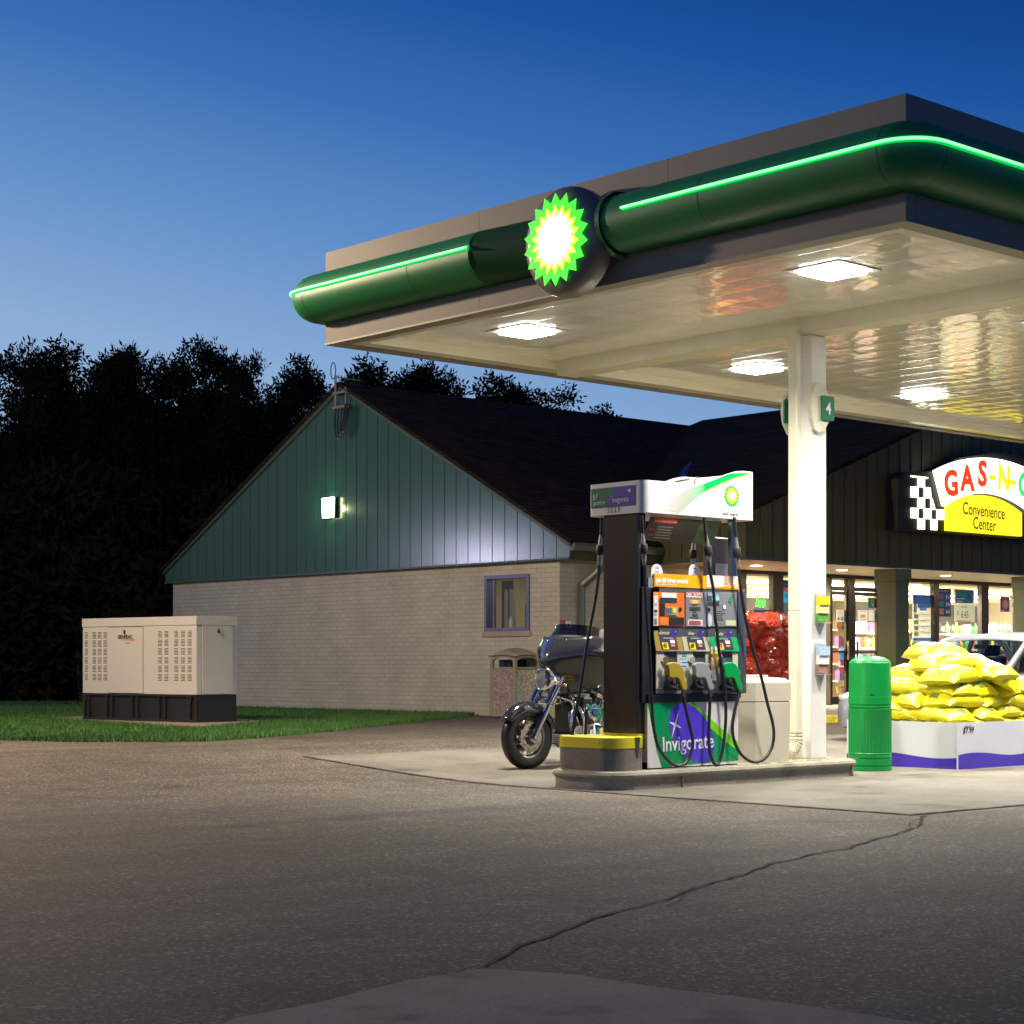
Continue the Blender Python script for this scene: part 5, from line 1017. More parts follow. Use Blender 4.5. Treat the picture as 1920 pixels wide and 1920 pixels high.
x00 = pv(1340, 1200, 21.2)[0]; x11 = pv(1484, 1200, 21.2)[0]; NR, NC = 8, 6
cn = ['leftmost', 'second from the left', 'third from the left', 'third from the right', 'second from the right', 'rightmost']; rn = ['bottom row', 'second row up', 'third row up', 'fourth row up', 'fifth row up', 'sixth row up', 'seventh row up', 'top row']
for k in range(NR):
    for c in range(NC):
        if k == NR - 1 and c >= NC - 1: continue
        for dd in range(2 if k == NR - 1 else 1):
            o = sp_[cnt % 4] if cnt < 4 else sp_[cnt % 4].copy()
            if cnt >= 4: C.objects.link(o)
            cnt += 1; o.location = (x00 + .22 + c * (x11 - x00 - .42) / (NC - 1) + (.08 if k % 2 else 0) + r.uniform(-.05, .05), 20.98 + .42 * dd + r.uniform(-.05, .05), FL + .10 + .183 * k + r.uniform(-.01, .01) - .05 * (c > 3 and k > 5)); o.rotation_euler = (r.uniform(-.35, .35), r.uniform(-.2, .2), r.uniform(-.6, .6) + (math.pi if r.random() < .5 else 0)); o.scale = (1.05, 1.1, 1.12)
            o['label'] = f'shiny red sack in the {rn[k]}, {cn[c]}' + (', behind' if dd else '')
t = thing('sack_pallet', 'low dark wooden pallet under the stack of red sacks', 'pallet', ((x00 + x11) / 2, 21.1, FL)); b = MB()
for k in range(5): b.box(x00 - .05, x11 + .05, 20.72 + .16 * k, 20.84 + .16 * k, FL + .085, FL + .10)
b.build('deck_board', mat('old_wood', (.16, .10, .06), .8, noise=(12, .3)), t); b = MB()
for x in (x00, (x00 + x11) / 2, x11 - .05): b.box(x, x + .08, 20.72, 21.48, FL + .001, FL + .084)
b.build('runner', MATS['old_wood'], t)
t = thing('rear_sack_wall', 'x', 'x') if False else None
# ================================================================ GENERATOR
GL = (14.06, 22.24, .285); RZG = rad(8.1); ca, sa = math.cos(RZG), math.sin(RZG)
def prj(x, y): D = x * FX + y * FY; return 960 + FPX * (x * RX + y * RY) / D
def solve(f, target):
    a, c = 0.1, 5.0
    for _ in range(50):
        m_ = (a + c) / 2
        if (f(m_) - target) * (f(a) - target) > 0: a = m_
        else: c = m_
    return a
LG = solve(lambda s: prj(GL[0] - sa * s, GL[1] + ca * s), 155); WG = solve(lambda s: prj(GL[0] + ca * s, GL[1] + sa * s), 444)
t = thing('standby_generator', 'boxy beige standby generator on a black base tank, on the grass by the brick wall', 'generator', GL, rz=RZG)
M_gen = mat('generator_beige', (.62, .585, .51), .42, noise=(1.5, .03)); M_gl = mat('generator_seam', (.12, .10, .085), .6)
H0, H1, H2 = .385, 1.358, 1.483
b = MB(); b.box(.0, WG, .0, LG, H0, H1 - .003); b.build('enclosure', M_gen, t, local=True, bevel=.008)
b = MB(); b.box(-.008, WG + .008, -.008, LG * .37 - .002, H1, H2); b.box(-.008, WG + .008, LG * .37 + .002, LG + .008, H1, H2); lidg = b.build('roof_lid', M_gen, t, local=True, bevel=.006)
def door(y0, y1, side_):
    b = MB()
    if side_: b.box(-.012, -.001, y0, y1, H0 + .012, H1 - .015)
    else: b.box(y0, y1, -.012, -.001, H0 + .012, H1 - .004)
    d = b.build('access_door', M_gen, t, local=True, bevel=.003)
    b = MB()
    if side_:
        for a in ((y0 - .006, y0), (y1, y1 + .006)): b.box(-.004, -.0005, a[0], a[1], H0 + .01, H1 - .01)
        b.box(-.004, -.0005, y0, y1, H1 - .014, H1 - .008)
    else:
        for a in ((y0 - .006, y0), (y1, y1 + .006)): b.box(a[0], a[1], -.004, -.0005, H0 + .01, H1 - .002)
        b.box(y0, y1, -.004, -.0005, H1 - .0035, H1 - .001)
    b.build('door_gap', M_gl, d, local=True); return d
uy = lambda zx: LG * (1190 - zx) / (1190 - 170)
d1 = door(uy(728), uy(413), 1); ux = lambda zx: WG * (zx - 1190) / (1563 - 1190); d2 = door(ux(1238), ux(1520), 0)
def latch(c, side_, d):
    b = MB(); z = H1 - .075; pts = [(c - .018, z - .03), (c + .02, z - .03), (c + .016, z + .015), (c + .004, z + .03), (c - .012, z + .015)]
    b.prism(pts, 'x' if side_ else 'y', -.03, -.012); b.build('latch', M_black, d, local=True, bevel=.003)
latch(uy(570), 1, d1); latch(ux(1385), 0, d2); b = MB(); b.box(ux(1368), ux(1400), -.014, -.012, H1 - .14, H1 - .11); b.build('small_label', mat('label_pale', (.7, .68, .6), .5), d2, local=True)
M_slot = mat('slot_dark', (.03, .025, .02), .7)
for zx in (205, 280, 330, 383, 877, 934, 1019, 1077, 1134):
    c = uy(zx); w_ = .042 if zx > 240 else .036; b = MB(); z0_, z1_ = H0 + .195, H1 - .045; k = 0; n_ = 36
    for i in range(n_):
        if i % 6 == 5: continue
        z = z0_ + (z1_ - z0_) * i / n_; dz = (z1_ - z0_) / n_
        b.box(-.0018, -.0002, c - w_, c + w_, z, z + dz * .45, 0); b.add([(-.001, c - w_, z + dz * .55), (-.009, c - w_, z + dz * .45), (-.009, c + w_, z + dz * .45), (-.001, c + w_, z + dz * .55 + dz * .4)], [(0, 1, 2, 3)], 1)
    b.build('louvre_column', [M_slot, M_gen], t, local=True, recalc=False)
def gtxt(s_, h, y, z, m, sx=1, bold=0):
    o = txt(s_, h, (-.014, y, z), '-x', m, None, sx=sx, bold=bold); o.parent = d1; return o
gtxt('GENERAC', .052, uy(572), H1 - .175, M_bk, 1.0, .0028); gtxt('Protector Series', .013, uy(597), H1 - .245, M_bk, 1.0)
b = MB(); b.add([(-.0135, uy(500), H1 - .190), (-.0135, uy(655), H1 - .182), (-.0135, uy(655), H1 - .212), (-.0135, uy(540), H1 - .197)], [(0, 1, 2, 3)]); b.build('orange_wedge', mat('wedge_orange', (.85, .16, .01), .4), d1, local=True, recalc=False)
M_tank = mat('tank_black', (.020, .017, .017), .4, coat=.2); b = MB(); b.box(.03, WG - .005, .03, LG - .02, .0, H0 - .002); tk = b.build('base_tank', M_tank, t, local=True)
b = MB(); b.box(.0, .03, .0, LG, .0, .035); b.box(.0, .03, .0, LG, H0 - .03, H0 - .002)
for zx in (222, 390, 440, 625, 672, 865, 915, 1130, 1180, 185): b.box(-.004, .03, uy(zx) - .018, uy(zx) + .018, .0, H0 - .003)
b.build('tank_rib', M_tank, tk, local=True, bevel=.003)
b = MB()
for zx in (1130, 190): b.box(-.007, -.003, uy(zx) - .045, uy(zx) + .045, H0 - .11, H0 - .012)
b.build('lifting_plate', mat('plate_dark', (.06, .05, .05), .4, .5), tk, local=True); b = MB()
for zx in (1130, 190): b.lathe([(.03, -.009), (.03, -.007)], (0, uy(zx), H0 - .055), 'x', 16)
b.build('lifting_hole', mat('void', (.002, .002, .002), .9), tk, local=True); b = MB(); b.box(.04, WG - .01, -.002, .03, .0, H0 - .003); b.build('end_plate', M_black, tk, local=True)
b = MB(); b.lathe([(.014, -.004), (.01, -.008)], (.04, 0, .05), 'y', 10); b.lathe([(.014, -.004), (.01, -.008)], (.04, 0, H0 - .05), 'y', 10); b.build('bolt', M_steel, tk, local=True)
b = MB(); b.prism(PADP, 'z', .20, .284); struct(b.build('equipment_pad', m_concrete('pad_concrete', (.36, .28, .22), 2, .4), bevel=.006))

# ================================================================ PEBBLE BIN by the wall
t = thing('pebble_litter_bin', 'square pebble panelled litter bin with arched hood openings against the brick wall', 'litter bin', (20.07, 22.3, .26)); M_tan = mat('bin_tan', (.30, .275, .18), .5)
x0, x1, y0, y1, zb0 = 19.80, 20.36, 22.0, 22.60, .27; pw = .055
b = MB(); 
for a, c in ((x0, y0), (x1 - pw, y0), (x0, y1 - pw), (x1 - pw, y1 - pw)): b.box(a, a + pw, c, c + pw, zb0, zb0 + .93)
b.box(x0 + .01, x1 - .01, y0 + .01, y1 - .01, zb0 + .745, zb0 + .78); b.box(x0 + .0, x1, y0, y1, zb0, zb0 + .03); b.build('corner_frame', M_tan, t, bevel=.01)
b = MB(); b.box(x0 + .012, x0 + .03, y0 + pw, y1 - pw, zb0 + .03, zb0 + .74); b.build('pebble_panel', m_pebble('pebble_pink', (.13, .085, .07), (.36, .26, .22)), t); b = MB(); b.box(x0 + pw, x1 - pw, y0 + .012, y0 + .03, zb0 + .03, zb0 + .74); b.build('pebble_panel', m_pebble('pebble_cream', (.16, .13, .08), (.45, .40, .29)), t)
b = MB(); b.box(x0 + .16, x1 - .04, y0 + .30, y1 - .04, zb0 + .78, zb0 + .90); b.build('inner_liner', M_black, t)
def archrow(off, k=10): return None
rows = []
for i in range(9):
    t_ = i / 8; rows.append([(x0 - .01 + (x1 - x0 + .02) * u / 8, y0 - .01 + (y1 - y0 + .02) * t_, zb0 + .95 + .10 * math.sin(math.pi * u / 8) ** .6 * math.sin(math.pi * t_) ** .6 + .025 * math.sin(math.pi * max(u / 8 if t_ in (0, 1) else t_, 0))) for u in range(9)])
b = MB(); b.grid(rows); b.build('hood', M_tan, t, smooth=60, solid=.03)
b = MB()
for (ax, fixed, a, c) in (('x', x0, y0 + pw, y1 - pw), ('y', y0, x0 + pw, x1 - pw)):
    m_ = (a + c) / 2; hw = (c - a) / 2; pts = [(a, zb0 + .96), (a, zb0 + .86)] + [(m_ - hw * math.cos(rad(15 * i)), zb0 + .86 + .075 * math.sin(rad(15 * i))) for i in range(13)] + [(c, zb0 + .86), (c, zb0 + .96)]
    b.prism(pts, ax, fixed + .005, fixed + .045)
b.build('arch_trim', M_tan, t)

# ================================================================ MOTORCYCLE (local x runs backwards from the front axle, y to its right side as seen, z up)
mx, my = 12.70, 13.93; mo = thing('motorcycle', 'black touring motorcycle with a wide dark fairing parked behind the pump island', 'motorcycle', (mx, my, gz(mx, my)))
M_pt = mat('bike_paint', (.04, .04, .048), .15, .55, coat=1.0); M_bd = mat('bike_black', (.015, .015, .017), .3); M_eng = mat('engine_alloy', (.35, .34, .32), .3, .95); M_blu = mat('fork_chrome', (.46, .47, .52), .1, 1)
def MP(mb, name, m, par=None, **k): return mb.build(name, m, par or mo, local=True, **k)
def wheel(cx, R_, nm, wd=.065):
    b = MB(); pr = [(R_ - .115, -wd * .75), (R_ - .075, -wd), (R_ - .035, -wd * .98), (R_ - .010, -wd * .72), (R_, -wd * .3), (R_, wd * .3), (R_ - .010, wd * .72), (R_ - .035, wd * .98), (R_ - .075, wd), (R_ - .115, wd * .75), (R_ - .115, -wd * .75)]
    b.lathe(pr, (cx, 0, R_), 'y', 56); b.f = b.f[:-2]; b.m = b.m[:-2]; w_ = MP(b, nm, M_bd, smooth=50); tm = b
    b = MB(); 
    for i in range(64):
        a = 2 * math.pi * i / 64
        for s_ in (-1, 1):
            P_ = [(cx + (R_ + .001) * math.cos(a), s_ * .008, R_ + (R_ + .001) * math.sin(a)), (cx + (R_ - .008) * math.cos(a + .06), s_ * wd * .72, R_ + (R_ - .008) * math.sin(a + .06))]; b.tube(P_, .0035, 4)
    MP(b, 'tread_groove', M_black, w_)
    b = MB(); rr_ = R_ - .112; b.lathe([(rr_ + .006, -.052), (rr_ + .008, -.045), (rr_ - .012, -.036), (rr_ - .018, 0), (rr_ - .012, .036), (rr_ + .008, .045), (rr_ + .006, .052), (rr_, .05), (rr_ - .03, 0), (rr_, -.05), (rr_ + .006, -.052)], (cx, 0, R_), 'y', 48); b.f = b.f[:-2]; b.m = b.m[:-2]; MP(b, 'rim', M_eng, w_, smooth=50)
    b = MB()
    for i in range(9):
        a = 2 * math.pi * i / 9; 
        for q_ in (-.11, .11): b.tube([(cx + .04 * math.cos(a), 0, R_ + .04 * math.sin(a)), (cx + (rr_ - .01) * math.cos(a + q_), 0, R_ + (rr_ - .01) * math.sin(a + q_))], [.014, .010], 6)
    b.lathe([(.0, -.07), (.035, -.07), (.045, -.04), (.045, .04), (.035, .07), (0, .07)], (cx, 0, R_), 'y', 20); MP(b, 'spokes', M_eng, w_, smooth=40)
    for s_ in ((-1, 1) if cx < .5 else (-1,)):
        b = MB(); b.lathe([(.08, s_ * .062), (.145, s_ * .062), (.145, s_ * .067), (.08, s_ * .067), (.08, s_ * .062)], (cx, 0, R_), 'y', 40); b.f = b.f[:-2]; b.m = b.m[:-2]; MP(b, 'brake_disc', M_steel, w_, smooth=30)
        b = MB(); 
        for i in range(10): a = 2 * math.pi * i / 10; b.tube([(cx + .04 * math.cos(a), s_ * .06, R_ + .04 * math.sin(a)), (cx + .085 * math.cos(a + .3), s_ * .063, R_ + .085 * math.sin(a + .3))], .007, 5); b.lathe([(.007, s_ * .0675), (.007, s_ * .0685)], (cx + .115 * math.cos(a), 0, R_ + .115 * math.sin(a)), 'y', 8)
        MP(b, 'disc_carrier', M_bd, w_, smooth=40)
    return w_
wheel(0, .318, 'front_wheel'); wheel(1.63, .318, 'rear_wheel', .08)
def fender(cx, cz, R_, a0, a1, wd, depth, name):
    rows = []; n_ = 26
    for i in range(n_ + 1):
        u = i / n_; a = rad(a0 + (a1 - a0) * u); dd = depth * (math.sin(math.pi * min(1, max(0, u * .94 + .03))) ** .45); row = []
        for j in range(13):
            v = -1 + 2 * j / 12; th_ = v * math.pi / 2 * 1.0; r2 = R_ - dd * (1 - math.cos(v * math.pi / 2)) ** 1.3 if abs(v) < 1 else R_ - dd
            row.append((cx + r2 * math.cos(a), wd * math.sin(v * math.pi / 2), cz + r2 * math.sin(a)))
        rows.append(row)
    b = MB(); b.grid(rows); return MP(b, name, M_pt, smooth=70, solid=.004)
fender(.0, .318, .365, 150, 8, .088, .115, 'front_fender'); fender(1.63, .33, .39, 140, -10, .11, .15, 'rear_fender')
b = MB(); b.tube([(-.30, 0, .50), (-.315, 0, .512)], .01, 6); 
# forks
rk = .36 / .55
for s_ in (-1, 1):
    b = MB(); y_f = .115 * s_; b.tube([(-.01, y_f, .30), (.02, y_f, .36), (.16, y_f, .58), (.26, y_f, .74)], [.03, .028, .031, .033], 14); b.lathe([(.0, -.035), (.022, -.03), (.022, .03), (0, .035)], (-.005, y_f, .318), 'y', 12); lo_ = MP(b, 'fork_leg', M_blu, smooth=40)
    b = MB(); b.tube([(.26, y_f, .74), (.42, y_f, .98)], .024, 12); MP(b, 'upper_tube', M_chrome, lo_, smooth=40)
    b = MB(); b.tube([(.19, y_f * 1.05, .66), (.30, y_f * 1.05, .83)], .045, 12); MP(b, 'fork_shroud', M_blu, lo_, smooth=40)
b = MB(); b.box(.27, .33, -.15, .15, .76, .80); b.box(.37, .43, -.13, .13, .93, .96); MP(b, 'triple_clamp', M_chrome, bevel=.008)
b = MB(); b.tube([(.27, -.10, .70), (.29, .10, .70)], .035, 12); b.tube([(.25, -.09, .665), (.27, .09, .665)], .014, 8); MP(b, 'fork_brace', M_chrome, smooth=40)
b = MB(); b.prism([(.02, .42), (.10, .40), (.14, .46), (.06, .50)], 'y', -.095, -.045); MP(b, 'brake_caliper', M_bd, bevel=.008)
# batwing fairing
rows = []; NA, NB = 36, 18
for i in range(NA + 1):
    a = -1 + 2 * i / NA; aa = abs(a); zt2 = 1.325 - .035 * aa ** 2 - .16 * aa ** 9 + .03 * math.exp(-((aa - .72) / .2) ** 2); zbt = .745 + .25 * aa ** 3.0 - .02 * math.exp(-(aa / .2) ** 2) + .05 * max(0, aa - .8); row = []
    for j in range(NB + 1):
        bb = j / NB; z = zbt + (zt2 - zbt) * bb; sv = .25 + .33 * aa ** 1.7 + .17 * bb ** 2.2 + .20 * (1 - bb) ** 2.5 * min(1, aa * 2.2) + .05 * (1 - bb) ** 3 - .055 * math.exp(-((bb - .66) / .22) ** 2) * (1 - .5 * aa)
        sv += .05 * math.exp(-((bb - .38) / .16) ** 2) * math.exp(-((aa - .42) / .22) ** 2)
        row.append((sv, .545 * a * (1 - .06 * (1 - bb)), z + .015 * bb))
    rows.append(row)
b = MB(); b.grid(rows); fa = MP(b, 'fairing', M_pt, smooth=75, solid=.008)
b = MB(); b.ell((.62, 0, 1.10), .10, .34, .15, 20, 10); MP(b, 'inner_fairing', M_bd, fa, smooth=True)
b = MB(); rows = [[(.395 + .30 * abs(a) ** 1.8 + .10 * v, .38 * a, 1.30 - .03 * a * a + (.17 - .05 * abs(a) ** 4) * v) for a in [-1 + k / 10 for k in range(21)]] for v in (0, .25, .5, .75, 1)]
b.grid(rows); MP(b, 'windshield', m_glass('smoked_screen', (.10, .11, .14), .12), fa, smooth=True, recalc=False)
b = MB(); rows = [[(.385 + .30 * abs(a) ** 1.8 + .10 * v, .39 * a, 1.297 - .03 * a * a + (.17) * v) for a in [-1 + k / 10 for k in range(21)]] for v in (0, .36)]
b.grid(rows); MP(b, 'screen_base', M_bd, fa, smooth=True, solid=.004); b = MB()
for a in (-.95, -.35, .35, .95): b.ell((.372 + .30 * abs(a) ** 1.8, .39 * a, 1.305 - .03 * a * a), .009, .009, .009, 8, 6)
MP(b, 'screen_bolts', M_chrome, fa, smooth=True)
b = MB(); hx, hz = .235, .90; b.lathe([(.133, .10), (.137, .02), (.133, -.01), (.118, -.022), (.108, -.012), (.108, .03)], (hx, 0, hz), 'x', 36); b.f = b.f[:-2]; b.m = b.m[:-2]; hl = MP(b, 'headlight', M_chrome, smooth=50)
m = mat('reflector', (.85, .83, .70), .3, 1, bump=(60, .9, .02)); b = MB(); b.lathe([(.108, .0), (.095, .03), (.055, .06), (.0, .07)], (hx, 0, hz), 'x', 28); b.f = b.f[:-1]; b.m = b.m[:-1]; MP(b, 'reflector_bowl', m, hl, smooth=True, recalc=False); b = MB(); b.ell((hx + .02, 0, hz), .03, .022, .022, 10, 8); MP(b, 'bulb_shield', M_chrome, hl, smooth=True)
b = MB(); b.lathe([(.0, -.030), (.055, -.026), (.095, -.012), (.109, .0)], (hx, 0, hz), 'x', 28); b.f = b.f[:-1]; b.m = b.m[:-1]; MP(b, 'headlight_lens', m_glass('lamp_glass', (1, 1, 1), .10), hl, smooth=True, recalc=False)
for s_ in (-1, 1):
    b = MB(); b.tube([(.34, s_ * .15, .84), (.33, s_ * .20, .845)], .008, 8); b.ell((.325, s_ * .215, .846), .022, .022, .022, 14, 8); tr = MP(b, 'turn_signal', M_chrome, smooth=True); b = MB(); b.ell((.308, s_ * .215, .846), .010, .017, .017, 12, 8); MP(b, 'amber_lens', mat('amber', (.45, .12, .01), .2), tr, smooth=True)
    b = MB(); b.tube(smoothpath([(.45, s_ * .06, 1.0), (.52, s_ * .28, 1.10), (.62, s_ * .40, 1.10), (.78, s_ * .44, 1.06)], 4), .013, 8); hb = MP(b, 'handlebar', M_chrome, smooth=True); b = MB(); b.tube([(.67, s_ * .42, 1.085), (.80, s_ * .445, 1.055)], .018, 10); MP(b, 'grip', M_rub, hb, smooth=True)
    b = MB(); b.tube([(.58, s_ * .36, 1.12), (.60, s_ * .40, 1.19)], .006, 6); b.ell((.60, s_ * .42, 1.20), .02, .055, .03, 14, 8); MP(b, 'mirror', M_bd, smooth=True)
# engine
b = MB(); b.prism([(.62, .20), (1.22, .20), (1.30, .30), (1.28, .42), (1.05, .46), (.70, .44), (.60, .34)], 'y', -.15, .15); en = MP(b, 'engine', M_eng, bevel=.03, seg=3)
for a0_, bx in ((-22.5, .80), (22.5, .98)):
    dxx, dzz = math.sin(rad(a0_)), math.cos(rad(a0_)); b = MB()
    for k in range(11):
        c = (bx + dxx * (.02 + .026 * k), 0, .42 + dzz * (.02 + .026 * k)); r2 = .092 - .0015 * k
        b.tube([c, (c[0] + dxx * .010, 0, c[2] + dzz * .010)], r2, 20)
    b.tube([(bx, 0, .42), (bx + dxx * .30, 0, .42 + dzz * .30)], .075, 18); MP(b, 'cylinder', mat('cylinder_black', (.06, .06, .06), .35, .7), en, smooth=30)
    b = MB(); c = (bx + dxx * .30, 0, .42 + dzz * .30); b.tube([c, (c[0] + dxx * .05, 0, c[2] + dzz * .05)], [.088, .06], 18); b.tube([(bx - .06, -.13, .40), (bx - .06 + dxx * .30, -.12, .40 + dzz * .30)], .013, 8); b.tube([(bx + .02, -.13, .40), (bx + .02 + dxx * .30, -.12, .40 + dzz * .30)], .013, 8); MP(b, 'rocker_cover', M_chrome, en, smooth=40)
b = MB(); b.lathe([(.11, -.15), (.11, -.17), (.09, -.18), (.0, -.182)], (.95, 0, .33), 'y', 28); b.lathe([(.07, -.15), (.07, -.185), (.0, -.19)], (.76, 0, .30), 'y', 24); MP(b, 'engine_cover', M_chrome, en, smooth=40)
b = MB()
for k in range(7): b.lathe([(.05 - .001 * k, -.19 - .002 * k), (.05 - .001 * k, -.187 - .002 * k)], (.76, 0, .22 + 0 * k), 'y', 16)
for k in range(8): b.box(.60, .66, -.16, .16, .22 + .02 * k, .228 + .02 * k)
MP(b, 'oil_cooler', M_bd, en)
b = MB(); b.lathe([(.095, -.13), (.098, -.19), (.08, -.215), (.0, -.22)], (.885, 0, .56), 'y', 28); MP(b, 'air_cleaner', M_chrome, smooth=45)
b = MB(); b.lathe([(.05, -.221), (.045, -.224), (0, -.225)], (.885, 0, .56), 'y', 20); MP(b, 'cleaner_badge', mat('badge_blue', (.08, .12, .25), .2, .5), smooth=45)
b = MB(); b.tube(smoothpath([(.70, -.10, .62), (.60, -.14, .56), (.585, -.17, .42), (.66, -.19, .26), (.9, -.20, .20), (1.3, -.22, .21)], 5), [.024] * 26, 10); b.tube([(1.2, -.24, .22), (2.1, -.26, .27)], [.045, .05], 14); b.tube(smoothpath([(1.08, -.10, .60), (1.14, -.17, .50), (1.10, -.20, .30), (1.3, -.22, .23)], 5), .022, 10); MP(b, 'exhaust_pipe', M_chrome, smooth=40)
b = MB(); b.tube(smoothpath([(.56, -.06, .72), (.545, -.25, .67), (.55, -.36, .55), (.57, -.36, .38), (.60, -.22, .24), (.62, -.08, .22)], 6), .017, 10); b.tube(smoothpath([(.56, .06, .72), (.545, .25, .67), (.55, .36, .55), (.57, .36, .38), (.60, .22, .24), (.62, .08, .22)], 6), .017, 10); MP(b, 'engine_guard', M_chrome, smooth=True)
b = MB(); b.tube([(.42, 0, .95), (.50, 0, .75), (.58, 0, .30), (.75, 0, .18)], .03, 10); b.tube([(.44, .0, .92), (.8, 0, .86), (1.4, 0, .62), (1.6, 0, .45)], .028, 10); b.box(.7, 1.5, -.12, .12, .16, .20); MP(b, 'frame', M_bd, smooth=40)
rows = []
for i in range(15):
    u = i / 14; x = .62 + .58 * u; w2 = .165 * math.sin(math.pi * min(1, .12 + .80 * u)) ** .6 * (1 - .35 * u); zt3 = .90 + .075 * math.sin(math.pi * (.25 + .6 * u)) - .03 * u; zl = .745
    rows.append([(x, w2 * math.cos(a) * (1 if math.sin(a) > -.2 else .6), (zt3 + zl) / 2 + (zt3 - zl) / 2 * math.sin(a)) for a in [2 * math.pi * k / 20 for k in range(20)]])
b = MB(); b.grid(rows, close=True); b.add(rows[0], [tuple(range(20))]); b.add(rows[-1], [tuple(range(20))]); tkm = MP(b, 'fuel_tank', M_pt, smooth=50)
b = MB(); b.ell((.84, -.148, .86), .085, .006, .018, 14, 8); b.ell((.84, -.15, .855), .05, .006, .012, 12, 6); MP(b, 'tank_emblem', M_chrome, tkm, smooth=True)
b = MB(); b.ell((1.35, 0, .70), .32, .16, .09, 20, 10); b.ell((1.68, 0, .76), .18, .14, .08, 20, 10); MP(b, 'seat', M_rub, smooth=True)
for s_ in (-1, 1): b = MB(); b.prism([(1.45, .38), (2.05, .40), (2.10, .68), (1.50, .70), (1.42, .55)], 'y', s_ * .17 if s_ > 0 else -.40, .40 if s_ > 0 else -.17); MP(b, 'saddlebag', M_pt, bevel=.05, seg=4)
b = MB()
for s_ in (-1, 1): b.box(.72, 1.02, s_ * .32 - .06, s_ * .32 + .06, .235, .26)
MP(b, 'floorboards', M_rub, bevel=.008); b = MB(); b.tube([(.85, .14, .20), (.75, .30, .02)], .012, 8); MP(b, 'side_stand', M_bd)
b = MB(); r = random.Random(2)
for k in range(9): b.tube(smoothpath([(.40 + .02 * r.random(), r.uniform(-.12, .12), .95), (.42 + r.uniform(0, .1), r.uniform(-.2, .2), .78), (.5 + r.uniform(0, .1), r.uniform(-.12, .12), .62)], 4), .006, 6)
MP(b, 'cables', M_black, smooth=True)

b = MB(); b.box(.50, .60, -.13, .13, .34, .66); b.box(.60, .74, -.20, .20, .46, .72); MP(b, 'regulator_box', M_bd, bevel=.02)
b = MB(); b.lathe([(.0, -.225), (.04, -.222), (.055, -.20), (.055, -.16), (.0, -.15)], (.66, 0, .60), 'y', 20); MP(b, 'horn', M_chrome, smooth=40)
for c_ in mo.children:
    if c_.name.split('.')[0] in ('engine', 'air_cleaner', 'cleaner_badge', 'exhaust_pipe', 'fuel_tank', 'engine_guard'): c_.location.x -= .12
# ================================================================ SILVER CAR
cxu, cyv = 19.12, 14.32; car = thing('parked_car', 'silver saloon car parked behind the salt display, seen through its windscreen', 'car', (cxu, cyv, gz(20.5, 14.3)))
M_cp = mat('car_silver', (.42, .42, .46), .30, .4, coat=.8); M_cg = m_glass('car_glass', (.50, .56, .52), .10)
def CP(mb, name, m, par=None, **k): return mb.build(name, m, par or car, local=True, **k)
st_ = [(0, .62, .28, .50, .60), (.06, .78, .22, .58, .66), (.25, .85, .19, .66, .745), (.7, .885, .18, .76, .84), (1.2, .895, .18, .85, .915), (1.5, .90, .18, .90, .95), (2.0, .90, .18, .92, .93), (3.0, .90, .18, .93, .94), (3.6, .895, .18, .94, .97), (4.2, .87, .20, .93, .99), (4.6, .82, .24, .86, .94), (4.7, .72, .3, .6, .75)]
rows = []
for s_, hw, zl, zs, zc in st_:
    half = [(hw * .86, zl), (hw * .98, zl + .06), (hw, (zl + zs) / 2), (hw * .985, zs - .08), (hw * .95, zs), (hw * .80, zs + (zc - zs) * .55), (hw * .45, zc - .005), (0, zc)]
    rows.append([(s_, -y, z) for y, z in half] + [(s_, y, z) for y, z in half[-2::-1]])
b = MB(); b.grid(rows); b.add(rows[0], [tuple(range(15))]); b.add(rows[-1], [tuple(range(15))]); cb = CP(b, 'body', M_cp, smooth=50)
def sect(s_, hw, z, crown): return [(s_ - .05 * (1 - abs(v) ** 2) * 0, v * hw, z + crown * (1 - v * v)) for v in [-1 + k / 6 for k in range(13)]]
b = MB(); b.grid([sect(1.52, .74, .93, .025), sect(1.85, .70, 1.13, .03), sect(2.20, .63, 1.33, .035)]); CP(b, 'windscreen', M_cg, smooth=True, recalc=False)
b = MB(); b.grid([sect(2.20, .645, 1.335, .035), sect(2.45, .62, 1.40, .04), sect(2.9, .61, 1.425, .042), sect(3.3, .60, 1.40, .04), sect(3.5, .60, 1.36, .04)]); CP(b, 'roof', M_cp, smooth=60, solid=.02)
b = MB(); b.grid([sect(3.5, .60, 1.355, .04), sect(4.05, .70, .99, .03)]); CP(b, 'rear_window', M_cg, smooth=True, recalc=False)
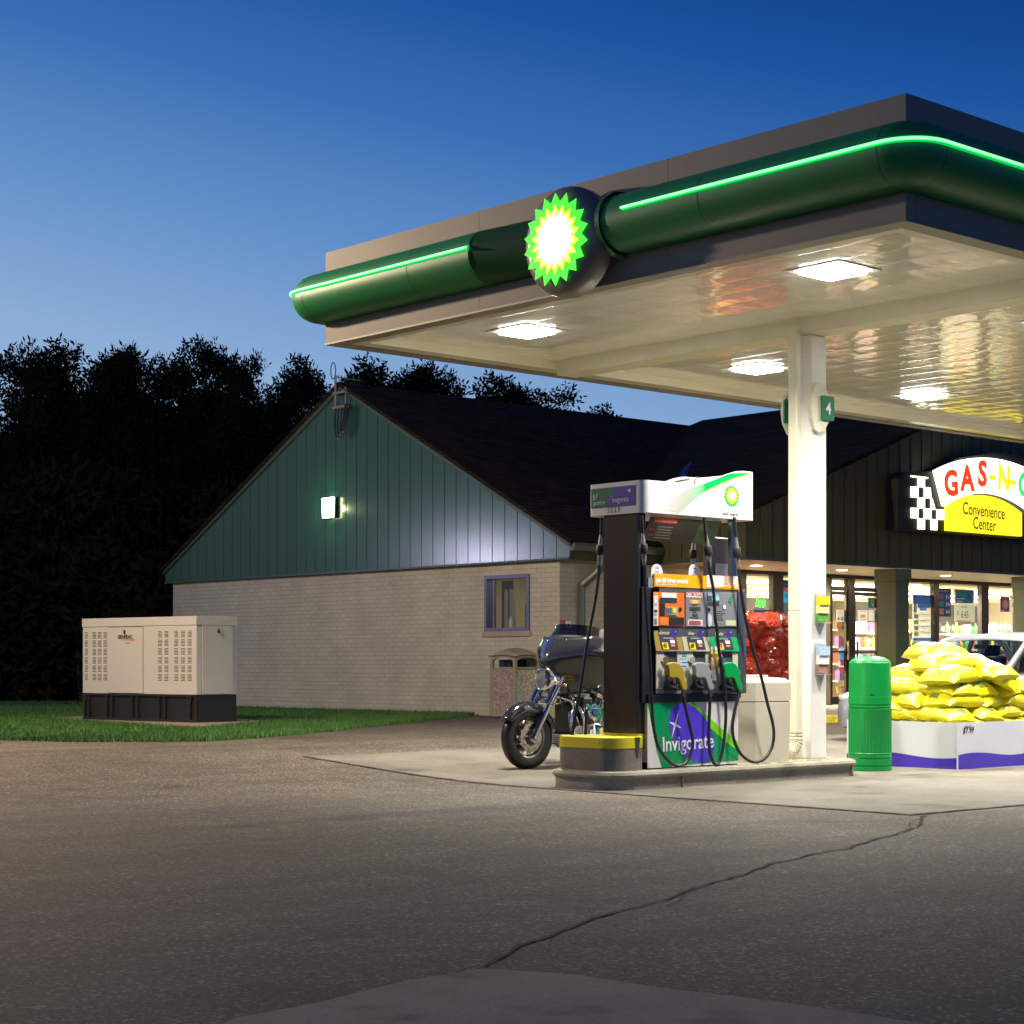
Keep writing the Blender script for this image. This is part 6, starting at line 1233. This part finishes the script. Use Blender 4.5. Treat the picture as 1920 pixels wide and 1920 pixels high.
for s_ in (-1, 1):
    b = MB(); b.tube([(1.46, s_ * .80, .91), (1.82, s_ * .735, 1.13), (2.20, s_ * .655, 1.35), (2.45, s_ * .635, 1.405), (2.9, s_ * .62, 1.425), (3.35, s_ * .615, 1.395), (3.6, s_ * .63, 1.32), (4.15, s_ * .74, .96)], [.045, .040, .036, .03, .03, .034, .045, .06], 8); b.tube([(2.85, s_ * .80, .93), (2.85, s_ * .63, 1.41)], .035, 8); CP(b, 'pillars', M_cp, smooth=60)
    b = MB(); b.add([(1.62, s_ * .80, .95), (2.84, s_ * .80, .95), (2.84, s_ * .635, 1.39), (2.42, s_ * .64, 1.385), (2.2, s_ * .66, 1.33)], [(0, 1, 2, 3, 4)]); b.add([(2.88, s_ * .80, .95), (3.95, s_ * .76, .97), (3.5, s_ * .635, 1.34), (2.88, s_ * .63, 1.39)], [(0, 1, 2, 3)]); CP(b, 'side_window', M_cg, recalc=False)
    b = MB(); b.ell((1.78, s_ * .98, .99), .05, .10, .065, 14, 8); b.tube([(1.80, s_ * .88, .97), (1.78, s_ * .95, .98)], .02, 6); CP(b, 'mirror', M_cp, smooth=True)
    for cxw in (.92, 3.62):
        b = MB(); b.lathe([(.20, .0), (.31, .0), (.325, .04), (.325, .17), (.31, .20), (.20, .2), (.20, .0)], (cxw, s_ * .905 - (.2 if s_ > 0 else 0) , .325), 'y', 32); b.f = b.f[:-2]; b.m = b.m[:-2]; w_ = CP(b, 'wheel', M_rub, smooth=40); b = MB(); b.lathe([(.0, .03), (.19, .02), (.2, .0)], (cxw, s_ * .905 - (.03 if s_ > 0 else -.0), .325), 'y', 24); CP(b, 'hub_cap', M_eng, w_, smooth=30)
    b = MB(); b.ell((.12, s_ * .66, .60), .10, .13, .065, 14, 8); CP(b, 'headlight', mat('headlamp_glass', (.6, .62, .62), .08, .3, coat=1), smooth=True)
    b = MB(); b.box(1.6, 1.62, s_ * .91 - .002, s_ * .91 + .002, .25, .9); b.box(2.83, 2.845, s_ * .905 - .004, s_ * .905 + .004, .25, .9); CP(b, 'door_seam', M_gap)
b = MB(); b.box(-.012, .03, -.34, .34, .40, .56); CP(b, 'grille', M_black, bevel=.01)
b = MB(); b.box(1.52, 1.9, -.68, .68, .86, .93); CP(b, 'dashboard', M_bd, bevel=.03)
for y_s in (-.36, .36): b = MB(); b.prism([(2.3, .45), (2.75, .45), (2.95, 1.12), (2.84, 1.14), (2.65, .62), (2.3, .58)], 'y', y_s - .23, y_s + .23); b.prism([(2.86, 1.15), (2.95, 1.15), (2.98, 1.30), (2.90, 1.30)], 'y', y_s - .11, y_s + .11); CP(b, 'seat', mat('seat_cloth', (.03, .03, .032), .8), bevel=.03)
b = MB(); b.tube([(1.98 + .08 * math.cos(a), -.36 + .18 * math.sin(a), .98 + .16 * math.cos(a)) for a in [rad(15 * k) for k in range(25)]], .014, 8); CP(b, 'steering_wheel', M_dark, smooth=True)
b = MB(); b.box(2.1, 2.12, -.10, .10, 1.24, 1.30); rm = CP(b, 'rear_mirror', M_bd, bevel=.01); 
fr = thing('air_freshener', 'green and yellow tree shaped air freshener hanging inside the car windscreen', 'air freshener', (cxu + 2.07, cyv - .02, gz(20.5, 14.3) + 1.06)); b = MB(); b.prism([(-.035, -.0), (.035, 0), (.02, .04), (.028, .04), (.0, .10), (-.028, .04), (-.02, .04)], 'x', -.002, .002); b.build('card', mat('freshener_green', (.02, .45, .25), .4), fr, local=True); b = MB(); b.prism([(-.02, .04), (.02, .04), (0, .10)], 'x', -.004, -.0025); b.build('yellow_tip', mat('freshener_yellow', (.8, .75, .03), .4), fr, local=True); b = MB(); b.tube([(0, 0, .10), (.03, 0, .2)], .002, 4); b.build('string', M_bd, fr, local=True)

# ================================================================ SHOP WINDOW POSTERS AND NEON
def WR(px0, py0, px1, py1, y=GV + .03):
    D = y / (FY + RY * ((px0 + px1) / 2 - 960) / FPX); return pv(px0, py0, y)[0], pv(px1, py0, y)[0], EYE + (HOR - py1) * D / FPX, EYE + (HOR - py0) * D / FPX
def poster(name, label, px0, py0, px1, py1, col, blocks=(), texts=(), y=GV + .03, cat='poster', glow=.0):
    x0, x1, z0, z1 = WR(px0, py0, px1, py1, y); t = thing(name, label, cat, ((x0 + x1) / 2, y, z0)); b = MB(); b.box(x0, x1, y, y + .006, z0, z1); b.build('sheet', translucent(mat('ps_%d_%d_%d' % tuple(int(c * 999) for c in col), col, .5)), t)
    for i, (u0, v0, u1, v1, c) in enumerate(blocks): b = MB(); b.box(x0 + (x1 - x0) * u0, x0 + (x1 - x0) * u1, y - .003 - .0004 * i, y - .001, z1 - (z1 - z0) * v1, z1 - (z1 - z0) * v0); b.build('print_block', translucent(mat('pb_%d_%d_%d' % tuple(int(q_ * 999) for q_ in c), tuple(min(.9, q_ * 1.3) for q_ in c), .5, noise=(35, .25))), t)
    for s_, u, v, h, c, sx in texts: txt(s_, h * (z1 - z0), (x0 + (x1 - x0) * u, y - .010, z1 - (z1 - z0) * v), '-y', mat('pt_%d_%d_%d' % tuple(int(q_ * 999) for q_ in c), c, .5), t, sx=sx)
    return t
W_, K_ = (.75, .75, .72), (.03, .03, .03)
rowsb = []
for k in range(4):
    v = .42 + .125 * k; rowsb += [(.08, v, .28, v + .09, (.35, .42, .2) if k % 2 else (.3, .3, .25)), (.33, v, .9, v + .012, (.3, .35, .4)), (.33, v + .03, .8, v + .04, (.45, .5, .55)), (.0, v - .02, 1, v - .012, (.45, .6, .75))]
poster('ice_drink_poster', 'tall white and blue poster with four rows of small print in the shop window', 1711, 1115, 1748.5, 1203, W_, [(.03, .01, .97, .20, (.03, .18, .48)), (.25, .20, .9, .28, (.05, .22, .52)), (.35, .28, .7, .34, (.12, .3, .55)), (.06, .2, .2, .38, (.25, .28, .3))] + rowsb + [(.03, .92, .97, .985, (.08, .25, .62))], [('SLUSH', .5, .965, .022, W_, 1)])
poster('price_board', 'dark price board with red, green and orange rows behind the shop glass', 1757.5, 1103, 1783, 1156, (.03, .025, .025), [(.02, .20, .45, .38, (.42, .04, .05)), (.02, .46, .45, .64, (.02, .22, .08)), (.02, .72, .45, .92, (.75, .25, .02))], [('TOTAL PRICE', .42, .13, .065, W_, .85), ('$7.21', .74, .36, .12, W_, .62), ('$7.48', .74, .62, .12, W_, .62), ('$6.36', .74, .88, .12, W_, .62)])
poster('green_sign_board', 'dark green notice with a narrow white strip, above the 6.45 price card', 1789, 1105, 1827, 1133, (.70, .68, .60), [(.06, .05, .94, .92, (.03, .16, .12)), (.62, .22, .84, .68, (.01, .07, .06)), (.10, .62, .5, .66, W_), (.12, .78, .4, .84, W_)])
poster('price_card', 'pale price card reading 6.45 in the shop window', 1790, 1134, 1828, 1166, (.55, .56, .48), [(.1, .92, .75, .99, (.6, .25, .2))], [('SPECIAL PRICE', .45, .18, .08, K_, .8), ('6.45', .48, .78, .42, K_, .75), ('$', .14, .6, .25, K_, .8)])
t = poster('maple_leaf_poster', 'dark red poster with an orange maple leaf by the right pillar', 1876, 1119, 1893, 1147, (.22, .03, .02), [(.1, .88, .4, .94, W_)])
x0, x1, z0, z1 = WR(1876, 1119, 1893, 1147); cx, cz = (x0 + x1) / 2, (z0 + z1) / 2; pts = []
for i in range(22): a = 2 * math.pi * i / 22; R_ = (.12 if i % 2 == 0 else .07) * (1 if i not in (11, ) else .6); pts.append((cx + R_ * math.sin(a), cz + R_ * math.cos(a)))
b = MB(); b.prism(pts, 'y', GV + .022, GV + .025); b.build('leaf_print', mat('leaf_orange', (.75, .40, .05), .5), t)
poster('small_price_card', 'narrow white price card beside the maple leaf poster', 1894, 1117, 1904, 1150, (.70, .70, .64), [(.1, .1, .9, .14, K_)], [('$6.', .5, .62, .22, K_, .6)])
poster('landscape_poster', 'blue sky landscape poster standing above the red sacks', 1413, 1143, 1445, 1180, (.10, .24, .48), [(.0, .0, 1, .25, (.07, .18, .38)), (.0, .55, 1, .75, (.35, .50, .60)), (.2, .42, .75, .6, (.25, .13, .08)), (.05, .5, .3, .62, (.3, .16, .10))])
poster('sale_poster', 'blue and red SALE poster on the narrow shop window', 1468, 1088, 1486, 1165, (.10, .32, .42), [(0, 0, 1, .18, (.03, .10, .15)), (0, .18, 1, .28, (.7, .07, .03)), (.0, .55, 1, 1, (.22, .25, .15))], [('SALE', .5, .42, .08, K_, .9), ('BEST', .5, .26, .06, W_, .9)])
poster('snow_cone_card', 'small pale notice taped high on the left glass door', 1569, 1143, 1584, 1166, W_, [(.15, .2, .85, .25, (.4, .4, .4)), (.15, .4, .85, .44, (.4, .4, .4)), (.1, .65, .35, .85, (.1, .25, .45)), (.5, .6, .8, .9, (.2, .4, .6))])
poster('menu_notice', 'white notice with an orange picture on the right glass door', 1609, 1144, 1627, 1166, W_, [(.2, .1, .8, .14, (.3, .3, .3)), (.25, .38, .75, .62, (.75, .45, .08)), (.2, .78, .8, .82, (.4, .4, .4))])
poster('menu_notice', 'plain white notice at the right edge of the right glass door', 1629, 1144, 1643, 1164, (.72, .72, .70), [(.15, .2, .85, .24, (.4, .4, .4)), (.15, .5, .85, .53, (.5, .4, .4))])
poster('window_decal', 'green square decal with an orange shape high on the right glass door', 1628, 1121, 1644, 1140, (.03, .20, .10), [(.3, .15, .75, .6, (.85, .42, .05)), (.4, .6, .8, .85, (.80, .55, .08))])
poster('red_price_tag', 'pink and blue ticket low on the left glass door', 1573, 1215, 1586, 1256, (.55, .65, .80), [(.05, .1, .9, .6, (.35, .55, .75)), (.2, .55, .8, .8, (.8, .1, .2)), (.0, .88, 1, 1, (.75, .05, .08))])
NEON = {'I': [[(.35, 1), (.05, 0)]], 'c': [[(.52, .50), (.38, .60), (.18, .48), (.06, .2), (.16, .0), (.40, .08)]], 'e': [[(.08, .28), (.38, .34), (.48, .50), (.34, .60), (.16, .48), (.05, .2), (.16, .0), (.42, .10)]], 'B': [[(.30, 1), (.0, 0), (.35, .02), (.52, .2), (.42, .42), (.16, .5), (.48, .58), (.60, .85), (.45, 1), (.30, 1)]], 'r': [[(.22, .6), (.05, 0)], [(.14, .32), (.32, .56), (.48, .56)]]}
for word, px, py, h, lab in (('Ice', 1417, 1137, .19, 'green neon sign reading Ice in the left shop window'), ('Beer', 1538, 1137, .17, 'green neon sign reading Beer, partly hidden by the white column')):
    X, Z = pv(px, py, GV + .09); t = thing('neon_sign', lab, 'neon sign', (X, GV + .09, Z)); b = MB(); xx = X
    for ch in word:
        for st2 in NEON[ch]: b.tube(smoothpath([(xx + u * h * .75, GV + .08, Z + v * h) for u, v in st2], 4), .016, 6)
        xx += h * (.42 if ch == 'I' else .46 if ch != 'B' else .52) * 1.0
    b.build('neon_tube', E('neon_green', (.04, 1.0, .02), 2.6), t, smooth=True)
    b = MB(); b.box(X - .02, xx, GV + .10, GV + .105, Z - .04, Z - .03); b.build('backing_bar', M_dark, t)
# goods shelves
prot = []; cols_g = [(.75, .06, .03), (.8, .55, .03), (.06, .2, .6), (.75, .75, .72), (.08, .4, .1), (.75, .28, .04), (.35, .55, .7), (.10, .08, .08), (.7, .65, .2), (.45, .10, .3)]
for i, c in enumerate(cols_g):
    b = MB(); k = i % 3
    if k == 0: b.box(-.07, .07, -.05, .05, 0, .22)
    elif k == 1: b.lathe([(.045, 0), (.05, .02), (.05, .15), (.018, .21), (.018, .25), (0, .25)], (0, 0, 0), 'z', 12)
    else: b.grid([[(-.08, -.02, 0), (0, -.04, 0), (.08, -.02, 0), (0, .03, 0)], [(-.085, -.03, .1), (0, -.06, .1), (.085, -.03, .1), (0, .05, .1)], [(-.08, -.002, .21), (0, -.004, .215), (.08, -.002, .21), (0, .003, .215)]], close=True)
    o = b.build(['packet', 'bottle', 'snack_bag'][k], mat('goods_%d' % i, c, .35, noise=(22, .5)), smooth=40 if k else False); prot.append([o, 0])
gr = random.Random(9)
units = [('between the red sacks and the doors', pv(1455, 1200, 23.6)[0], pv(1560, 1200, 23.6)[0], 23.6), ('inside the left glass door', pv(1556, 1200, 22.75)[0] + .1, pv(1590, 1200, 22.75)[0], 22.75), ('behind the right glass door', pv(1592, 1200, 24.2)[0], pv(1655, 1200, 24.2)[0], 24.2), ('behind the glass left of the tall poster', pv(1698, 1200, 22.9)[0], pv(1765, 1200, 22.9)[0], 22.9), ('behind the price boards', pv(1765, 1200, 24.6)[0], pv(1850, 1200, 24.6)[0], 24.6), ('by the right hand pillar', pv(1850, 1200, 23.4)[0], pv(1915, 1200, 23.4)[0], 23.4)]
for lab, x0, x1, y in units:
    t = thing('goods_shelf', 'shop shelf unit ' + lab, 'shelf', ((x0 + x1) / 2, y, FL)); b = MB(); b.box(x0 - .03, x1 + .03, y + .12, y + .14, FL, FL + 1.62); b.build('back_board', mat('shelf_back', (.55, .50, .36), .6), t)
    for k in range(5):
        z = FL + .12 + .33 * k; b = MB(); b.box(x0 - .03, x1 + .03, y - .12, y + .12, z - .02, z); b.box(x0 - .03, x1 + .03, y - .135, y - .121, z - .04, z + .005); b.build('shelf_board', mat('shelf_edge', (.70, .66, .52), .5), t)
        n_ = max(3, int((x1 - x0) / .19)); 
        for i in range(n_):
            p = gr.choice(prot); o = p[0] if p[1] == 0 else p[0].copy()
            if p[1]: C.objects.link(o)
            p[1] += 1; o.location = (x0 + .09 + (x1 - x0 - .18) * (i + .5) / n_ + gr.uniform(-.02, .02), y - .04, z + .0005); s_ = gr.uniform(.85, 1.1); o.scale = (s_ * 1.15, s_, s_); o.rotation_euler = (0, 0, gr.uniform(-.3, .3))
            lv = ['bottom', 'second', 'middle', 'fourth', 'top'][k]; o['category'] = 'shop item'; o['label'] = f'small colourful item on the {lv} shelf {lab}'; o['group'] = f'items on the {lv} shelf {lab}'
# counter and cooler deep in the shop
t = thing('shop_counter', 'orange fronted counter deep inside the shop on the right', 'counter', (33, 27, FL)); b = MB(); b.box(30, 37, 26.8, 27.6, FL, FL + 1.0); b.build('counter_body', mat('counter_orange', (.75, .33, .06), .5, noise=(2, .2)), t); b = MB(); b.box(29.95, 37.05, 26.75, 27.65, FL + 1.0, FL + 1.05); b.build('worktop', M_white, t)
t = thing('drinks_cooler', 'bright glass fronted drinks cooler along the back wall of the shop', 'cooler', (28, 29.5, FL)); b = MB(); b.box(25, 32, 29.2, 30, FL, FL + 2.0); b.build('cabinet', mat('cooler_white', (.7, .7, .66), .4), t); b = MB()
for k in range(7): b.box(25.05 + k, 25.95 + k, 29.17, 29.19, FL + .15, FL + 1.9)
b.build('cooler_doors', E('cooler_glow', (.8, .9, 1), .8), t)

# ================================================================ TREES
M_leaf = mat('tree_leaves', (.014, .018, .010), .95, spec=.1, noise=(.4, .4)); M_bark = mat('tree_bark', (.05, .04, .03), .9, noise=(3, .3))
def leafmesh(name, blobs, n_, seed, size):
    r = np.random.default_rng(seed); wts = np.array([q_[3] ** 2 for q_ in blobs]); idx = r.choice(len(blobs), n_ // 9, p=wts / wts.sum()); B_ = np.array([[q_[0], q_[1], q_[2], q_[3]] for q_ in blobs])[idx]
    d = r.normal(size=(len(idx), 3)); d /= np.linalg.norm(d, axis=1)[:, None]; cen = B_[:, :3] + d * (B_[:, 3] * r.uniform(.45, 1.05, len(idx)) ** .8)[:, None] * np.array([1, 1, .8])
    ax = r.normal(size=(len(idx), 3)) + d * 1.2; ax[:, 2] -= .3; ax /= np.linalg.norm(ax, axis=1)[:, None]; sd = np.cross(ax, r.normal(size=ax.shape)); sd /= np.linalg.norm(sd, axis=1)[:, None]
    Vs = []; 
    for k in range(9):                                    # leaflets along a drooping rib
        o_ = cen + ax * (k - 4) * size * .42 * 1.0; o_[:, 2] -= ((k - 4) * .42) ** 2 * size * .25; s2 = (1 if k % 2 else -1) * (0 if k == 8 else 1); L_ = size * r.uniform(.8, 1.2, (len(idx), 1))
        dr_ = sd * s2 + ax * .55; dr_ /= np.linalg.norm(dr_, axis=1)[:, None]; wv = np.cross(dr_, r.normal(size=ax.shape)); wv /= np.linalg.norm(wv, axis=1)[:, None]
        q_ = np.stack([o_, o_ + dr_ * L_ * .5 + wv * L_ * .17, o_ + dr_ * L_, o_ + dr_ * L_ * .5 - wv * L_ * .17], 1); Vs.append(q_)
    V = np.concatenate(Vs).reshape(-1, 3); n4 = len(V) // 4; me = bpy.data.meshes.new(name); me.vertices.add(len(V)); me.vertices.foreach_set('co', V.ravel().astype(np.float32)); me.loops.add(len(V)); me.loops.foreach_set('vertex_index', np.arange(len(V))); me.polygons.add(n4); me.polygons.foreach_set('loop_start', np.arange(0, len(V), 4)); me.polygons.foreach_set('loop_total', np.full(n4, 4)); me.update(); me.materials.append(M_leaf); return me
tp = []
for k in range(5):
    r = random.Random(40 + k); H_ = 10.0; bl = [(r.gauss(0, .3), r.gauss(0, .3), H_ - .75, .75)]
    for i in range(14):
        z = r.uniform(1.5, H_ - 1.6) if i > 3 else r.uniform(H_ - 3.4, H_ - 1.3); rad_ = (2.7 if i > 3 else 1.9) * math.sin(math.pi * min(1, (z + .5) / (H_ + 1.2))) ** .7; a = r.uniform(0, 6.28); bl.append((math.cos(a) * rad_ * r.uniform(.3, .95), math.sin(a) * rad_ * r.uniform(.3, .95), z, r.uniform(.6, 1.15)))
    for i in range(7): a = r.uniform(0, 6.28); bl.append((math.cos(a) * 1.9, math.sin(a) * 1.9, r.uniform(6.0, H_ - .5), r.uniform(.3, .6)))
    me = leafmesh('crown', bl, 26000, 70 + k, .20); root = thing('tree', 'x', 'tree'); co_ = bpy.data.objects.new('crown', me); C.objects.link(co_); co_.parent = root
    b = MB(); b.tube([(0, 0, -.3), (.05, .05, 2.5), (.0, .1, 5.5), (0, 0, 8.6)], [.24, .19, .12, .04], 9)
    for q_ in bl[1:12]: b.tube([(0, 0, q_[2] * .55), (q_[0] * .5, q_[1] * .5, q_[2] * .82), (q_[0], q_[1], q_[2])], [.08, .05, .02], 6)
    b.build('trunk', M_bark, root, local=True, smooth=True); tp.append(root)
TL = [(-45, 640, 46, 'dark leafy tree cut by the left edge of the picture'), (50, 626, 47, 'dark tree with a broad top, second from the left edge'), (100, 655, 53, 'dark tree just left of the notch of sky at the far left'), (200, 642, 49, 'flat topped dark tree right of the first notch of sky'), (246, 648, 56, 'dark tree between the flat topped tree and the tallest one, left of the tallest'), (298, 655, 50, 'lower dark tree leaning against the tallest one'),
      (356, 616, 52, 'tallest dark tree in the left half of the tree line'), (412, 645, 57, 'dark tree on the right shoulder of the tallest tree'), (466, 700, 50, 'low dark tree in the dip left of the gable'), (515, 700, 55, 'low thin tree just left of the narrow pointed tree'), (565, 655, 58, 'narrow pointed dark tree to the left of the aerial mast'), (608, 682, 62, 'dark tree right behind the aerial mast'),
      (655, 700, 64, 'dark tree behind the gable peak'), (703, 684, 68, 'thin open tree with sky showing through, right of the gable peak'), (765, 672, 63, 'broad dark tree above the roof, cut by the canopy edge'), (832, 682, 67, 'dark tree above the roof, next right of the broad one'), (895, 690, 70, 'dark tree over the middle of the roof ridge'), (952, 705, 66, 'dark tree over the roof ridge, third from the right end'), (995, 708, 69, 'round dark tree above the roof, second from the right end'), (1040, 752, 74, 'smallest dark tree, last on the right above the roof')]
def place_tree(root, px, py, D, wscale=1.0):
    t_ = (px - 960) / FPX; x, y = D * (FX + RX * t_), D * (FY + RY * t_); H_ = EYE + (HOR - py) * D / FPX; s_ = (H_ - .2) / 10.15; root.location = (x, y, .2); root.scale = (s_ * wscale, s_ * wscale, s_); return root
for i, (px, py, D, lab) in enumerate(TL):
    k = [0, 1, 2, 3, 4, 2, 0, 3, 1, 4, 2, 0, 4, 1, 3, 2, 0, 4, 1, 3][i]; first = k in (0, 1, 2, 3, 4) and tp[k].get('label') == 'x'
    root = tp[k] if first else dup(tp[k], (0, 0, 0)); root['label'] = lab; root['category'] = 'tree'; root['group'] = 'trees behind the store'
    place_tree(root, px, py, D, [.72, .82, .66, .9, .76][i % 5] + .12 * (px > 640)); root.rotation_euler = (0, 0, i * 1.7)
# shrubs in front of the trees on the left, dark wood mass behind
r = random.Random(8); bm_ = []
for i in range(8): bm_.append((r.uniform(-1.4, 1.4), r.uniform(-1, 1), r.uniform(.5, 3.2), r.uniform(.8, 1.3)))
sm = leafmesh('foliage', bm_, 9000, 99, .25); sh0 = thing('shrub', 'x', 'shrub'); o = bpy.data.objects.new('foliage', sm); C.objects.link(o); o.parent = sh0; b = MB()
for q_ in bm_[:5]: b.tube([(0, 0, -.1), (q_[0] * .6, q_[1] * .6, q_[2] * .6), (q_[0], q_[1], q_[2])], [.06, .04, .015], 6)
b.build('stem', M_bark, sh0, local=True)
sl_labs = ['big dark shrub at the far left edge behind the lawn', 'big dark shrub behind the lawn, second from the left edge', 'big dark shrub behind the lawn, left of the generator', 'big dark shrub straight behind the left end of the generator', 'big dark shrub straight behind the middle of the generator', 'big dark shrub between the generator and the brick wall', 'big dark shrub touching the far corner of the brick wall']
for i, lab in enumerate(sl_labs):
    root = sh0 if i == 0 else dup(sh0, (0, 0, 0)); px = -30 + 62 * i; D = 43 + (i % 3) * 1.6; t_ = (px - 960) / FPX; root.location = (D * (FX + RX * t_), D * (FY + RY * t_), .2); root.rotation_euler = (0, 0, i * 1.3); s_ = 1.25 + .15 * (i % 2); root.scale = (s_, s_, s_); root['label'] = lab; root['category'] = 'shrub'; root['group'] = 'shrubs under the trees'
wb = []; r = random.Random(77)
for i in range(150): px = r.uniform(-150, 720); D = r.uniform(58, 66); t_ = (px - 960) / FPX; zmax = EYE + (HOR - 830) * D / FPX; wb.append((D * (FX + RX * t_), D * (FY + RY * t_), r.uniform(.3, zmax - 1.3), r.uniform(1.2, 1.9)))
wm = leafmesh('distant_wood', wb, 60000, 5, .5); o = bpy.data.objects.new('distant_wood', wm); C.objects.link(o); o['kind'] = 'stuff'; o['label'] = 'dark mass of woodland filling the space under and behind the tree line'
